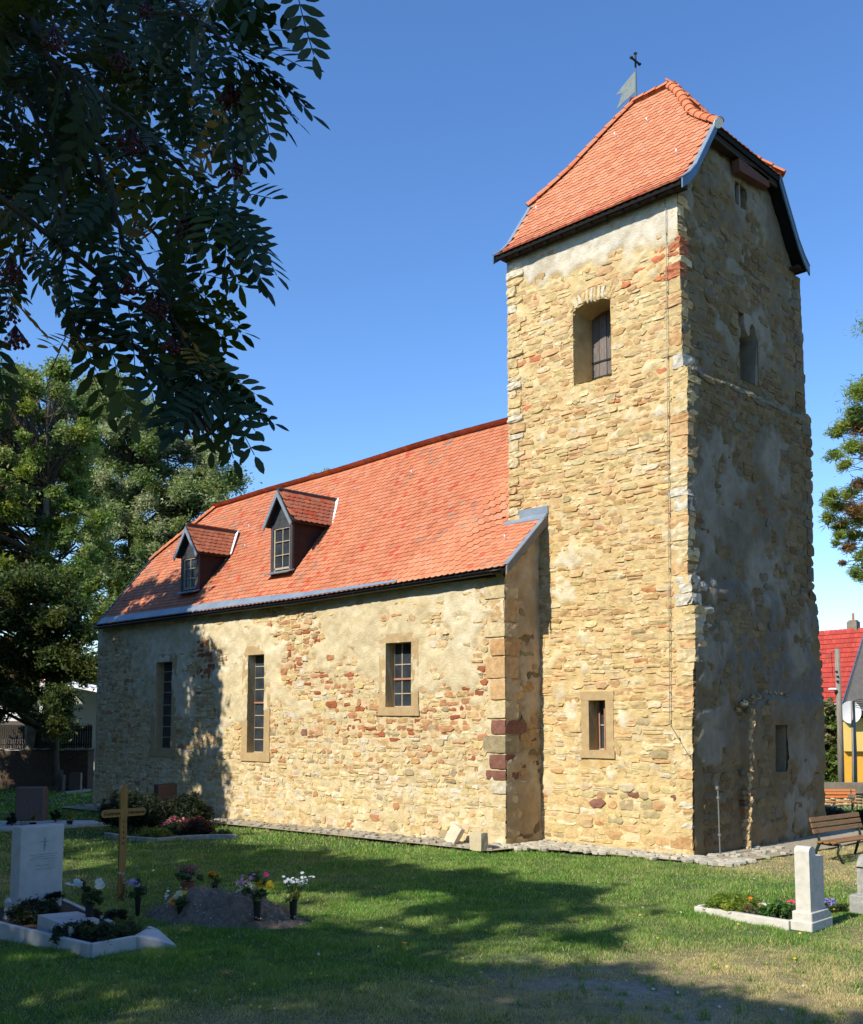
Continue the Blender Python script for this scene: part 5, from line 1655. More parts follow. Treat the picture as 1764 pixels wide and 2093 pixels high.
# ------------------------------------------------------------------ rowan over the camera
rowan = thing('rowan_tree', 'rowan tree with red berry clusters hanging into the upper left corner', 'tree', (5.9, -18.9, 0))
def leaf_mesh(seed, col):
    r = random.Random(seed); P = []; Fq = []; npair = r.choice([5, 6, 6, 7]); L = 0.185
    sp = L / (npair + 0.6)
    def leaflet(bx, by, bz, ang, ln, wd, fold):
        b = len(P); ca, sa = math.cos(ang), math.sin(ang)
        prof = [(0, 0), (0.18, 0.62), (0.5, 1.0), (0.8, 0.68), (1.0, 0)]
        for t, w in prof:
            x, y = t * ln, w * wd / 2
            zz = -0.10 * ln * t * t
            for sgn in ((1, -1) if 0 < t < 1 else (1,)):
                yy = y * sgn
                P.append((bx + x * ca - yy * sa, by + x * sa + yy * ca, bz + zz + abs(yy) * fold))
        i = b
        Fq.append((i, i + 2, i + 1)); Fq.append((i + 1, i + 2, i + 4, i + 3)); Fq.append((i + 3, i + 4, i + 6, i + 5)); Fq.append((i + 5, i + 6, i + 7))
    z = lambda x: -0.9 * x * x
    for k in range(npair):
        x = sp * (k + 1.0); s = 0.75 + 0.35 * math.sin((k + 1) / (npair + 1) * math.pi)
        for sg in (1, -1):
            leaflet(x, 0, z(x), sg * rad(r.uniform(48, 66)), 0.052 * s * r.uniform(.9, 1.1), 0.0205 * s * r.uniform(.9, 1.1), r.uniform(-.1, .3))
    leaflet(sp * (npair + .7), 0, z(L), rad(r.uniform(-8, 8)), 0.052, 0.0205, 0.1)
    b = len(P)
    for i in range(5):
        x = L * i / 4; P.extend([(x, 0.0011, z(x)), (x, -0.0011, z(x) - .001)])
    for i in range(4): Fq.append((b + 2 * i, b + 2 * i + 1, b + 2 * i + 3, b + 2 * i + 2))
    return P, Fq
RCOL = [(0.030, 0.055, 0.022), (0.024, 0.042, 0.02), (0.055, 0.085, 0.042), (0.040, 0.07, 0.024), (0.08, 0.105, 0.02)]
LEAF = []
for i in range(15):
    P, Fq = leaf_mesh(i, None)
    c = RCOL[i % 5] if i < 14 else (0.42, 0.22, 0.02)
    me = mesh_from('leaf', P, Fq, tint=[c] * len(Fq)); me.materials.append(M_ROWAN); LEAF.append((me, P, Fq, c))

ROWB = [([(-170, -80, 3.3), (-20, 40, 3.0), (120, 130, 2.8), (250, 230, 2.65), (370, 330, 2.6), (440, 405, 2.55), (505, 450, 2.5)], 46),
        ([(-120, 120, 3.2), (40, 180, 3.0), (130, 330, 2.9), (128, 480, 2.8), (124, 610, 2.75), (165, 695, 2.7), (260, 700, 2.65), (330, 745, 2.6)], 34),
        ([(60, 40, 3.0), (190, 300, 2.9), (255, 500, 2.8), (330, 590, 2.75), (372, 700, 2.7), (420, 770, 2.65), (462, 812, 2.6)], 46),
        ([(150, -120, 3.1), (300, -40, 2.9), (420, 50, 2.7), (490, 105, 2.6), (520, 150, 2.55)], 34),
        ([(520, -200, 2.5), (575, -120, 2.4), (612, -40, 2.35)], 6),
        ([(-150, 380, 3.0), (-60, 500, 2.9), (0, 590, 2.8), (-10, 690, 2.8)], 12),
        ([(-60, -40, 3.4), (160, 330, 3.2), (290, 450, 3.1), (380, 560, 3.0), (420, 660, 2.95)], 34),
        ([(60, -120, 3.6), (230, 60, 3.4), (360, 150, 3.2), (450, 190, 3.0), (480, 260, 2.9)], 34),
        ([(-160, 200, 3.5), (0, 330, 3.4), (60, 460, 3.3), (40, 560, 3.2)], 20),
        ([(200, 560, 2.8), (260, 620, 2.75), (330, 640, 2.7), (385, 600, 2.65)], 12)]
bm_ = MB(); tips = []
hub = AR([6.6, -17.9, 5.3]); nleaf = 0
bm_.tube([(5.9, -18.9, -.2), (5.95, -18.8, 1.5), (6.1, -18.5, 3.2), (6.4, -18.1, 4.6), tuple(hub)], [0.17, 0.15, 0.12, 0.10, 0.07], 9)
bm_.tube([(6.1, -18.5, 3.2), (6.6, -19.2, 5.0), (7.4, -20.0, 6.8)], [0.09, 0.07, 0.03], 8)
place = []
for path_, nl in ROWB:
    pts = [atd(*p) for p in path_]
    dense = []
    for i in range(len(pts) - 1):
        for q in range(6):
            t = q / 6; dense.append(pts[i] * (1 - t) + pts[i + 1] * t + AR([random.uniform(-1, 1) for _ in range(3)]) * 0.008)
    dense.append(pts[-1])
    m_ = len(dense)
    bm_.tube(dense, [0.0075 * (1 - i / m_) + 0.002 for i in range(m_)], 6)
    limb(bm_, hub, pts[0], 0.02, 0.008, n=6)
    for k in range(nl):
        f = (k + random.random()) / nl; f = f ** 0.85
        i = min(int(f * (m_ - 1)), m_ - 2)
        p = dense[i]; t = dense[i + 1] - dense[max(i - 1, 0)]; t /= np.linalg.norm(t)
        place.append((p, t, f > 0.93))
extra = []
for k in range(470):
    u, v = random.uniform(-120, 470), random.uniform(-120, 440)
    if u + v * 0.62 > 450 and random.random() < 0.95: continue
    extra.append((atd(u, v, random.uniform(3.0, 4.6)), AR([random.uniform(-1, 1) for _ in range(3)]), False))
def leaf_matrix(p, t, tip):
    d = AR([random.gauss(0, 1) for _ in range(3)]); d -= t * np.dot(d, t); d /= np.linalg.norm(d)
    x = d * (0.35 if tip else 0.8) + t * (1.0 if tip else random.uniform(0.2, 0.8)) + AR([0, 0, random.uniform(-0.75, -0.1)]); x /= np.linalg.norm(x)
    up = AR([random.gauss(0, .45), random.gauss(0, .45), 1]) + (-FW) * random.uniform(-.1, 0.9)
    z = up - x * np.dot(up, x); z /= np.linalg.norm(z); y = np.cross(z, x)
    s = random.uniform(0.85, 1.2)
    return AR([x, y, z]).T * s
random.shuffle(place)
inv = Matrix.Translation(rowan.location).inverted()
for n_, (p, t, tip) in enumerate(place[:290]):
    R = leaf_matrix(p, t, tip)
    k = random.randrange(14) if random.random() > .02 else 14
    ob = bpy.data.objects.new('leaf', LEAF[k][0]); COL.objects.link(ob); ob.parent = rowan; ob.matrix_parent_inverse = inv
    ob.matrix_basis = Matrix([[*R[0], p[0]], [*R[1], p[1]], [*R[2], p[2]], [0, 0, 0, 1]])
V = []; Fc = []; T = []
def add_leafmesh(p, t, tip, sc=1.0):
    R = leaf_matrix(p, t / (np.linalg.norm(t) + 1e-9), tip) * sc; me_, P, Fq, c = LEAF[random.randrange(14)]
    b = len(V); V.extend((AR(P) @ R.T + p)); Fc.extend([tuple(i + b for i in f) for f in Fq]); T.extend([c] * len(Fq))
for q in place[290:] + extra: add_leafmesh(*q)
# the rest of the crown, above and behind the camera, that keeps the hanging sprays in shade
cen = [q[0] for q in place[::3]]
made = 0
for _ in range(9000):
    if made > 1000: break
    c = random.choice(cen) + sdir * random.uniform(0.9, 4.5) + AR([random.gauss(0, .35) for _ in range(3)])
    u, v, d = project(c)
    if d > 0.1 and -60 < u < 1830 and v > -220: continue
    if abs(d) < 1.0 and np.linalg.norm(c - CAM) < 1.3: continue
    add_leafmesh(c, AR([random.gauss(0, 1) for _ in range(3)]), False, 1.5); made += 1
link('foliage', mesh_from('foliage', V, Fc, tint=T), M_ROWAN, rowan, 'stuff')
for _ in range(14):
    c = random.choice(cen) + sdir * random.uniform(1.5, 4.0)
    u, v, d = project(c)
    if d > 0.1 and -60 < u < 1830 and v > -220: continue
    limb(bm_, AR([7.0, -19.6, 5.9]), c, 0.025, 0.006, n=6)
bm_.build('branch', M_BARK, rowan, smooth=True)
def berries(u, v, d, n, r):
    m = MB(); c = atd(u, v, d); r = r * .85; n = int(n * .8)
    st = c + AR([0, 0, r * 1.3])
    for k in range(n):
        q = AR([random.gauss(0, 1) for _ in range(3)]); q /= np.linalg.norm(q); q *= r * random.random() ** .4; q[2] *= .55
        p = c + q
        s = 0.0044
        m.lathe(p - AR([0, 0, s]), [(s * .35, 0), (s * .95, s * .5), (s, s), (s * .9, s * 1.5), (s * .35, s * 2)], 6)
        m.tube([st, p + AR([0, 0, s])], 0.0009, 3, cap=False)
    m.build('berry_cluster', M_BERRY, rowan, smooth=True)
for a in ((245, 130, 2.6, 40, .035), (268, 300, 2.5, 60, .045), (385, 478, 2.5, 75, .05), (470, 205, 2.55, 60, .042), (262, 590, 2.6, 40, .035), (322, 638, 2.6, 45, .04),
          (18, 562, 2.5, 50, .045), (30, 700, 2.5, 45, .04), (400, 872, 2.55, 70, .05), (480, 352, 2.6, 30, .03), (110, 90, 2.6, 40, .04), (300, 25, 2.6, 30, .03), (22, 655, 2.55, 14, .03), (350, 715, 2.6, 35, .035)):
    berries(*a)

# ------------------------------------------------------------------ plants and flowers
def tuft(name, label, cat, p, r, h, per, size, pal, parent=None, aspect=.3, seed=1, n=9, group=None, matl=None, squash=.8, upright=False):
    rs = random.Random(seed); cl = []
    for k in range(n):
        a = rs.uniform(0, 6.28); q = rs.random() ** .5
        zz = h * (0.25 + 0.55 * rs.random() * (1 - .5 * q))
        cl.append((AR(p) + AR([math.cos(a) * r * q * .75, math.sin(a) * r * q * .75, zz]), max(.02, min(r, h) * rs.uniform(.28, .42)), rs.randrange(len(pal))))
    o = foliage(name, cl, per / (min(r, h) * .35) ** 2 / 4, size, pal, parent, aspect=aspect, seed=seed, matl=matl, squash=squash)
    if cat: tag(o, label, cat, group)
    return o

def flower_head(m, c, r, col, centre=None, n=9, tilt=None):
    a0 = random.uniform(0, 6.28)
    nz = AR([0.35, -0.35, 0.85]) if tilt is None else AR(tilt, float); nz = nz + AR([random.gauss(0, .25) for _ in range(3)]); nz /= np.linalg.norm(nz)
    x = np.cross((0, 0, 1), nz) + AR([1e-3, 0, 0]); x /= np.linalg.norm(x); y = np.cross(nz, x)
    for k in range(n):
        a = a0 + 2 * math.pi * k / n; d = x * math.cos(a) + y * math.sin(a); e = -x * math.sin(a) + y * math.cos(a)
        w = r * 0.42
        g = random.uniform(.85, 1.1)
        m.add([c, c + d * r * .55 + e * w * .6 + nz * r * .10, c + d * r + nz * r * .02, c + d * r * .55 - e * w * .6 + nz * r * .10], [(0, 1, 2, 3)], tuple(AR(col) * g))
    if centre:
        m.lathe(c, [(r * .28, 0), (r * .26, r * .08), (r * .1, r * .15)], 6, tint=centre)

def vase_of(label, u, v, vh, vr, heads, cat='flower vase', group=None, pot=False, leafh=0.10, leafcol=(0.03, 0.045, 0.02), leaves=90, z0=None, matl=None, name='flower_vase', spread=0.05):
    b = gp(u, v)
    if z0 is not None: b = at(u, v, 2, z0)
    t = thing(name, label, cat, b, group)
    m = MB()
    if pot: m.lathe(b, [(vr * .7, 0), (vr, vh * .82), (vr * 1.1, vh * .84), (vr * 1.1, vh), (vr * .9, vh), (vr * .88, vh * .85)], 14)
    else: m.lathe(b - AR([0, 0, .04]), [(vr * .45, 0), (vr * .6, .06), (vr * .92, vh + .02), (vr * 1.12, vh + .03), (vr * 1.12, vh + .045), (vr * .85, vh + .045), (vr * .8, vh)], 14)
    m.build('pot' if pot else 'vase', matl or (M_TERRA if pot else M_PLASTIC), t, smooth=False)
    top = b + AR([0, 0, vh])
    spread *= 1.4
    cl = [(top + AR([random.uniform(-1, 1) * spread, random.uniform(-1, 1) * spread, random.uniform(0.1, 1) * leafh]), random.uniform(.03, .055), 0) for _ in range(7)]
    foliage('leaves', [(p_, r_ * 1.6, k_) for p_, r_, k_ in cl], leaves * 3.0 / (.065 ** 2 * 4) / 7, 0.05, [tuple(AR(leafcol) * 2.6)], t, seed=int(u), aspect=.5, kind='stuff')
    dep = np.dot(b - CAM, FW)
    sm = MB()
    for (hu, hv, r, col, cen, n) in heads:
        c = atd(hu, hv, dep + random.uniform(-.04, .04)); r = r * 1.3
        sm.tube([top, (top + c) / 2 + AR([random.uniform(-.01, .01)] * 3), c], 0.0022, 4, tint=(0.05, 0.09, 0.03))
        m = MB(); flower_head(m, c, r, col, cen, n)
        if n > 9: flower_head(m, c + AR([0, 0, r * .12]), r * .7, col, None, n)
        m.build('flower', M_PETAL, t)
    sm.build('stems', M_PETAL, t, 'stuff')
    return t

WHT = (0.72, 0.76, 0.74); YEL = (0.80, 0.52, 0.02); ORG = (0.75, 0.27, 0.02); LIL = (0.50, 0.40, 0.66); PNK = (0.42, 0.12, 0.16); MAG = (0.62, 0.03, 0.22)
R_ = random.Random(9)
def rh(u, v, su, sv, n, r, col, cen=None, k=8): return [(u + R_.gauss(0, su), v + R_.gauss(0, sv), r * R_.uniform(.8, 1.15), col, cen, k) for _ in range(n)]
vase_of('dark vase of white chrysanthemums standing in the white kerbed grave', 181, 1922, 0.42, 0.055, rh(160, 1808, 9, 6, 7, .035, WHT, None, 12) + rh(201, 1808, 10, 7, 8, .037, WHT, None, 12), leafh=.24, spread=.09, leaves=300)
vase_of('dark vase of lilac flowers beside the wooden cross', 281, 1874, 0.25, 0.045, rh(274, 1803, 7, 6, 7, .035, LIL, (0.2, .1, .3), 9) + rh(285, 1780, 8, 4, 3, .02, (0.35, .4, .38)), leafh=.22, leaves=160)
vase_of('pale dried flower stalk at the foot of the wooden cross', 250, 1846, 0.05, 0.018, rh(247, 1786, 4, 4, 5, .024, (0.60, .56, .46)) + rh(252, 1800, 5, 4, 5, .018, (0.40, .40, .24)), leafh=.1, leaves=20)
vase_of('slim vase of cream and orange flowers on the soil mound', 368, 1882, 0.20, 0.045, rh(367, 1828, 5, 4, 5, .04, (0.80, .72, .45), (0.6, .5, .1), 10) + rh(352, 1842, 2, 2, 2, .03, ORG) + rh(377, 1824, 3, 3, 3, .026, YEL) + rh(345, 1830, 4, 5, 5, .018, WHT), leafh=.12, leafcol=(.05, .075, .03), leaves=160)
vase_of('dark vase of orange flowers behind the soil mound', 439, 1836, 0.22, 0.052, rh(434, 1786, 4, 4, 4, .042, ORG, (.4, .2, .02), 10) + rh(446, 1792, 3, 3, 2, .03, (0.8, .42, .02)), leafh=.13, leafcol=(.06, .10, .025), leaves=160)
vase_of('tall dark vase of yellow and violet flowers in front of the mound', 525, 1898, 0.34, 0.055, rh(531, 1809, 2, 2, 2, .055, YEL, (.6, .3, .02), 12) + rh(552, 1815, 3, 6, 4, .05, (0.80, .60, .03), None, 12) + rh(510, 1795, 12, 5, 7, .024, (0.36, .20, .36)) + rh(544, 1789, 1, 1, 1, .032, MAG) + rh(485, 1805, 5, 6, 4, .02, (0.34, .2, .32)), leafh=.30, spread=.11, leaves=420)
vase_of('dark vase of fine white starry flowers right of the mound', 599, 1887, 0.30, 0.058, rh(604, 1800, 16, 6, 34, .022, (0.60, .66, .72), None, 6), leafh=.10, leafcol=(.10, .11, .03), leaves=50)
vase_of('terracotta pot of dusky pink sedum behind the mound', 384, 1826, 0.17, 0.10, rh(386, 1776, 11, 6, 40, .020, PNK, None, 7), cat='flower pot', pot=True, leafh=.20, spread=.12, leaves=480, name='flower_pot', leafcol=(.045, .065, .035))
vase_of('terracotta bowl with silvery leaves on the crest of the mound', 492, 1842, 0.10, 0.11, rh(498, 1806, 9, 5, 6, .016, (0.34, .2, .30)), cat='flower pot', pot=True, leafh=.12, spread=.12, leaves=260, z0=.12, name='flower_pot', leafcol=(.17, .20, .18))

# heaped soil of the new grave
nn = 90
mx, my, rx, ry = -1.42, -9.20, 1.48, 0.70
P = []; Q = []
for i in range(nn + 1):
    for j in range(nn + 1):
        a = -1 + 2 * i / nn; b = -1 + 2 * j / nn
        r = math.hypot(a, b)
        x, y = mx + a * rx, my + b * ry + a * 0.28
        h = float(sstep(1.0, 0.25, r)) * (0.30 + 0.14 * float(fbm(x * 2, y * 2, 2, 3))) - 0.04
        h += (float(fbm(x * 6, y * 6, 5, 6)) - .5) * 0.24 * float(sstep(1.05, .75, r))
        P.append((x, y, h + float(ground_z(x, y))))
I = np.arange((nn + 1) ** 2).reshape(nn + 1, nn + 1)
Q = np.stack([I[:-1, :-1], I[1:, :-1], I[1:, 1:], I[:-1, 1:]], -1).reshape(-1, 4)
mound = link('soil_mound', mesh_from('soil_mound', P, Q, tint=np.ones((len(Q), 3)), smooth=True), M_MOUND)
tag(mound, 'heap of loose grey-brown soil on the fresh grave by the wooden cross', 'soil mound')
m = MB()
for k in range(1500):
    a = random.uniform(0, 6.28); r = random.random() ** .5 * 1.08
    i = AR([mx + math.cos(a) * rx * r, my + math.sin(a) * ry * r + math.cos(a) * r * .28, 0])
    h = float(sstep(1.0, 0.25, r)) * 0.36
    s = random.choice([random.uniform(.006, .018), random.uniform(.012, .04)]); g = random.uniform(.35, 1.5)
    pp, ff = block_pts(s * 1.5, s, s, jit=s * .2, rnd=s * .3, n=1)
    g = g * (2.2 if random.random() < .22 else 1.0)
    m.add(pp + i + AR([0, 0, h + (float(fbm(i[0] * 6, i[1] * 6, 5, 6)) - .5) * .24 + float(sstep(1.0, 0.25, r)) * 0.01]), ff, (0.26 * g, 0.23 * g, 0.19 * g))
m.build('soil_crumbs', M_PAVE, mound, 'stuff')

# ------------------------------------------------------------------ wooden cross
cb_ = gp(247, 1846)
cx_ = thing('wooden_cross', 'plain varnished wooden grave cross with rounded arms and small black lettering', 'grave cross', cb_)
H = 1.60; X0 = cb_[0]
m = MB()
m.prism([(X0 + .02, cb_[1] - .052, -.15), (X0 + .02, cb_[1] + .052, -.15), (X0 + .02, cb_[1] + .052, H - .04), (X0 + .02, cb_[1] + .02, H), (X0 + .02, cb_[1] + .012, H + .05), (X0 + .02, cb_[1] - .012, H + .05), (X0 + .02, cb_[1] - .02, H), (X0 + .02, cb_[1] - .052, H - .04)], (-.045, 0, 0))
m.build('upright', M_CROSS, cx_)
m = MB(); y0, y1, z0, z1 = cb_[1] - .345, cb_[1] + .345, 1.172, 1.280
m.prism([(X0 + .026, y0 + .03, z0), (X0 + .026, y1 - .03, z0), (X0 + .026, y1, z0 + .03), (X0 + .026, y1, z1 - .03), (X0 + .026, y1 - .03, z1), (X0 + .026, y0 + .03, z1), (X0 + .026, y0, z1 - .03), (X0 + .026, y0, z0 + .03)], (-.03, 0, 0))
m.build('crossbar', M_CROSS, cx_)
m = MB(); m.prism([(X0 + .029, cb_[1] - .052, z0 - .003), (X0 + .029, cb_[1] + .052, z0 - .003), (X0 + .029, cb_[1] + .052, z1 + .003), (X0 + .029, cb_[1] - .052, z1 + .003)], (-.008, 0, 0)); m.build('crossbar_joint', M_CROSS, cx_)
def text(s, size, loc, parent, mt, rot=(math.pi / 2, 0, math.pi / 2), name='lettering', ext=0.002, align='LEFT', spacing=1.0):
    c = bpy.data.curves.new(name, 'FONT'); c.body = s; c.size = size; c.extrude = ext; c.align_x = align; c.space_character = spacing
    c.materials.append(mt)
    tmp = bpy.data.objects.new(name, c); COL.objects.link(tmp)
    bpy.context.view_layer.update()
    dg = bpy.context.evaluated_depsgraph_get()
    me = bpy.data.meshes.new_from_object(tmp.evaluated_get(dg))
    bpy.data.objects.remove(tmp)
    o = bpy.data.objects.new(name, me); COL.objects.link(o)
    o.parent = parent; o.matrix_parent_inverse = parent_inv(parent)
    o.location = loc; o.rotation_euler = rot
    return o
text('Gudrun', 0.072, (X0 + .030, y0 + .03, z0 + .03), cx_, M_LETTER, spacing=1.1)
text('Hirrncke', 0.072, (X0 + .030, cb_[1] + .065, z0 + .03), cx_, M_LETTER, spacing=1.0)
for k, s_ in enumerate('*1946'): text(s_, 0.05, (X0 + .024, cb_[1] - .015, 1.08 - k * .075), cx_, M_LETTER)

# ------------------------------------------------------------------ left grave with white kerb
hs = thing('headstone', 'tall plain white headstone with engraved cross at the left edge', 'headstone', (-3.6, -10.73, 0))
m = MB(); m.box((-3.60, -10.733, 0.56), (0.28, 0.60, 1.16), bev=.012); m.build('slab', M_WHITEST, hs)
m = MB(); fx = -3.459
gcol = mat('engraved_grey', (0.24, 0.255, 0.26), rough=.8, bump=0)
m.box((fx, -10.70, 0.93), (0.006, 0.10, 0.010)); m.box((fx, -10.70, 0.90), (0.006, 0.012, 0.17)); m.box((fx, -10.70, 0.885), (0.006, 0.04, 0.012))
m.build('engraved_cross', gcol, hs)
for (z, w, k) in ((0.765, 0.36, 15), (0.735, .30, 11), (0.705, 0.36, 16), (0.62, 0.16, 6), (0.57, .2, 7)):
    m = MB()
    for i in range(k):
        yy = -10.71 - w / 2 + w * i / (k - 1); m.box((fx, yy, z + random.uniform(-.002, .002)), (0.004, w / k * random.uniform(.5, .9), random.uniform(.004, .010)))
    m.build('engraved_line', gcol, hs, 'stuff')
kb = thing('grave_kerb', 'white stone kerb with a sloping corner piece round the left grave', 'grave border', (-2, -11, 0))
Fp, Lp, Rp, Bp, Tp = (-0.575, -11.49), (-3.9, -11.86), (-0.66, -10.72), (-3.9, -10.2), (-0.44, -10.55)
def kerbpiece(a, b, w=0.07, h=0.15, parent=None, mt=M_WHITEST, nm='kerb_stone'):
    m = MB(); g = -.06
    m.bar((a[0], a[1], (h + g) / 2), (b[0], b[1], (h + g) / 2), w, h - g, bev=.006); return m.build(nm, mt, parent)
def lerp2(a, b, t): return (a[0] + (b[0] - a[0]) * t, a[1] + (b[1] - a[1]) * t)
kerbpiece(Lp, lerp2(Lp, Fp, .62), parent=kb); kerbpiece(lerp2(Lp, Fp, .622), lerp2(Lp, Fp, .962), parent=kb); kerbpiece(lerp2(Lp, Fp, .964), lerp2(Lp, Fp, 1.0), parent=kb, w=.074)
kerbpiece(Fp, (-0.6, -10.95), parent=kb); kerbpiece(Rp, lerp2(Rp, Bp, 1), parent=kb, h=.06)
m = MB(); m.add([(-0.60, -10.96, -.02), (-0.60, -10.96, .15), (-0.95, -10.55, .15), (-0.98, -10.50, -.02), (-0.30, -10.60, -.02), (-0.30, -10.60, 0.035), (-0.86, -10.66, .17), (-0.66, -10.62, .16)],
        [(0, 4, 5, 1), (1, 5, 7), (1, 7, 6, 2), (5, 4, 3, 2), (5, 2, 6), (5, 6, 7), (0, 1, 2, 3), (3, 4, 0)]); m.build('corner_piece', M_WHITEST, kb)
m = MB(); m.add([(Lp[0], Lp[1] + .04, .05), (Fp[0] - .03, Fp[1] + .03, .05), (Rp[0] - .03, Rp[1] - .02, .05), (Bp[0], Bp[1] - .03, .05)], [(0, 1, 2, 3)])
tag(m.build('grave_soil', M_SOIL, None), None, None, None, 'stuff')
m = MB(); pts_ = [at(77, 1870, 2, .25), at(142, 1895, 2, .25), at(203, 1879, 2, .25), at(158, 1863, 2, .25)]
m.prism([(p[0], p[1], .02) for p in pts_], (0, 0, 0.23)); tag(m.build('grave_slab', M_WHITEST, None), 'low white stone slab lying inside the white kerbed grave', 'grave slab')
# small white ornament at the headstone's foot
m = MB(); c = gp(14, 1893); m.lathe(c, [(.05, 0), (.06, .08), (.035, .14), (.05, .2), (.03, .24), (.045, .30), (.02, .35)], 10); tag(m.build('angel_figure', M_WHITEST), 'tiny white figurine at the foot of the tall white headstone', 'figurine')
def bush(label, u, v, rpx, hpx, pal, seed, size=.05, per=900, n=14, asp=.3, name='shrub', cat='shrub', z=None):
    b = gp(u, v); dep = np.dot(b - CAM, FW); k = dep / F_PX
    t = thing(name, label, cat, b)
    r, h = rpx * k * 1.2, hpx * k * 1.1; n = int(n * 1.3)
    tuft('foliage', None, None, b, r, h, per, size, pal, parent=t, aspect=asp, seed=seed, n=n)['kind'] = 'stuff'
    m = MB()
    for q in range(5):
        a = q * 1.26; m.tube([b - AR([0, 0, .02]), b + AR([math.cos(a) * r * .3, math.sin(a) * r * .3, h * .35]), b + AR([math.cos(a) * r * .6, math.sin(a) * r * .6, h * .6])], [.012, .008, .004], 5)
    m.build('stem', M_BARK, t, 'stuff')
    return t
DK = [(0.022, 0.036, 0.018), (0.03, 0.046, 0.02), (0.016, 0.028, 0.014)]
bush('dark mugo pine in front of the tall white headstone', 72, 1898, 46, 72, DK, 1, size=.05, per=420, n=16)
bush('dark upright sprig of pine beside the white headstone', 108, 1868, 20, 62, DK, 2, size=.05, per=300, n=9)
bush('feathery dwarf juniper in the near corner of the white kerb', 160, 1938, 46, 62, [(.05, .085, .035), (.035, .06, .028)], 3, size=.06, per=420, n=14, asp=.22)
bush('low green cushion plant along the right side of the white kerb', 238, 1926, 50, 50, [(.05, .09, .03), (.035, .06, .025), (.075, .11, .045)], 4, size=.035, per=600, n=16)
bush('dark low cushion plant at the front of the white kerbed grave', 206, 1944, 46, 38, DK, 5, size=.035, per=500, n=14)
bush('loose green plant between white kerb and wooden cross', 215, 1886, 46, 30, [(.035, .055, .02), (.03, .04, .02)], 6, size=.04, per=420, n=12)

# ------------------------------------------------------------------ grave in front of the nave
def kerb_px(label, pts, w=.09, h=.12, mt=M_LIMEST, segs=None, name='grave_kerb'):
    P = [gp(*p) for p in pts]
    t = thing(name, label, 'grave border', P[0])
    for a, b in zip(P, P[1:]):
        m = MB(); m.bar((a[0], a[1], a[2] + h / 2 - .03), (b[0], b[1], b[2] + h / 2 - .03), w, h, bev=.008); m.build('kerb_stone', mt, t)
    return t
kerb_px('low pale kerb curving before the pink flower bed by the nave', [(216, 1711), (262, 1720), (318, 1724), (372, 1719), (430, 1716), (484, 1716)], mt=M_GREYST, w=.10, h=.14)
bush('large dark conifer shrub left in front of the shaded nave end', 268, 1704, 56, 96, DK, 11, size=.09, per=1500, n=40)
bush('dark conifer shrub right beside the pink flowers', 374, 1692, 48, 74, DK, 12, size=.09, per=1300, n=34)
b = at(315, 1668, 2, 0.0)
m = MB(); m.box((b[0] - .3, b[1] + .5, 0.36), (0.22, 0.6, 0.88), bev=.02); tag(m.build('headstone', mat('red_granite', (0.09, 0.05, 0.04), (.06, .04, .035), rough=.5, bump=0)), 'dull red headstone half hidden between the two dark conifer shrubs', 'headstone')
def flowerbed(name, label, u, v, ru, hv, cols, n, r, leafcol, seed):
    b = gp(u, v); k = np.dot(b - CAM, FW) / F_PX
    t = thing(name, label, 'flowers', b)
    rs = random.Random(seed); m = MB(); cl = []
    ax = AR([RT[0], RT[1], 0])
    for q in range(n):
        a = rs.gauss(0, .45); d = rs.uniform(-.6, .6)
        a = max(-1.05, min(1.05, a)); h = hv * k * max(.25, (1 - (a / 1.3) ** 2) * (1 - .5 * d * d)) * rs.uniform(.35, 1.0) * (0.75 + .5 * float(fbm(a * 3 + seed, d * 3, 2, seed)))
        c = b + ax * a * ru * k + AR([-.7, .7, 0]) * d * ru * k * .45 + AR([0, 0, h])
        flower_head(m, c, r * rs.uniform(.7, 1.2), rs.choice(cols), None, 6)
        if q % 5 == 0: cl.append((c - AR([0, 0, h * .3]), .08 + h * .3, 0))
    m.build('blossoms', M_PETAL, t, 'stuff')
    foliage('foliage', cl, 2200, 0.05, [tuple(AR(leafcol) * 1.5)], t, seed=seed, kind='stuff')
    return t
flowerbed('flower_bed', 'bright pink begonias in front of the dark conifer shrub', 358, 1706, 34, 36, [(0.80, .08, .30), (0.65, .06, .24), (.85, .22, .4)], 620, .028, (.04, .06, .02), 1)
flowerbed('flower_bed', 'dark crimson begonias right of the bright pink ones', 402, 1709, 32, 36, [(0.50, .04, .10), (0.6, .07, .14), (.38, .03, .07)], 620, .028, (.05, .03, .02), 2)
flowerbed('flower_bed', 'yellow-green groundcover with small yellow flowers behind the kerb', 316, 1717, 36, 25, [(0.55, .42, .03), (.28, .28, .04), (.18, .22, .04)], 420, .024, (.13, .16, .03), 3)
flowerbed('flower_bed', 'low olive groundcover at the right end of the kerb', 455, 1713, 30, 16, [(.08, .10, .03), (.12, .12, .04)], 160, .022, (.07, .09, .025), 4)
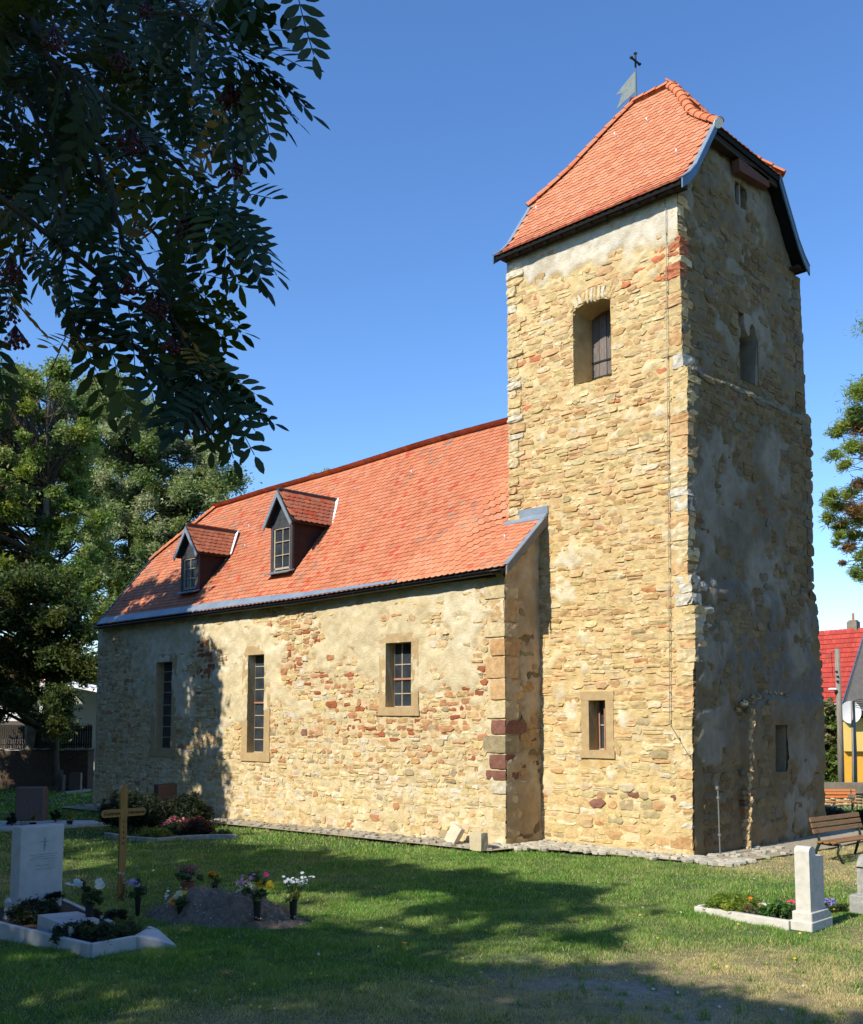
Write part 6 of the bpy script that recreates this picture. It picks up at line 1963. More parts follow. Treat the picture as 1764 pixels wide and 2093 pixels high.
# white gravel grave farther back, left edge
q = [gp(-60, 1698), gp(222, 1688), gp(190, 1680), gp(-60, 1681)]
m = MB(); m.prism([(p[0], p[1], p[2] - .03) for p in q], (0, 0, .07)); g_ = m.build('gravel_bed', M_GRAVEL); tag(g_, kind='stuff')
kerb_px('narrow pale kerb edging the white gravel bed', [(-40, 1702), (90, 1697), (224, 1689)], w=.07, h=.12, mt=M_WHITEST)
b = gp(62, 1690); m = MB(); m.box((b[0] - .2, b[1] + .1, .36), (0.75, 0.30, 0.86), R=Matrix.Rotation(YAW - math.pi / 2, 3, 'Z'), bev=.03); tag(m.build('headstone', M_BROWNST), 'broad brown granite headstone behind the white gravel bed', 'headstone')
def lantern(label, u, v, col):
    b = gp(u, v); t = thing('plant_pot', label, 'planter', b)
    m = MB(); m.lathe(b, [(.05, 0), (.08, .14), (.085, .15), (.07, .15)], 10); m.build('pot', M_PLASTIC, t)
    cl = [(b + AR([0, 0, .22 + .05 * i]), .07, 0) for i in range(3)]; foliage('foliage', cl, 3000, .05, [col], t, seed=int(u), kind='stuff')
lantern('yellow plant in a dark pot in front of the brown headstone', 67, 1694, (.28, .22, .03)); lantern('small yellow plant in a dark pot right on the white gravel', 142, 1690, (.30, .24, .03))
bush('tiny dark cone shaped conifer behind the white gravel bed', 113, 1684, 10, 36, DK, 15, size=.06, per=300, n=8)
bush('tiny dark conifer at the left end of the white gravel bed', 24, 1690, 10, 30, DK, 16, size=.06, per=300, n=8)
b = gp(130, 1618); t = thing('headstone', 'small dark headstone with pale edge against the brown wall', 'headstone', b)
m = MB(); m.box((b[0], b[1], .30 + b[2]), (0.08, 0.10, 0.72)); m.build('pale_edge', M_GREYST, t)
m = MB(); m.box((b[0] + .33, b[1] + .33, .34 + b[2]), (0.45, 0.2, 0.8), R=Matrix.Rotation(YAW - math.pi / 2, 3, 'Z')); m.build('slab', M_BROWNST, t)
flowerbed('flower_bed', 'distant pink and red flowers on a small raised grave', 152, 1616, 18, 14, [(0.70, .12, .16), (.7, .3, .25), (.5, .35, .1)], 120, .045, (.05, .06, .02), 5)
m = MB(); a, b = gp(132, 1624), gp(184, 1618); m.bar((a[0], a[1], a[2] + .03), (b[0], b[1], b[2] + .03), .12, .14); tag(m.build('grave_kerb', M_GREYST), 'grey kerb in front of the distant pink flowers', 'grave border')

# ------------------------------------------------------------------ right-hand graves
gs = thing('headstone', 'white limestone headstone with rolled shoulder beside the nearest flower bed', 'headstone', (4.27, -4.4, 0))
m = MB(); m.box((4.24, -4.37, 0.035), (0.30, 0.60, 0.12), bev=.01); m.box((4.245, -4.38, 0.13), (0.255, 0.50, 0.15), bev=.012); m.build('base', M_LIMEST, gs)
m = MB()
y0, y1 = -4.59, -4.19
pr = [(y0, .2), (y0, .93)]
for i in range(9):
    a = math.pi - math.pi * i / 8; pr.append((y0 + .09 + .09 * math.cos(a), .93 + .065 * math.sin(a)))
pr += [(y0 + .18, .88), (y0 + .20, .865), (y1, .862), (y1, .2)]
m.prism([(4.345, y, z) for y, z in pr], (-.19, 0, 0)); m.build('shaft', M_LIMEST, gs)
kk = thing('grave_kerb', 'white kerb running left from the rolled-shoulder headstone', 'grave border', (3.4, -4.7, 0))
kerbpiece((2.78, -4.62), (4.12, -4.68), w=.09, h=.09, parent=kk, mt=M_LIMEST); kerbpiece((2.80, -4.56), (2.92, -3.75), w=.09, h=.09, parent=kk, mt=M_LIMEST); kerbpiece((2.95, -3.75), (4.2, -3.72), w=.09, h=.08, parent=kk, mt=M_LIMEST)
m = MB(); m.add([(2.8, -4.6, .045), (4.15, -4.66, .045), (4.15, -3.76, .045), (2.88, -3.76, .045)], [(0, 1, 2, 3)]); tag(m.build('grave_soil', M_SOIL), kind='stuff')
bush('yellow-green spreading juniper at the left end of the right grave', 1496, 1868, 52, 42, [(.20, .28, .03), (.13, .21, .03), (.30, .35, .04)], 21, size=.06, per=700, n=22, asp=.16)
bush('brownish heather in the middle of the right grave', 1547, 1876, 30, 32, [(.16, .14, .05), (.18, .15, .12), (.11, .13, .05)], 22, size=.035, per=420, n=12)
bush('dark green geranium plant beside the white limestone headstone', 1597, 1886, 32, 44, [(.06, .14, .03), (.09, .19, .04), (.04, .08, .025)], 23, size=.055, per=560, n=12, asp=.7)
def blossom(label, u, v, dep, r, col, n=9, cen=None, k=1, sp=5, name='flower'):
    b = atd(u, v, dep); m = MB()
    for _ in range(k):
        c = atd(u + R_.gauss(0, sp * .6) * (k > 1), v + R_.gauss(0, sp * .4) * (k > 1), dep); flower_head(m, c, r, col, cen, n); 
        m.tube([c, c - AR([0, 0, max(.05, c[2] - .05)])], .004, 4, tint=(.05, .09, .03))
    tag(m.build(name, M_PETAL), label, 'flower')
dR = np.dot(gp(1600, 1880) - CAM, FW)
blossom('single hot pink flower against the white limestone headstone', 1618, 1845, dR, .055, (0.85, .05, .18), 6, (.3, .05, .1), k=2, sp=3)
blossom('upper orange marigold above the heather', 1534, 1836, dR + .1, .03, (0.85, .20, .01), 9)
blossom('lower orange marigold beside the heather', 1555, 1851, dR, .03, (0.80, .15, .01), 9)
blossom('violet blue flower clump between the two right headstones', 1697, 1845, dR + .6, .03, (0.30, .22, .75), 7, k=12, sp=12, name='flower_clump')
bush('small green weeds between the two right headstones', 1712, 1862, 26, 18, [(.06, .10, .02), (.09, .13, .03)], 24, size=.03, per=260, n=8)
g2 = thing('headstone', 'weathered grey headstone with rounded top cut by the right edge', 'headstone', (4.25, -3.0, 0))
m = MB()
bx = 4.36; y0 = -2.99
m.box((bx - .02, -2.71, 0.10), (0.30, 0.75, 0.24), bev=.01); m.build('base', M_GREYST, g2)
m = MB(); pr = [(y0 + .06, .2), (y0 + .06, .58)]
for i in range(9):
    a = math.pi - math.pi * .5 * i / 8; pr.append((y0 + .06 + .18 + .18 * math.cos(a), .56 + .17 * math.sin(a)))
pr += [(-2.47, .73), (-2.31, .56), (-2.31, .2)]
m.prism([(bx + .085, y, z) for y, z in pr], (-.2, 0, 0)); m.build('shaft', M_GREYST, g2)

# loose sandstone blocks by the nave corner
P, fs = block_pts(.34, .20, .36, jit=.004, rnd=.008, n=3)
b = gp(970, 1746); o = link('stone_block', mesh_from('stone_block', P, fs, tint=[(1, 1, 1)] * len(fs)), M_BLOCK); o.location = (b[0] + .0, b[1] + .12, .19); o.rotation_euler = (0, 0, rad(-4))
tag(o, 'square sawn sandstone block standing upright by the nave corner', 'stone block')
P, fs = block_pts(.26, .17, .40, jit=.004, rnd=.008, n=3)
b = gp(912, 1736); o = link('stone_block', mesh_from('stone_block', P, fs, tint=[(1.15, 1.2, 1.35)] * len(fs)), M_BLOCK); o.location = (b[0] - .05, b[1] + .30, .20); o.rotation_euler = (rad(-14), rad(26), rad(6))
tag(o, 'paler stone block leaning tilted against the nave wall', 'stone block')

# ------------------------------------------------------------------ benches
def bench(label, org, d, L, mt, sc=1.0, dx=0.42, hs_=0.33, hb=0.70, legs=2):
    org = AR(org, float); d = AR([d[0], d[1], 0.0]); d /= np.linalg.norm(d); f = AR([d[1], -d[0], 0.0])   # f: facing
    t = thing('park_bench', label, 'bench', org)
    up = AR([0, 0, 1.0]); R = AR([d, f, up]).T
    def P(a, b, c): return org + d * a + f * b + up * c
    Rb = AR([d, f * math.cos(rad(-14)) + up * math.sin(rad(-14)) * -1, up]).T
    lean = AR([0, -.26, .966]); bk = f * lean[1] + up * lean[2]; bn = np.cross(d, bk)
    RB = AR([d, bk, bn]).T
    for k in range(3):
        m = MB(); c = P(L / 2, -.02, hs_ + .09) + bk * (0.09 + k * .105 * hb / .7); m.box(c, (L, .082, .028), RB, bev=.006); m.build('slat', mt, t)
    for k in range(3):
        m = MB(); m.box(P(L / 2, 0.06 + k * dx * .33, hs_ + .012 * (k == 2)), (L, .105, .028), R, bev=.006); m.build('slat', mt, t)
    for a in ((.14, L - .14) if legs == 2 else (.14, L / 2, L - .14)):
        m = MB()
        m.tube([P(a, -.13, -.03), P(a, -.06, hs_ * .55), P(a, 0.0, hs_ - .02), P(a, -.03, hs_ + .12), P(a, -.03, hs_ + .12) + bk * (hb - hs_ - .14)], [.024, .028, .030, .022, .014], 6)
        m.tube([P(a, dx * .95 + .04, -.03), P(a, dx * .80, hs_ * .45), P(a, dx * .92, hs_ - .03)], [.026, .024, .030], 6)
        m.tube([P(a, 0, hs_ - .03), P(a, dx * .5, hs_ - .045), P(a, dx * .95, hs_ - .03)], .022, 6)
        m.build('leg', M_CAST, t, smooth=True)
    return t
bench('brown slatted bench with green iron legs beside the tower', (1.86, 1.12, .03), (.10, .995), 1.75, M_BENCH)
e2 = atd(1752, 1651, 38); e2[2] = float(ground_z(e2[0], e2[1]))
bench('bright orange slatted bench in front of the low garden wall', (e2[0] - .712 * 2.0, e2[1] - .702 * 2.0, e2[2]), (.712, .702), 2.0, M_BENCH2, hb=.80, hs_=.38)

# flower bed, sign on a post between the benches
flowerbed('flower_bed', 'silvery and dark crimson bedding plants behind the nearer bench', 1700, 1676, 40, 26, [(0.42, .45, .44), (0.12, .02, .035), (.2, .04, .06), (.5, .53, .52)], 500, .04, (.05, .05, .03), 31)
bush('dark shrub behind the nearer bench at the right edge', 1772, 1690, 26, 40, DK, 41, size=.07, per=500, n=12)
b = gp(1741, 1662); t = thing('sign_post', 'thin post with a small brown plate in the bedding plants', 'sign', b)
m = MB(); m.tube([b, b + AR([0, 0, .86])], .016, 6); m.build('post', M_DARKWOOD, t)
c = b + AR([0, 0, .62]); m = MB(); m.box(c + AR([.03, -.03, 0]), (.26, .02, .12), AR([RT, [-RT[1], RT[0], 0], [0, 0, 1]]).T); m.build('plate', M_CONCRETE, t)

# ------------------------------------------------------------------ garden wall, ivy, yellow house, red roofed house on the right
def plane_box(mb, u0, u1, v0, v1, dep, th, tint=(1, 1, 1), zb=None):
    """upright slab facing the photographer's side, whose corners are seen at these places"""
    a = atd(u0, v1, dep); b = atd(u1, v1, dep); z1 = atd((u0 + u1) / 2, v0, dep)[2]; z0 = a[2] if zb is None else zb
    n = AR([-FW[0], -FW[1], 0]); n /= np.linalg.norm(n)
    c = (a + b) / 2; c[2] = (z0 + z1) / 2
    mb.box(c - n * th / 2, (np.linalg.norm((b - a)[:2]), th, z1 - z0), AR([RT, -n, [0, 0, 1]]).T, tint)
gw = thing('garden_wall', 'low yellowish rubble garden wall with a weathered coping behind the orange bench', 'wall', (-6, 23, -.85))
DW = 40.0
m = MB(); plane_box(m, 1600, 1990, 1622, 1648, DW, .3, zb=-1.1); m.build('mortar', mat('garden_wall_mortar', (.42, .35, .22), (.32, .27, .17), rough=.95, bump=.8), gw)
m = MB(); plane_box(m, 1600, 1990, 1601, 1622, DW - .1, .45); m.build('coping', M_CONCRETE, gw)
nfr = AR([-FW[0], -FW[1], 0]); nfr /= np.linalg.norm(nfr)
u = 1650
while u < 1990:
    v = 1624
    du = random.uniform(10, 18)
    while v < 1650:
        dv = random.uniform(6, 10)
        c = atd(u + du / 2, v + dv / 2, DW)
        P, fs = block_pts(du * DW / F_PX * .94, .12, dv * DW / F_PX * .90, jit=.012, rnd=.03, n=2)
        P = P @ AR([RT, -nfr, [0, 0, 1]])
        me = mesh_from('stone', P, fs, tint=[tuple(AR([.52, .42, .25]) * random.uniform(.75, 1.15))] * len(fs))
        ob = link('stone', me, M_STONE, gw); ob.location = tuple(c + nfr * .0)
        v += dv
    u += du

def tiled_roof(name, A, B, C, D, rows, cols, col, parent, th=.03):
    """A bottom left, B bottom right, C top right, D top left; overlapping courses of pan tiles"""
    A, B, C, D = map(lambda q: AR(q, float), (A, B, C, D))
    n = np.cross(B - A, D - A); n /= np.linalg.norm(n)
    if n[2] < 0: n = -n
    m = MB(); cnt = 0
    for r in range(rows):
        t0, t1 = r / rows, (r + 1.12) / rows
        for c in range(cols):
            s0, s1 = c / cols, (c + .97) / cols
            f = lambda s, t: (A + (B - A) * s) * (1 - t) + (D + (C - D) * s) * t
            h0 = n * (th * 2.4); h1 = n * th
            g = random.uniform(.82, 1.1)
            q = [f(s0, t0) + h0, f(s1, t0) + h0 * .6, f(s1, t1) + h1 * .3, f(s0, t1) + h1 * .8]
            q2 = [p - n * th for p in q]
            m.add(q + q2, [(0, 1, 2, 3), (0, 4, 5, 1), (3, 7, 4, 0), (1, 5, 6, 2)], tuple(AR(col) * g))
    o = m.build(name, M_REDTILE, parent, 'stuff')
    return o
rh_ = thing('house', 'red roofed house with grey gable behind the ivy', 'house', atd(1740, 1560, 54) * AR([1, 1, 0]))
Ar, Br, Cr, Dr = atd(1640, 1437, 54), atd(1721, 1437, 54), atd(1768, 1284, 57), atd(1640, 1294, 57)
tiled_roof('roof_tiles', Ar, Br, Cr, Dr, 15, 14, (0.52, 0.075, 0.05), rh_)
m = MB(); nb = nfr * .15
m.add([Ar - AR([0, 0, .06]), Br - AR([0, 0, .06]), Cr - AR([0, 0, .06]), Dr - AR([0, 0, .06]), Ar - AR([0, 0, .2]), Br - AR([0, 0, .2]), Cr - AR([0, 0, .2]), Dr - AR([0, 0, .2])], [(0, 1, 2, 3), (7, 6, 5, 4), (0, 4, 5, 1), (1, 5, 6, 2)]); m.build('roof', M_REDTILE, rh_)
m = MB(); w0 = Ar + AR([0, 0, -.15]); w1 = Br + AR([0, 0, -.15])
bk_ = Br - nfr * 6; gz_ = AR([1, 1, 0])
m.add([w0 * gz_, w1 * gz_, w1, w0], [(0, 1, 2, 3)])
m.build('wall', M_WHITEWALL, rh_)
m = MB(); P1 = Br - AR([0, 0, .1]); P2 = Cr - AR([0, 0, .1]); P3 = P1 + (Cr - Br) * AR([1, 1, 0]) * 2
rgt = AR([RT[0], RT[1], 0]) * .6
m.add([P1 * gz_ + rgt * .1, P3 * gz_ + rgt * 5, P3 * AR([1, 1, 0]) + AR([0, 0, P1[2]]) + rgt * 5, P2 + rgt * .1, P1 + rgt * .1], [(0, 1, 2, 3, 4)], (1, 1, 1)); 
m.build('gable_wall', M_GREYWALL, rh_)
m = MB(); plane_box(m, 1640, 1700, 1436, 1443, 53.9, .15); m.build('gutter', M_WHITE, rh_)
c = atd(1745, 1290, 57.2); m2 = MB(); m2.box(c + AR([0, 0, .15]), (.55, .5, .75)); m2.box(c + AR([0, 0, .55]), (.42, .38, .1)); m2.build('chimney', M_CONCRETE, rh_)
m2 = MB(); m2.tube([c + AR([0, 0, .5]), c + AR([0, 0, 1.0])], .07, 8); m2.build('flue', M_RUSTBAR, rh_)
# gable triangle right of the verge
a_, b_, c_ = atd(1723, 1437, 54.1), atd(1772, 1284, 57.1), atd(1850, 1437, 56)
m = MB(); m.prism([a_, c_, b_], -nfr * .2); m.prism([a_ * gz_, c_ * gz_, c_, a_], -nfr * .2); m.build('gable_wall', M_GREYWALL, rh_)
yh = thing('house', 'yellow and orange rendered house at the right edge', 'house', atd(1760, 1600, 47) * AR([1, 1, 0]))
m = MB(); plane_box(m, 1728, 1960, 1462, 1536, 47, .3); m.build('wall', M_YELLOW, yh)
m = MB(); plane_box(m, 1728, 1960, 1536, 1640, 46.98, .3, zb=-1.1); m.build('plinth', M_ORANGE, yh)
m = MB(); plane_box(m, 1722, 1965, 1452, 1463, 46.7, .8); m.build('roof_edge', M_GREYWALL, yh)
m = MB(); plane_box(m, 1728, 1960, 1463, 1468, 46.8, .5); m.build('soffit', M_DARKWOOD, yh)
c = atd(1739, 1456, 44.6); t = thing('satellite_dish', 'round white satellite dish between the two wooden poles', 'satellite dish', c)
m = MB(); n = 20; r = 22 * 44.6 / F_PX; vs = [c + nfr * .0 - nfr * .06]; 
for q, (rr, dz) in enumerate(((.5, -.045), (1.0, 0.0))):
    for k in range(n):
        a = 2 * math.pi * k / n; vs.append(c + AR([RT[0], RT[1], 0]) * r * rr * math.cos(a) + AR([0, 0, 1.0]) * r * 1.05 * rr * math.sin(a) + nfr * dz)
fs = [(0, 1 + k, 1 + (k + 1) % n) for k in range(n)] + [(1 + k, 1 + n + k, 1 + n + (k + 1) % n, 1 + (k + 1) % n) for k in range(n)]
m.add(vs, fs); m.build('reflector', M_WHITE, t, smooth=True)
m = MB(); m.tube([c - AR([0, 0, r]), c + nfr * .35 - AR([0, 0, r * .3])], .012, 5); m.box(c + nfr * .35 - AR([0, 0, r * .3]), (.06, .06, .09)); m.tube([c - nfr * .06, c - nfr * 1.3 - AR([0, 0, .2])], .02, 6); m.build('arm', M_GREYWALL, t)
m = MB(); plane_box(m, 1722, 1965, 1447, 1453, 46.4, .3); m.build('gutter', M_ZINC, yh)
# ivy
t = thing('ivy', 'thick ivy covering the house wall behind the taller pole', 'climbing plant', atd(1700, 1600, 49) * AR([1, 1, 0]))
cl = px_clusters([(1650, 1440), (1700, 1440), (1728, 1470), (1735, 1530), (1738, 1615), (1650, 1615)], 130, 48.4, .3, .42, 55)
foliage('foliage', cl, 620, .17, [(.15, .21, .05), (.2, .26, .07), (.11, .16, .04), (.24, .22, .10), (.16, .23, .06)], t, seed=66, aspect=.9, kind='stuff')
m = MB(); plane_box(m, 1650, 1732, 1440, 1620, 49, .2, zb=-1.1); m.build('stems', M_DARKWOOD, t, 'stuff')
# poles
def pole(label, u0, v0, u1, v1, dep, r0, r1, extra):
    a = atd(u0, v0, dep); b = a.copy() ; b = atd(u1, v1, dep); b[2] = -1.0
    t = thing('utility_pole', label, 'utility pole', b)
    m = MB(); m.tube([b, (a + b) / 2 + AR([.02, .02, 0]), a], [r1, (r0 + r1) / 2, r0], 12); m.build('pole', M_POLE, t, smooth=True)
    return t, a
t, a = pole('taller grey wooden pole with a small white lamp', 1711, 1326, 1719, 1602, 42.5, .10, .14, 1)
k = 42.5 / F_PX; ax = AR([RT[0], RT[1], 0])
for dz in (.05, .5, .95, 1.15, 1.35):
    m = MB(); m.box(a + AR([0, 0, -dz]) + ax * random.uniform(-.1, .12), (.09, .09, .06)); m.build('insulator', M_IRON, t)
m = MB(); m.tube([a + AR([0, 0, -.05]), a + ax * -.25 + AR([0, 0, -.15]), a + ax * -.5 + AR([0, 0, -.5]), a + ax * -.85 + AR([0, 0, -.85]), a + ax * -1.6 + AR([0, 0, -1.1])], .012, 4); m.tube([a + ax * -.25 + AR([0, 0, -.15]), a + ax * -.22 + AR([0, 0, -.9]), a + ax * -.24 + AR([0, 0, -1.15])], .01, 4); m.build('cable', M_IRON, t)
lp = atd(1702, 1409, 42.4)
m = MB(); m.tube([atd(1713, 1417, 42.5), lp + AR([0, 0, .02])], .02, 5); m.tube([atd(1706, 1414, 42.5), atd(1716, 1432, 42.5)], .03, 5); m.build('bracket', M_IRON, t)
m = MB(); m.box(lp, (.30, .22, .10), AR([RT, -nfr, [0, 0, 1]]).T, bev=.03); m.build('lamp', M_WHITE, t)
t, a = pole('shorter dark wooden pole in front of the yellow house', 1743, 1434, 1746, 1602, 43.5, .085, .12, 0)
m = MB()
for k in range(5):
    m.tube([a + AR([0, 0, -.05 * k]), a + ax * .35 + AR([0, 0, .1 - .1 * k]), a + ax * .8 + AR([0, 0, .02 - .08 * k]), a + ax * 2.0 + AR([0, 0, .3])], .012, 4)
m.build('cable', M_IRON, t)

# ------------------------------------------------------------------ left background: low wall, slat fence, white house
lw = thing('garden_wall', 'dark brown rubble wall with pale capping stones under the left trees', 'wall', gp(80, 1611))
WA, WB = gp(-260, 1609), gp(184, 1614)
WA = WA; dW = (WB - WA) / np.linalg.norm(WB - WA); LW = np.linalg.norm(WB - WA)
m = MB(); m.bar(WA + AR([0, 0, .75]), WB + AR([0, 0, .75]), .4, 1.7); m.build('rubble', M_BROWNWALL, lw)
x = 0.0
while x < LW:
    l = random.uniform(.35, .8); c = WA + dW * (x + l / 2) + AR([0, 0, 1.65])
    P, fs = block_pts(l * .96, .5, random.uniform(.08, .14), jit=.02, rnd=.03, n=2)
    P = P @ AR([dW, np.cross((0, 0, 1), dW), [0, 0, 1]])
    ob = link('capping_stone', mesh_from('capping_stone', P, fs, tint=[tuple(AR([.5, .46, .38]) * random.uniform(.7, 1.1))] * len(fs)), M_STONE, lw); ob.location = tuple(c); x += l
fe = thing('slat_fence', 'dark brown vertical slat fence standing on the left low wall', 'fence', WA + AR([0, 0, 1.7]))
for z in (1.85, 2.45):
    m = MB(); m.bar(WA + AR([0, 0, z]), WB + AR([0, 0, z]), .05, .07); m.build('rail', M_DARKWOOD, fe)
sm_ = MB(); sm_.box((0, 0, 0), (.09, .025, .95)); sme = mesh_from('slat', sm_.v, sm_.f, tint=sm_.t); sme.materials.append(M_DARKWOOD)
x = LW; k = 0
while x > LW - 14 and k < 130:
    p = WA + dW * x + AR([0.02, -.04, 2.15])
    ob = bpy.data.objects.new('slat', sme); COL.objects.link(ob); ob.parent = fe; ob.matrix_parent_inverse = parent_inv(fe); ob.location = tuple(p); ob.rotation_euler = (0, random.uniform(-.01, .01), math.atan2(dW[1], dW[0]))
    x -= .115; k += 1
wh = thing('house', 'white rendered house with a pinkish brick roof behind the left trees', 'house', atd(60, 1560, 52) * AR([1, 1, 0]))
m = MB(); plane_box(m, -200, 92, 1396, 1560, 52, .3, zb=-.5); m.build('wall', M_WHITEWALL, wh)
m = MB(); plane_box(m, -200, 112, 1300, 1398, 53, .3); m.build('roof', mat('pink_faded_roof', (0.30, .14, .10), (.24, .11, .08), rough=.9), wh)
m = MB(); plane_box(m, -200, 98, 1474, 1482, 51.6, .5); m.build('base_board', M_BROWNST, wh)
m = MB(); plane_box(m, 18, 46, 1425, 1455, 51.8, .1); m.build('window', M_GLASS, wh)
sh = thing('house', 'grey white gable house right behind the slat fence', 'house', atd(165, 1560, 56) * AR([1, 1, 0]))
m = MB(); a_, b_, c_, d_ = atd(140, 1560, 56), atd(330, 1560, 56), atd(330, 1440, 56), atd(140, 1400, 56); a_[2] = b_[2] = -.5
m.prism([a_, b_, c_, d_], -nfr * 5); m.build('wall', mat('white_render_shade_tint', (.50, .49, .47), (.45, .44, .42), rough=.95), sh)  # white render greyed, the gable's shade is put into its colour
m = MB(); a_, b_ = atd(130, 1394, 55.8), atd(335, 1436, 55.8); m.bar(a_, b_, 6, .15); m.build('roof', M_REDTILE, sh)

# ------------------------------------------------------------------ grass
rg = np.random.default_rng(99)
def blocked(x, y):
    b = (x > NX0 - .3) & (x < NX1 + .1) & (y > NY0 - 0.75) & (y < 7)
    b |= (x > NX1 - .2) & (x < 0.9 + 0 * y) & (y > -0.72 + 0.0 * x) & (y < 6.5)
    b |= (x > NX1 - .5) & (x < -1.2) & (y > -1.15)
    # inside the left and right grave borders
    b |= (x > -3.95) & (x < -0.62) & (y > -11.5 - 0.11 * (-0.6 - x)) & (y < -10.66 + 0.16 * (-0.66 - x))
    b |= (x > 2.85) & (x < 4.40) & (y > -4.62) & (y < -3.80)
    rr = ((x - mx) / rx) ** 2 + ((y - my - (x - mx) / rx * .28) / ry) ** 2
    b |= rr < 0.80
    return b
def blades(n, dmin, dmax, hgt, wid, seed):
    rs = np.random.default_rng(seed)
    d = dmin + (dmax - dmin) * rs.random(n) ** 1.0
    t = (rs.random(n) * 2 - 1) * 0.455
    x = CAM[0] + d * (FW[0] * 1.0 + RT[0] * t); y = CAM[1] + d * (FW[1] + RT[1] * t)
    ok = ~blocked(x, y); x, y, d = x[ok], y[ok], d[ok]
    br = bare(x, y); ok = rs.random(len(x)) > br * 0.8; x, y, d = x[ok], y[ok], d[ok]
    dr = dryness(x, y)
    ok = rs.random(len(x)) > dr * 0.15; x, y, d, dr = x[ok], y[ok], d[ok], dr[ok]
    n = len(x)
    z = ground_z(x, y) + uneven(x, y)
    tuft_ = fbm(x * 3.1, y * 3.1, 3, 51)
    h = hgt * (0.45 + 0.55 * rs.random(n)) * (0.55 + 1.3 * sstep(0.35, 0.75, tuft_)) * (1 - .45 * dr)
    w = wid * (0.7 + .6 * rs.random(n)) * np.clip(d / 12, 1, 3.0)
    a = rs.random(n) * 2 * np.pi; lean = (0.25 + 0.9 * rs.random(n)) * h
    la = rs.random(n) * 2 * np.pi
    P = np.zeros((n, 3, 3), np.float32)
    P[:, 0] = np.stack([x - np.cos(a) * w / 2, y - np.sin(a) * w / 2, z - .01], -1)
    P[:, 1] = np.stack([x + np.cos(a) * w / 2, y + np.sin(a) * w / 2, z - .01], -1)
    P[:, 2] = np.stack([x + np.cos(la) * lean, y + np.sin(la) * lean, z + h], -1)
    g = AR([0.12, 0.26, 0.035]); g2 = AR([0.19, 0.30, 0.065]); dd = AR([0.52, 0.43, 0.22]); ol = AR([0.27, 0.28, 0.09])
    m1 = sstep(.35, .65, fbm(x * 1.1, y * 1.1, 3, 60))[:, None]
    base = g * (1 - m1) + g2 * m1
    base = base * (1 - .35 * sstep(.5, .7, fbm(x * .4, y * .4, 3, 61))[:, None]) + ol * .35 * sstep(.5, .7, fbm(x * .4, y * .4, 3, 61))[:, None]
    rd = (rs.random(n)[:, None] < np.clip(dr[:, None] * 1.15 + 0.10, 0, 1))
    c = np.where(rd, dd, base) * (0.8 + .7 * rs.random((n, 1)))
    return P.reshape(-1, 3), np.arange(3 * n).reshape(n, 3), c
V = []; Fq = []; T = []; off = 0
for (n, a_, b_, h, w, sd) in ((370000, 8.5, 14.5, .042, .0074, 1), (280000, 13.5, 21, .045, .0088, 2), (110000, 20, 34, .06, .013, 3), (30000, 33, 48, .08, .025, 4)):
    P, f_, c = blades(n, a_, b_, h, w, sd); V.append(P); Fq.append(f_ + off); T.append(c); off += len(P)
V = np.concatenate(V); Fq = np.concatenate(Fq); T = np.concatenate(T)
gr = link('grass', mesh_from('grass', V, Fq, tint=T), M_GRASS, None, 'stuff')
print('blades', len(Fq))

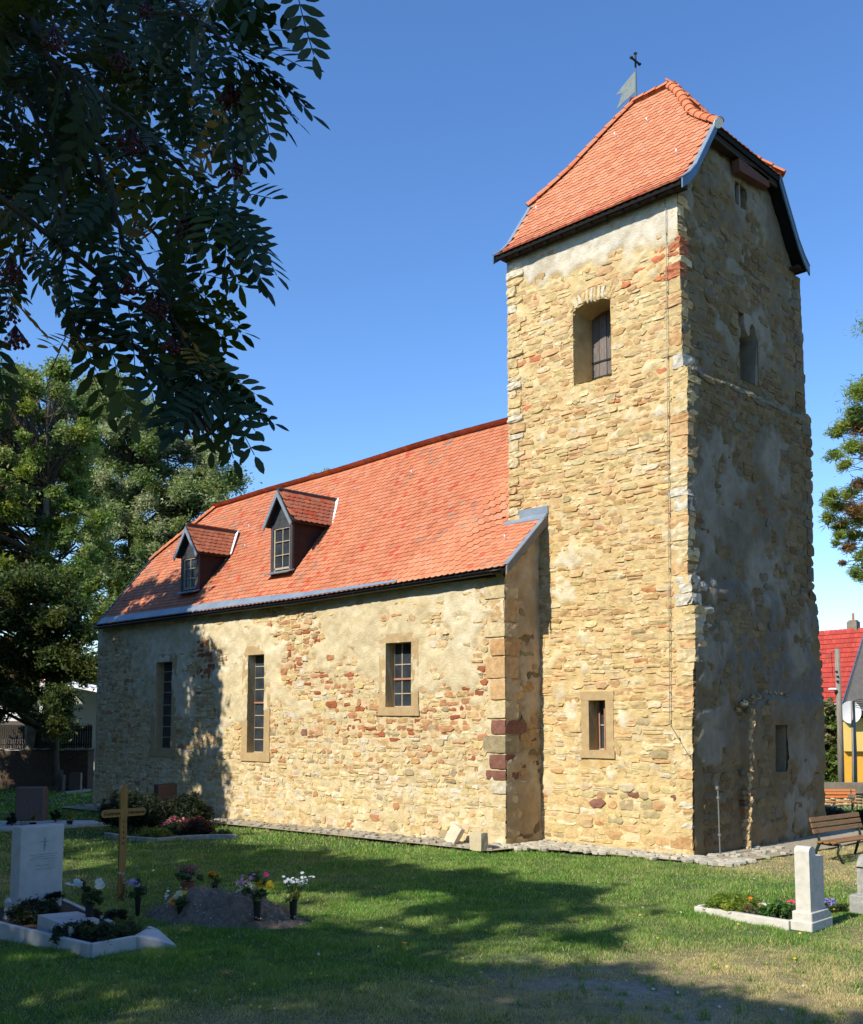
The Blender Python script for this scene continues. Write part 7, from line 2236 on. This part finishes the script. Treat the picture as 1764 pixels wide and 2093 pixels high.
# weeds, small yellow flowers and fallen leaves on the lawn
m = MB()
for _ in range(90):
    u, v = random.uniform(200, 1764), random.uniform(1800, 2080); b = gp(u, v)
    if blocked(b[0], b[1]): continue
    s = random.uniform(.012, .022)
    flower_head(m, b + AR([0, 0, random.uniform(.04, .08)]), s, random.choice([(.7, .55, .03), (.7, .6, .1), (.75, .75, .65)]), None, 6)
tag(m.build('lawn_weeds', M_PETAL), kind='stuff')
lfP = [(0, 0, 0), (.03, .018, .008), (.07, .012, .0), (.095, 0, .012), (.07, -.014, .004), (.03, -.018, .01)]
lm = mesh_from('fallen_leaf', lfP, [(0, 1, 2, 3, 4, 5)], tint=[(.55, .24, .07)]); lm.materials.append(M_PETAL)
for (u, v, lb) in ((470, 2000, 'orange leaf lying on the grass below the sloping white kerb corner'), (640, 2008, 'curled leaf on the shaded grass well in front of the soil mound'), (838, 1938, 'lone leaf on the sunlit grass strip in the middle of the lawn'),
        (1530, 1952, 'leaf on the dry grass before the limestone headstone kerb'), (1625, 1828, 'leaf on the lawn just behind the limestone headstone'), (1190, 1888, 'leaf at the edge of the big tree shadow on the lawn'),
        (1720, 1800, 'orange leaf on the grass in front of the brown bench'), (1000, 2040, 'leaf in the shade near the bottom middle of the lawn')):
    b = gp(u, v); o = bpy.data.objects.new('fallen_leaf', lm); COL.objects.link(o)
    o.location = (b[0], b[1], b[2] + .045); o.rotation_euler = (random.uniform(-.3, .3), random.uniform(-.3, .3), random.uniform(0, 6.28)); o.scale = (random.uniform(.8, 1.3),) * 3
    tag(o, lb, 'leaf', 'fallen leaves on the lawn')

# longer unmown tufts
rs = np.random.default_rng(123)
Pp = []; Tt = []
for k in range(1500):
    d = 9 + 12 * rs.random(); t = (rs.random() * 2 - 1) * .45
    x = CAM[0] + d * (FW[0] + RT[0] * t); y = CAM[1] + d * (FW[1] + RT[1] * t)
    if blocked(AR([x]), AR([y]))[0]: continue
    nb = int(rs.integers(5, 22)); hh = rs.uniform(.05, .13)
    z = float(ground_z(x, y) + uneven(AR([x]), AR([y]))[0])
    for q in range(nb):
        bx_, by_ = x + rs.normal() * .025, y + rs.normal() * .025; a = rs.random() * 6.28; w = .0035 + .002 * rs.random(); la = rs.random() * 6.28; le = hh * rs.uniform(.2, .8); h = hh * rs.uniform(.5, 1)
        Pp += [(bx_ - math.cos(a) * w, by_ - math.sin(a) * w, z), (bx_ + math.cos(a) * w, by_ + math.sin(a) * w, z), (bx_ + math.cos(la) * le, by_ + math.sin(la) * le, z + h)]
        g = rs.uniform(.7, 1.4); Tt.append((.17 * g, .29 * g, .05 * g) if rs.random() > .2 else (.45 * g, .38 * g, .2 * g))
link('grass_tufts', mesh_from('grass_tufts', Pp, np.arange(len(Pp)).reshape(-1, 3), tint=Tt), M_GRASS, None, 'stuff')
m = MB()
for k in range(260):
    x, y = 4.1 + random.gauss(0, 1.1), -8.6 + random.gauss(0, .55)
    s_ = random.uniform(.006, .022); g = random.uniform(.6, 1.4)
    pp, ff = block_pts(s_ * 1.4, s_, s_ * .7, jit=s_ * .2, rnd=s_ * .3, n=1)
    m.add(pp + AR([x, y, float(ground_z(x, y) + uneven(AR([x]), AR([y]))[0]) + .004]), ff, (0.42 * g, 0.38 * g, 0.31 * g))
m.build('pebbles', M_PAVE, None, 'stuff')
